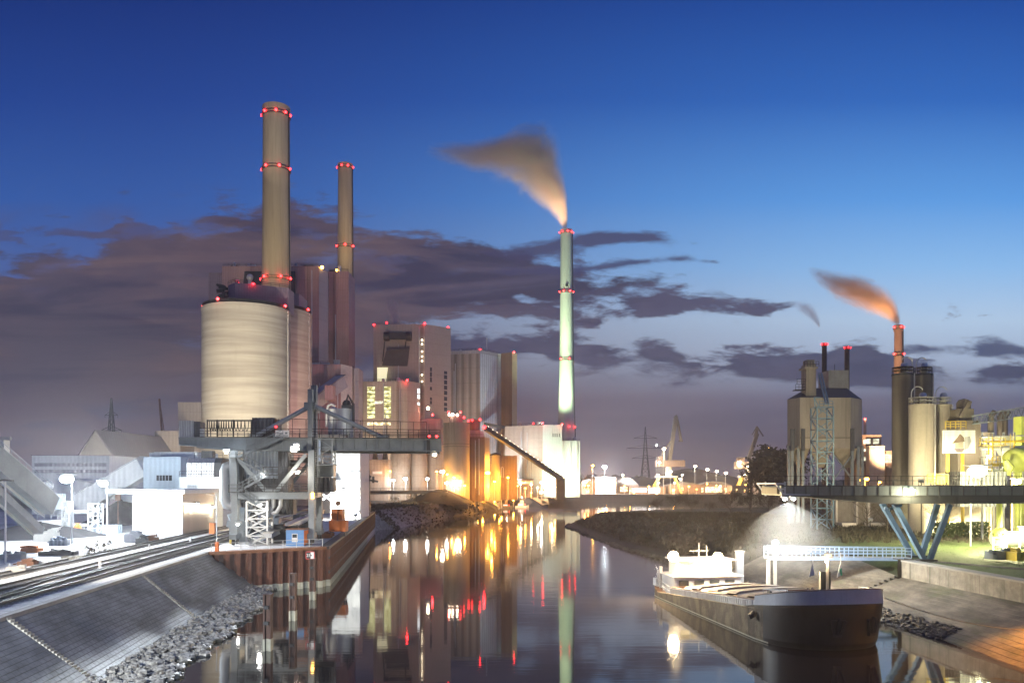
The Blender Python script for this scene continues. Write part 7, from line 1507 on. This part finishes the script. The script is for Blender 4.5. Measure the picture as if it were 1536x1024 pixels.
boat(760, 762, 6, 'small dark boat with red light left of the white cabin boat', 'clad_dark', 'clad_brown', 'small boats at the far bank')
boat(1066, 746, 16, 'pale barge lying at the far harbour quay', 'hull_grey', 'clad_beige', 'small boats at the far bank')
c = MB(); Y = 425
c.extr([P(797, 746, Y), P(806, 746, Y), P(824, 755, Y), P(814, 757, Y)], (0, 6, -.4)); c.extr([P(812, 747, Y), P(822, 747, Y), P(823, 755, Y), P(813, 755, Y)], (0, 3, 0)); solo(c, 'boat_ramp', 'concrete', 'sloping concrete boat ramp on the far left shore', 'ramp')

random.seed(31)
t = thing('pipe_rack', 'dense rack of pipes and ladders behind the bridge deck at right', 'pipe rack', (PX(1500, 124), 124, 4.8)); Y = 124
for px in (1474, 1490, 1506, 1522):
    c = MB(); c.box(PX(px, Y) - .12, PX(px, Y) + .12, Y, Y + .24, 4.8, PZ(648, Y)); c.build('post', 'galvanised', t)
for k, py in enumerate((655, 663, 672, 686, 698, 706)):
    c = MB(); a, b_ = P(1470, py, Y - .3), P(1545, py - 2, Y - .3); c.path([a, b_], .12 + .07 * (k % 3), 8)
    for _ in range(3): q = a.lerp(b_, random.random()); c.path([q, q + Vector((0, -.3, 0)), q + Vector((0, -.3, -random.uniform(1, 3)))], .1, 6)
    c.build('pipe', ('tank_metal', 'yellow_paint', 'galvanised')[k % 3], t)
for px in (1480, 1512):
    c = MB()
    for dx_ in (0, .5): c.bar((PX(px, Y) + dx_, Y - .6, 4.8), (PX(px, Y) + dx_, Y - .6, PZ(650, Y)), .06)
    for k in range(24): z = lerp(5, PZ(650, Y), k / 24); c.bar((PX(px, Y), Y - .6, z), (PX(px, Y) + .5, Y - .6, z), .05)
    c.build('ladder', 'yellow_paint', t)
for a, b_, py in ((1470, 1508, 668), (1488, 1540, 695)):
    c = MB(); c.bar(P(a, py, Y - 1), P(b_, py, Y - 1), 1.2, .1); c.rail([P(a, py, Y - 1.5), P(b_, py, Y - 1.5)], 1.1, .8, .035, 2); c.build('platform', 'yellow_paint', t)
# scrub and weeds on the mound and bank on the far left shore
for k, (px, Y, h, lab) in enumerate(((590, 300, 3.5, 'low scrub on the dark bank right of the lattice mast'), (618, 312, 4, 'scrub in front of the road bridge piers'), (664, 322, 4, 'scrub on the mound beside the bridge abutment'), (690, 335, 3.5, 'scrub at the right foot of the dark mound'))):
    x = PX(px, Y); bare_tree(x, Y, ZG - .4, h, lab, name='scrub', n0=11, spread=.8, group='scrub on the far left bank', cat='scrub', foliage=200)
# ---------------------------------------------------------------- lamps
def flood(pos, target, col, power, ang, label, glow='glow_white', z0=None, group='floodlights lighting the works', radius=.5, size=.5, blend=.7):
    p, q = Vector(pos), Vector(target); z0 = ZG if z0 is None else z0; power *= 3.0; t = thing('floodlight', label, 'floodlight', (p.x, p.y, z0), group); d = (q - p).normalized()
    c = MB(); c.tube((p.x, p.y, z0), p - d * .25, .09 * size * 2, 6); c.obox((p.x, p.y, z0 + .08), .7, .7, .16); c.build('post', 'steel_dark', t)
    yaw = math.atan2(d.y, d.x) - math.pi / 2; pit = math.asin(d.z)
    c = MB(); c.obox(p - d * .22, 1.1 * size * 1.5, .4, .75 * size * 1.5, yaw, pit); c.build('housing', 'galvanised', t)
    c = MB(); c.obox(p - d * .0, .95 * size * 1.5, .05, .6 * size * 1.5, yaw, pit); c.build('lens', glow, t)
    light(t, p + d * .35, col, power, radius, ang, q, blend)
    return t
flood((-90, 187, 11), (-93, 262, 62), (1, .88, .70), 95000, 70, 'mast floodlight aimed at the left half of the largest silo', size=.8)
flood((-63, 186, 11), (-86, 262, 66), (1, .88, .70), 85000, 66, 'mast floodlight aimed at the right half of the largest silo', size=.8)
flood((-56, 246, 9), (-86, 372, 84), (1, .52, .50), 56000, 58, 'ground floodlight that tints the boiler house wall pink', size=.8)  # unseen lamp added to brighten and redden the boiler house
flood((-93, 270, PZ(429, 272) + 1.4), (-102, 345, 152), (1, .78, .42), 54000, 74, 'roof floodlight on the silo headhouse aimed up the thickest chimney', z0=PZ(430, 272), size=.8)  # added lamp, evens out the light up the thick shaft
flood((-86, 399, 118.6), (-92, 440, 182), (1, .70, .32), 30000, 110, 'roof floodlight aimed at the slim brown chimney', z0=117.2, size=.8)  # lamp added on the boiler roof to brighten the slim shaft
flood((-84, 378, 8), (-62, 428, 50), (1, .78, .52), 34000, 120, 'ground floodlight aimed at the turbine hall front', size=.8)  # added to lift the hall front, in place of general town glow
flood((-40, 392, 8), (-40, 432, 60), (1, .66, .55), 17000, 120, 'ground floodlight aimed at the turbine hall right wall', size=.8)  # added likewise for the right wall
flood((-32, 425, 9), (-28, 470, 50), (1, .66, .44), 16000, 120, 'ground floodlight aimed at the ribbed block', size=.8)  # warm lamp added to lift the ribbed front
flood((2, 436, 12), (-10, 478, 60), (.82, .9, 1), 34000, 110, 'ground floodlight aimed at the grey side of the ribbed block', size=.8)  # cool lamp added to lift the grey side
flood((22.5, 453, PZ(635.5, 452)), (33, 484, 100), (.72, 1, .60), 130000, 90, 'green white floodlight on the pale building roof aimed up the pale chimney', 'glow_greenish', z0=PZ(637, 452) - .5, size=.9)
flood((28, 431, 6.5), (28, 450.1, 24), GREENW, 34000, 112, 'green white floodlight at the foot of the glaring wall', 'glow_greenish', size=.7)
flood((-3, 440, 7), (8, 458, 30), (1, .9, .72), 9000, 120, 'ground floodlight on the main wall of the pale stepped building', size=.6)
flood((PX(480, 176), 176, 9), (PX(518, 190), 190, 13), WHITE, 16000, 140, 'floodlight beside the glaring white process building', size=.5)
flood((PX(533, 182), 182, 6.5), (PX(520, 190), 190, 12), WHITE, 6000, 140, 'low floodlight at the right foot of the process building', size=.5)
flood((PX(1305, 150), 150, 7), (PX(1245, 172), 172, 24), (1, .80, .55), 4500, 120, 'ground floodlight aimed at the hopper silo', size=.5, z0=4.6)
flood((PX(1336, 250), 250, 8), (PX(1347, 300), 300, 74), (1, .62, .34), 130000, 46, 'sodium floodlight aimed up the reddish smoking chimney', 'glow_sodium', size=.5)
flood((PX(1382, 131), 131, 14.2), (PX(1380, 143), 143, 20), (1, .88, .55), 4200, 150, 'floodlight at the foot of the round cement silos', 'glow_yellow', size=.5, z0=5)
flood((-122, 262, 8), (PX(150, 290), 300, 22), (1, .9, .75), 22000, 120, 'ground floodlight aimed at the gabled hall', size=.7)
flood((PX(285, 300), 300, 7), (PX(262, 335), 335, 25), (1, .84, .62), 14000, 130, 'ground floodlight aimed at the beige blocks left of the silo', size=.6)

def post(px, py, Y, label, glow, col, power=0, r=.4, z0=ZG, name='street_lamp', group=None, arm=0, spot=False, cat='street lamp'):
    p = P(px, py, Y); t = thing(name, label, cat, (p.x, p.y, z0), group)
    c = MB(); c.path([(p.x, p.y + .5 + r, z0), (p.x, p.y + .5 + r, p.z + r * .6)], [.13, .09], 6); c.bar((p.x, p.y + .5 + r, p.z + r * .6), (p.x, p.y - r, p.z + r * .75), .12); c.build('pole', 'galvanised', t)
    c = MB(); c.obox((p.x, p.y, p.z + r * .75), r * 2.4, r * 2.0, .14); c.build('head', 'galvanised', t)
    c = MB(); c.ball((p.x, p.y, p.z), r, 10, (1.1, 1, .7)); c.build('lens', glow, t)
    if power: light(t, (p.x + .05, p.y - .35, p.z - r - .15), col, power, .3)
    return t
GL = 'lamps of the harbour and works'
m1_ = post(100, 718, 112, 'tallest floodlight mast blazing white in the left yard', 'glow_star', COOL, 0, .85, group=GL)
m2_ = post(155, 725, 124, 'second blazing floodlight mast right of the tallest one', 'glow_star', COOL, 0, .65, group=GL)
q = P(100, 722, 110.5); light(m1_, q, COOL, 120000, .4, 130, (-55, 98, 5), .4); light(m1_, q + Vector((0, 3, 0)), COOL, 52000, .4, 100, (-60, 140, 7), .5); light(m1_, q + Vector((-1.5, 1, 0)), COOL, 30000, .4, 140, (-90, 105, 5), .5)
q = P(155, 728, 122.5); light(m2_, q, COOL, 62000, .4, 125, (-52, 108, 5), .4); light(m2_, q + Vector((0, 3, 0)), COOL, 28000, .4, 110, (-75, 165, 10), .5)
t = thing('street_lamp', 'unlit twin head lamp post at the far left edge of the yard', 'street lamp', G(8, 845, ZG), GL); p = G(8, 845, ZG)
c = MB(); c.path([p, (p.x, p.y, PZ(722, p.y))], [.12, .08], 8); c.build('pole', 'white_paint', t); c = MB(); c.obox((p.x - .4, p.y, PZ(720, p.y)), .8, .4, .16, 0, 0, -.15); c.obox((p.x + .4, p.y, PZ(720, p.y)), .8, .4, .16, 0, 0, .15); c.build('head', 'steel_dark', t)
lamps = [
 (585, 706, 360, 'S', 900, .35, 'small orange lamp in front of the ash building'), (590, 720, 330, 'C', 2500, .5, 'white lamp on a pole left of the two beige silos'), (608, 718, 345, 'W', 3500, .75, 'brightest white lamp under the crane beam'), (641, 718, 350, 'W', 3500, .6, 'white globe lamp before the narrow beige silo'),
 (655, 707, 345, 'S', 1500, .4, 'orange lamp just left of the round grey brown silo'), (663.5, 707, 338, 'Y', 1000, .75, 'brightest yellow white lamp at the left foot of the round silo'), (671, 711, 336, 'S', 900, .4, 'orange lamp right of the brightest yellow white lamp'), (681, 716, 345, 'S', 1500, .5, 'orange lamp in the middle of the round silo foot'),
 (670, 724, 350, 'W', 700, .55, 'low white lamp under the round silo'), (685, 723, 350, 'W', 700, .5, 'low white lamp right under the round silo centre'), (690, 722, 352, 'Y', 800, .4, 'small yellow lamp right of the low white pair'), (677.5, 727, 355, 'S', 800, .4, 'lowest orange lamp under the round silo'), (687, 728, 358, 'S', 600, .35, 'faint orange lamp near the mound top'),
 (697, 728, 360, 'S', 2500, .45, 'orange lamp between mound and bright shed bays'), (713, 728, 365, 'S', 2500, .45, 'orange lamp above the bright shed bays'), (727, 729, 370, 'S', 2000, .45, 'orange lamp below the orange lit wall'), (731.5, 709, 352, 'S', 300, .9, 'huge orange lamp at the foot of the orange lit wall'), (742, 722, 350, 'S', 3500, .5, 'orange lamp under the small orange tank'),
 (724, 747, 392, 'S', 1500, .5, 'orange lamp low above the bare bank'), (762, 716, 368, 'S', 6000, .5, 'orange lamp in front of the plain brown building'), (780, 723, 410, 'S', 5000, .8, 'strong orange lamp left of the conveyor trestle'), (788, 732, 415, 'S', 1500, .4, 'small orange lamp under the conveyor trestle'), (812, 723, 420, 'W', 1500, .5, 'white lamp by the lower conveyor end'), (812, 738, 430, 'Y', 3500, .7, 'yellow lamp above the boat ramp'),
 (846, 713, 435, 'S', 1200, .4, 'orange lamp at the corner of the loading house'), (877, 728, 540, 'S', 4000, .7, 'orange lamp in front of the long pale shed'), (889, 698, 560, 'S', 14000, .95, 'tall orange lamp left of the star bright lamp'), (907, 700, 545, 'X', 110000, 1.5, 'star bright white lamp mast on the far quay'), (897, 727, 552, 'W', 3000, .8, 'white lamp in front of the white box shed'), (934, 712, 600, 'Y', 2000, .8, 'warm lamp above the curved roof shed'),
 (985, 667.5, 556, 'W', 0, .5, 'small lamp high left of the larger harbour crane'), (996, 673, 545, 'Y', 6000, 1.1, 'brightest lamp on top of the larger harbour crane'), (989, 693.5, 545, 'Y', 5000, .9, 'lamp at the left of the larger crane cab'), (1006, 707, 545, 'Y', 6000, .9, 'lamp below the larger crane cab'), (987, 712, 545, 'Y', 2500, .7, 'lower left lamp of the larger crane'),
 (1023.6, 712, 545, 'Y', 1500, .6, 'small upper lamp right of the larger crane leg'), (1020.6, 718, 545, 'Y', 3000, .8, 'lamp right of the larger crane leg'), (1043, 699, 590, 'Y', 5000, 1.0, 'first and highest lamp of the row between the harbour cranes'), (1061, 704, 585, 'Y', 5000, 1.0, 'second lamp of the row between the harbour cranes'), (1075, 706.5, 580, 'Y', 5000, 1.0, 'third lamp of the row between the harbour cranes'), (1089, 709, 575, 'Y', 5000, 1.0, 'fourth and lowest lamp of the row between the harbour cranes'),
 (1109, 693, 536, 'Y', 5000, 1.2, 'large lamp on the left of the smaller crane cab'), (1122, 700, 536, 'Y', 3000, .9, 'lamp below the smaller crane jib'), (1131, 695, 536, 'Y', 3000, .8, 'lamp right of the smaller crane jib'), (1117, 712, 538, 'Y', 1500, .7, 'faint lamp among the smaller crane legs'), (1133, 718, 520, 'S', 5000, .9, 'orange lamp right of the smaller crane legs'), (1152, 672.5, 400, 'S', 2500, .7, 'tall orange street lamp among the dark trees'),
 (1098, 731, 550, 'W', 600, .5, 'small white lamp low beside the bright window hall'), (1088, 733, 552, 'S', 900, .5, 'small orange lamp low beside the bright window hall'), (1011, 735, 553, 'S', 2500, .6, 'orange lamp low on the far quay under the larger crane'), (985, 740, 550, 'S', 1500, .6, 'orange lamp at the far quay edge left of the crane'), (951, 739, 553, 'S', 1500, .5, 'orange lamp at the far quay edge by the blazing shed'),
 (1300, 718, 200, 'S', 2500, .45, 'orange lamp right of the hopper silo legs'), (1291, 720, 205, 'S', 900, .3, 'small orange lamp behind the hopper silo legs'), (1320, 723, 210, 'S', 1500, .3, 'low orange lamp left of the tallest cement silo'),
 (1466, 707, 110, 'V', 10000, .95, 'biggest glaring lamp above the bridge deck'), (1485, 684.5, 126, 'V', 1800, .35, 'glaring lamp right of the picture board'), (1525, 722, 112, 'V', 1500, .45, 'glaring lamp under the round green tank'), (1492, 664, 134, 'Y', 900, .3, 'warm lamp on the grey duct beside the picture board'),
 (1424, 785, 138, 'V', 3600, .4, 'left lamp of two behind the hedge'), (1459, 786, 136, 'V', 4200, .48, 'right lamp of two behind the hedge'), (1512, 806, 101, 'V', 9000, .42, 'bright lamp beside the lying tank'), (1537, 794, 103, 'V', 2600, .42, 'bright lamp cut by the right picture edge')]
GM = {'S': ('glow_sodium', SODIUM), 'C': ('glow_cool', COOL), 'W': ('glow_white', WHITE), 'Y': ('glow_warm', WARM), 'X': ('glow_star', COOL), 'V': ('glow_yellow', (1, .92, .5))}
light(sb, (PX(737.5, 358), 357.6, 12), (1, .42, .04), 26000, .5); light(sb, (PX(737.5, 358), 357.2, 22), (1, .42, .04), 9000, .5)
for px, py, Y, k, pw, r, lab in lamps:
    if px > 840 and 500 < Y < 566: Y = 566
    if 580 <= px < 645: Y = 368
    if 664 <= px < 715 and py > 712: Y = max(Y, 362) if px > 706 else 344
    post(px, py, Y, lab, GM[k][0], GM[k][1], pw * ((1.6 if k == 'Y' else 2.5) if Y > 500 else (4.0 if k == 'S' else 1.6) if Y > 300 else 2.6), r * (.95 if Y > 500 else 1.2), group=GL, z0=ZG if px < 1250 or Y > 190 else 4.8)
# sodium lamp on the right bank just beyond the frame, warm light on the slope
so_ = post(1745, 790, 62, 'sodium street lamp on the lawn beyond the right picture edge', 'glow_sodium', SODIUM, 0, .3, z0=4.9, group=GL)
light(so_, P(1745, 797, 61.6), SODIUM, 85000, .3, 68, (42, 60.5, .3), .9)

light(tall, P(833, 352, 480), (1, .64, .38), 130000, 1.0, 110, P(805, 250, 487), .8); light(tall, P(846, 342, 478), (1, .64, .36), 9000, 1.0, 90, P(838, 290, 487), .8)  # unseen lights added at the chimney top to brighten its plume
light(stk, P(1338, 492, 296), (1, .58, .28), 20000, .8, 110, P(1305, 445, 300), .8); light(stk, P(1341, 500, 292), (1, .50, .17), 9000, .8, 110, P(1260, 425, 300), .8)  # bare lights added below the reddish chimney's smoke, no fixture built

t = thing('street_lamp', 'tall street lamp beyond the left picture edge beside the tracks', 'street lamp', (-58, 58, ZG), GL)
c = MB(); c.path([(-58, 58, ZG), (-58, 58, 19)], [.14, .08], 8); c.bar((-58, 58, 19), (-56.2, 58.6, 19.2), .12); c.build('pole', 'galvanised', t); c = MB(); c.obox((-56, 58.6, 19.15), .9, .5, .18); c.build('head', 'galvanised', t); c = MB(); c.obox((-56, 58.6, 19.0), .7, .4, .08); c.build('lens', 'glow_warm', t)
light(t, (-56, 58.8, 18.6), (1, .9, .76), 110000, .3, 60, (-28, 96, 2), .7)

flood((16.5, 452.5, PZ(635.5, 452)), (33, 487, 155), (.82, 1, .62), 150000, 40, 'second floodlight on the pale building roof aimed at the top of the pale chimney', 'glow_greenish', z0=PZ(637, 452) - .5, size=.8)
flood((-42, 296, 8), (-25, 350, 22), (1, .80, .5), 11000, 80, 'floodlight on the dark bank aimed at the round grey brown silo', size=.5)  # lamp added to light the round silo more evenly
for px, py, Y, pw, lab in ((742, 752, 412, 2500, 'small orange shore lamp left of the dark little boat'), (770, 750, 422, 2500, 'small orange shore lamp between the two little boats'), (752, 748, 405, 1800, 'small orange shore lamp above the dark little boat'), (730, 753, 398, 1800, 'small orange shore lamp at the bare bank edge')):
    post(px, py, Y, lab, 'glow_sodium', SODIUM, pw, .45, z0=.2, group=GL)
light(m1_, P(100, 722, 110.5) + Vector((1.5, 0, 0)), COOL, 22000, .4, 70, (-34, 111, 12), .6)

random.seed(5)
ORD = ['first', 'second', 'third', 'fourth', 'fifth', 'sixth', 'seventh', 'eighth', 'ninth', 'tenth', 'eleventh', 'twelfth', 'thirteenth', 'fourteenth', 'fifteenth', 'sixteenth', 'seventeenth', 'eighteenth', 'nineteenth', 'twentieth']
xs_ = sorted(random.uniform(668, 842) for _ in range(20))
for k, px in enumerate(xs_):
    py = random.uniform(724, 742) if px < 800 else random.uniform(722, 738); Y = random.uniform(372, 400) if px < 735 else random.uniform(405, 440)
    post(px, py, Y, 'small orange works lamp, %s from the left along the road below the silos' % ORD[k], *(('glow_sodium', SODIUM) if random.random() < .75 else ('glow_warm', WARM)), 2600, random.uniform(.3, .5), z0=ZG, group='small lamps along the works road')
xs_ = sorted(random.uniform(874, 1140) for _ in range(20))
for k, px in enumerate(xs_):
    py = random.uniform(722, 738); Y = random.uniform(556, 566)
    post(px, py, Y, 'small harbour quay lamp, %s from the left between white wall and dark trees' % ORD[k], *(('glow_sodium', SODIUM) if random.random() < .75 else ('glow_warm', WARM)), 4500, random.uniform(.4, .65), z0=ZG, group='small lamps along the far quay')

t = thing('street_lamp', 'street lamp on the near left bank below the picture corner', 'street lamp', (-33, 14, ZG), GL)
c = MB(); c.path([(-33, 14, ZG), (-33, 14, 14)], [.14, .08], 8); c.bar((-33, 14, 14), (-31, 14.6, 14.2), .12); c.build('pole', 'galvanised', t); c = MB(); c.obox((-30.8, 14.6, 14.15), .9, .5, .18); c.build('head', 'galvanised', t); c = MB(); c.obox((-30.8, 14.6, 14.0), .7, .4, .08); c.build('lens', 'glow_warm', t)
light(t, (-30.8, 14.7, 13.6), (.94, .97, 1), 170000, .3, 24, (-26.5, 74, -.5), .8)
HAZE = .00022
# ---------------------------------------------------------------- smoke and air
def plume(px0, Y, pts, label, col, dens, seed=0.0, wob=.45, name='smoke_plume', fade=(.72, 1.0), kz=1.0):
    """pts: (px, py, half width in px) along the centre line. Density is a function of place inside the plume body."""
    C3 = [P(a, b_, Y) for a, b_, w in pts]; R = [w * Y / F for a, b_, w in pts]
    o3 = C3[0]; ex = (C3[-1] - C3[0]); L = ex.length; ex.normalize(); ey = Vector((0, 1, 0)); ez = ex.cross(ey).normalized()
    S_ = [(c - o3).dot(ex) / L for c in C3]; H_ = [(c - o3).dot(ez) for c in C3]; hmax = max(abs(h) for h in H_) + 1e-3; rmax = max(R)
    # body mesh: generous tube round the centre line, kept single valued along ex
    n = 16; rows = 26; vs = []; fs = []
    def interp(A, s):
        for (s0, a0), (s1, a1) in zip(zip(S_, A), list(zip(S_, A))[1:]):
            if s <= s1: return lerp(a0, a1, max(0, min(1, (s - s0) / max(1e-6, s1 - s0))))
        return A[-1]
    for i in range(rows + 1):
        s = lerp(-.01, 1.03, i / rows); h, r = interp(H_, s), interp(R, s) * 1.55 + .2
        for k in range(n):
            a = 2 * math.pi * k / n; vs.append(o3 + ex * (s * L) + ez * (h + r * math.cos(a)) + ey * (r * math.sin(a)))
    for i in range(rows):
        for k in range(n): k2 = (k + 1) % n; fs.append((i * n + k, i * n + k2, (i + 1) * n + k2, (i + 1) * n + k))
    mb = MB(); mb.add(vs, fs, True); mb.f += [tuple(range(n - 1, -1, -1)), tuple(rows * n + k for k in range(n))]; mb.sm += [True, True]
    m = bpy.data.materials.new(name); m.use_nodes = True; T = NT(m.node_tree); T.n.remove(T.n['Principled BSDF']); out = T.n['Material Output']
    pos = T.new('ShaderNodeNewGeometry').outputs['Position']
    rel = T.new('ShaderNodeVectorMath', operation='SUBTRACT'); T.put(rel.inputs[0], pos); rel.inputs[1].default_value = o3
    def dot(v): q = T.new('ShaderNodeVectorMath', operation='DOT_PRODUCT'); T.put(q.inputs[0], rel.outputs[0]); q.inputs[1].default_value = v; return q.outputs['Value']
    s = T.m('DIVIDE', dot(ex), L); h = dot(ez); y = dot(ey)
    def curve(A, lo, hi):
        q = T.new('ShaderNodeFloatCurve'); cu = q.mapping.curves[0]
        while len(cu.points) < len(A): cu.points.new(.5, .5)
        for i, (a, b_) in enumerate(zip(S_, A)): cu.points[i].location = (max(0, min(1, a)), (b_ - lo) / (hi - lo)); cu.points[i].handle_type = 'AUTO'
        q.mapping.update(); T.put(q.inputs['Value'], T.m('MAXIMUM', T.m('MINIMUM', s, 1), 0)); return T.m('MULTIPLY_ADD', q.outputs[0], hi - lo, lo)
    hc_ = curve(H_, -hmax, hmax); rc = curve(R, 0, rmax)
    dh = T.m('SUBTRACT', h, hc_); d = T.m('DIVIDE', T.m('SQRT', T.m('ADD', T.m('MULTIPLY', dh, dh), T.m('MULTIPLY', y, y))), rc)
    nv = T.comb(T.m('MULTIPLY_ADD', s, 3.2, seed), T.m('DIVIDE', dh, rc), T.m('DIVIDE', y, rc))
    nz = T.m('SUBTRACT', T.noise(nv, 1.25, 8, .68, 1.8), .5)
    e = T.m('ADD', d, T.m('MULTIPLY', nz, wob * 3.8))
    den = T.m('MULTIPLY', T.smooth(e, 1.2, -.25), T.smooth(T.m('ADD', s, T.m('MULTIPLY', nz, .5)), 1.05, .5))
    den = T.m('MULTIPLY', den, T.smooth(d, 1.5, 1.2)); den = T.m('MULTIPLY', den, T.smooth(s, -.01, .02))
    den = T.m('MULTIPLY', den, T.m('DIVIDE', dens, T.m('MAXIMUM', rc, .4)))
    pv = T.new('ShaderNodeVolumePrincipled'); pv.inputs['Color'].default_value = rgba(col); pv.inputs['Anisotropy'].default_value = .1; T.put(pv.inputs['Density'], den)
    T.l.new(pv.outputs[0], out.inputs['Volume']); MT[name + label] = m
    o = mb.build(name, m); tag(o, label, 'smoke', None, 'thing'); return o
plume(848, 487, [(848.5, 344, 5), (847, 330, 9), (840, 304, 19), (824, 274, 32), (802, 240, 44), (772, 228, 42), (738, 230, 29), (704, 230, 21), (672, 227, 16), (648, 224, 11)], 'wide tan smoke plume bending left from the pale chimney', (.97, .80, .68), 4.2, 1.0)  # warm glow from lamps below is put into the smoke colour
plume(1347, 300, [(1347.5, 487, 4), (1343, 476, 8), (1328, 459, 16), (1305, 445, 21), (1278, 433, 21), (1252, 424, 17), (1232, 414, 13), (1216, 404, 8)], 'orange brown smoke plume streaming left from the reddish chimney', (.98, .62, .36), 3.0, 4.0)  # orange town glow painted into this smoke colour as well
plume(1228, 330, [(1229, 490, 2), (1222, 476, 7), (1212, 465, 10), (1200, 458, 8), (1188, 452, 4)], 'small pinkish smoke wisp hanging left of the smoke plume', (.95, .72, .66), .8, 7.0, .5)
plume(590, 440, [(594, 485, 4), (592, 472, 8), (588, 458, 9), (582, 446, 6)], 'faint steam wisp above the turbine hall roof', (.95, .8, .75), .7, 2.0, .5)
# dust in the light of the two floodlights at the bridge tip
p0 = P(1183, 750, YB0 + 1.5)
c = MB(); c.lathe(p0.x, p0.y, [(.5, p0.z - .3), (4.4, p0.z - 2.4), (7.0, p0.z - 5.2), (8.2, p0.z - 8.0), (7, p0.z - 9.4)], 24)
m = bpy.data.materials.new('dust'); m.use_nodes = True; T = NT(m.node_tree); T.n.remove(T.n['Principled BSDF'])
pos = T.new('ShaderNodeNewGeometry').outputs['Position']; X = T.xyz(pos)
zz = T.m('SUBTRACT', p0.z, X[2]); rr = T.m('SQRT', T.m('ADD', T.m('POWER', T.m('SUBTRACT', X[0], p0.x), 2), T.m('POWER', T.m('SUBTRACT', X[1], p0.y), 2)))
d = T.m('DIVIDE', rr, T.m('MULTIPLY_ADD', T.m('SQRT', T.m('MAXIMUM', zz, .01)), 2.7, .3))
den = T.m('MULTIPLY', T.m('MULTIPLY', T.smooth(T.m('ADD', d, T.m('MULTIPLY', T.m('SUBTRACT', T.noise(pos, .22, 3), .5), .8)), 1.0, -.35), T.smooth(zz, 9.4, .5)), .24)
pv = T.new('ShaderNodeVolumePrincipled'); pv.inputs['Color'].default_value = (.88, .95, 1, 1); T.put(pv.inputs['Density'], den); T.l.new(pv.outputs[0], T.n['Material Output'].inputs['Volume'])
tag(c.build('dust_cloud', m), 'white dust cloud glowing under the bridge tip floodlights', 'dust', kind='stuff')
# the damp evening air
c = MB(); c.box(-2600, 2600, -60, 3100, -4, 205); m = bpy.data.materials.new('haze'); m.use_nodes = True; T = NT(m.node_tree); T.n.remove(T.n['Principled BSDF'])
pv = T.new('ShaderNodeVolumePrincipled'); pv.inputs['Color'].default_value = (.97, .90, .87, 1); pv.inputs['Density'].default_value = HAZE; pv.inputs['Anisotropy'].default_value = .72
T.l.new(pv.outputs[0], T.n['Material Output'].inputs['Volume'])
tag(c.build('haze', m), 'thin damp evening haze over the harbour', 'haze', kind='stuff')
S.cycles.volume_step_rate = 1.0; S.cycles.volume_max_steps = 256
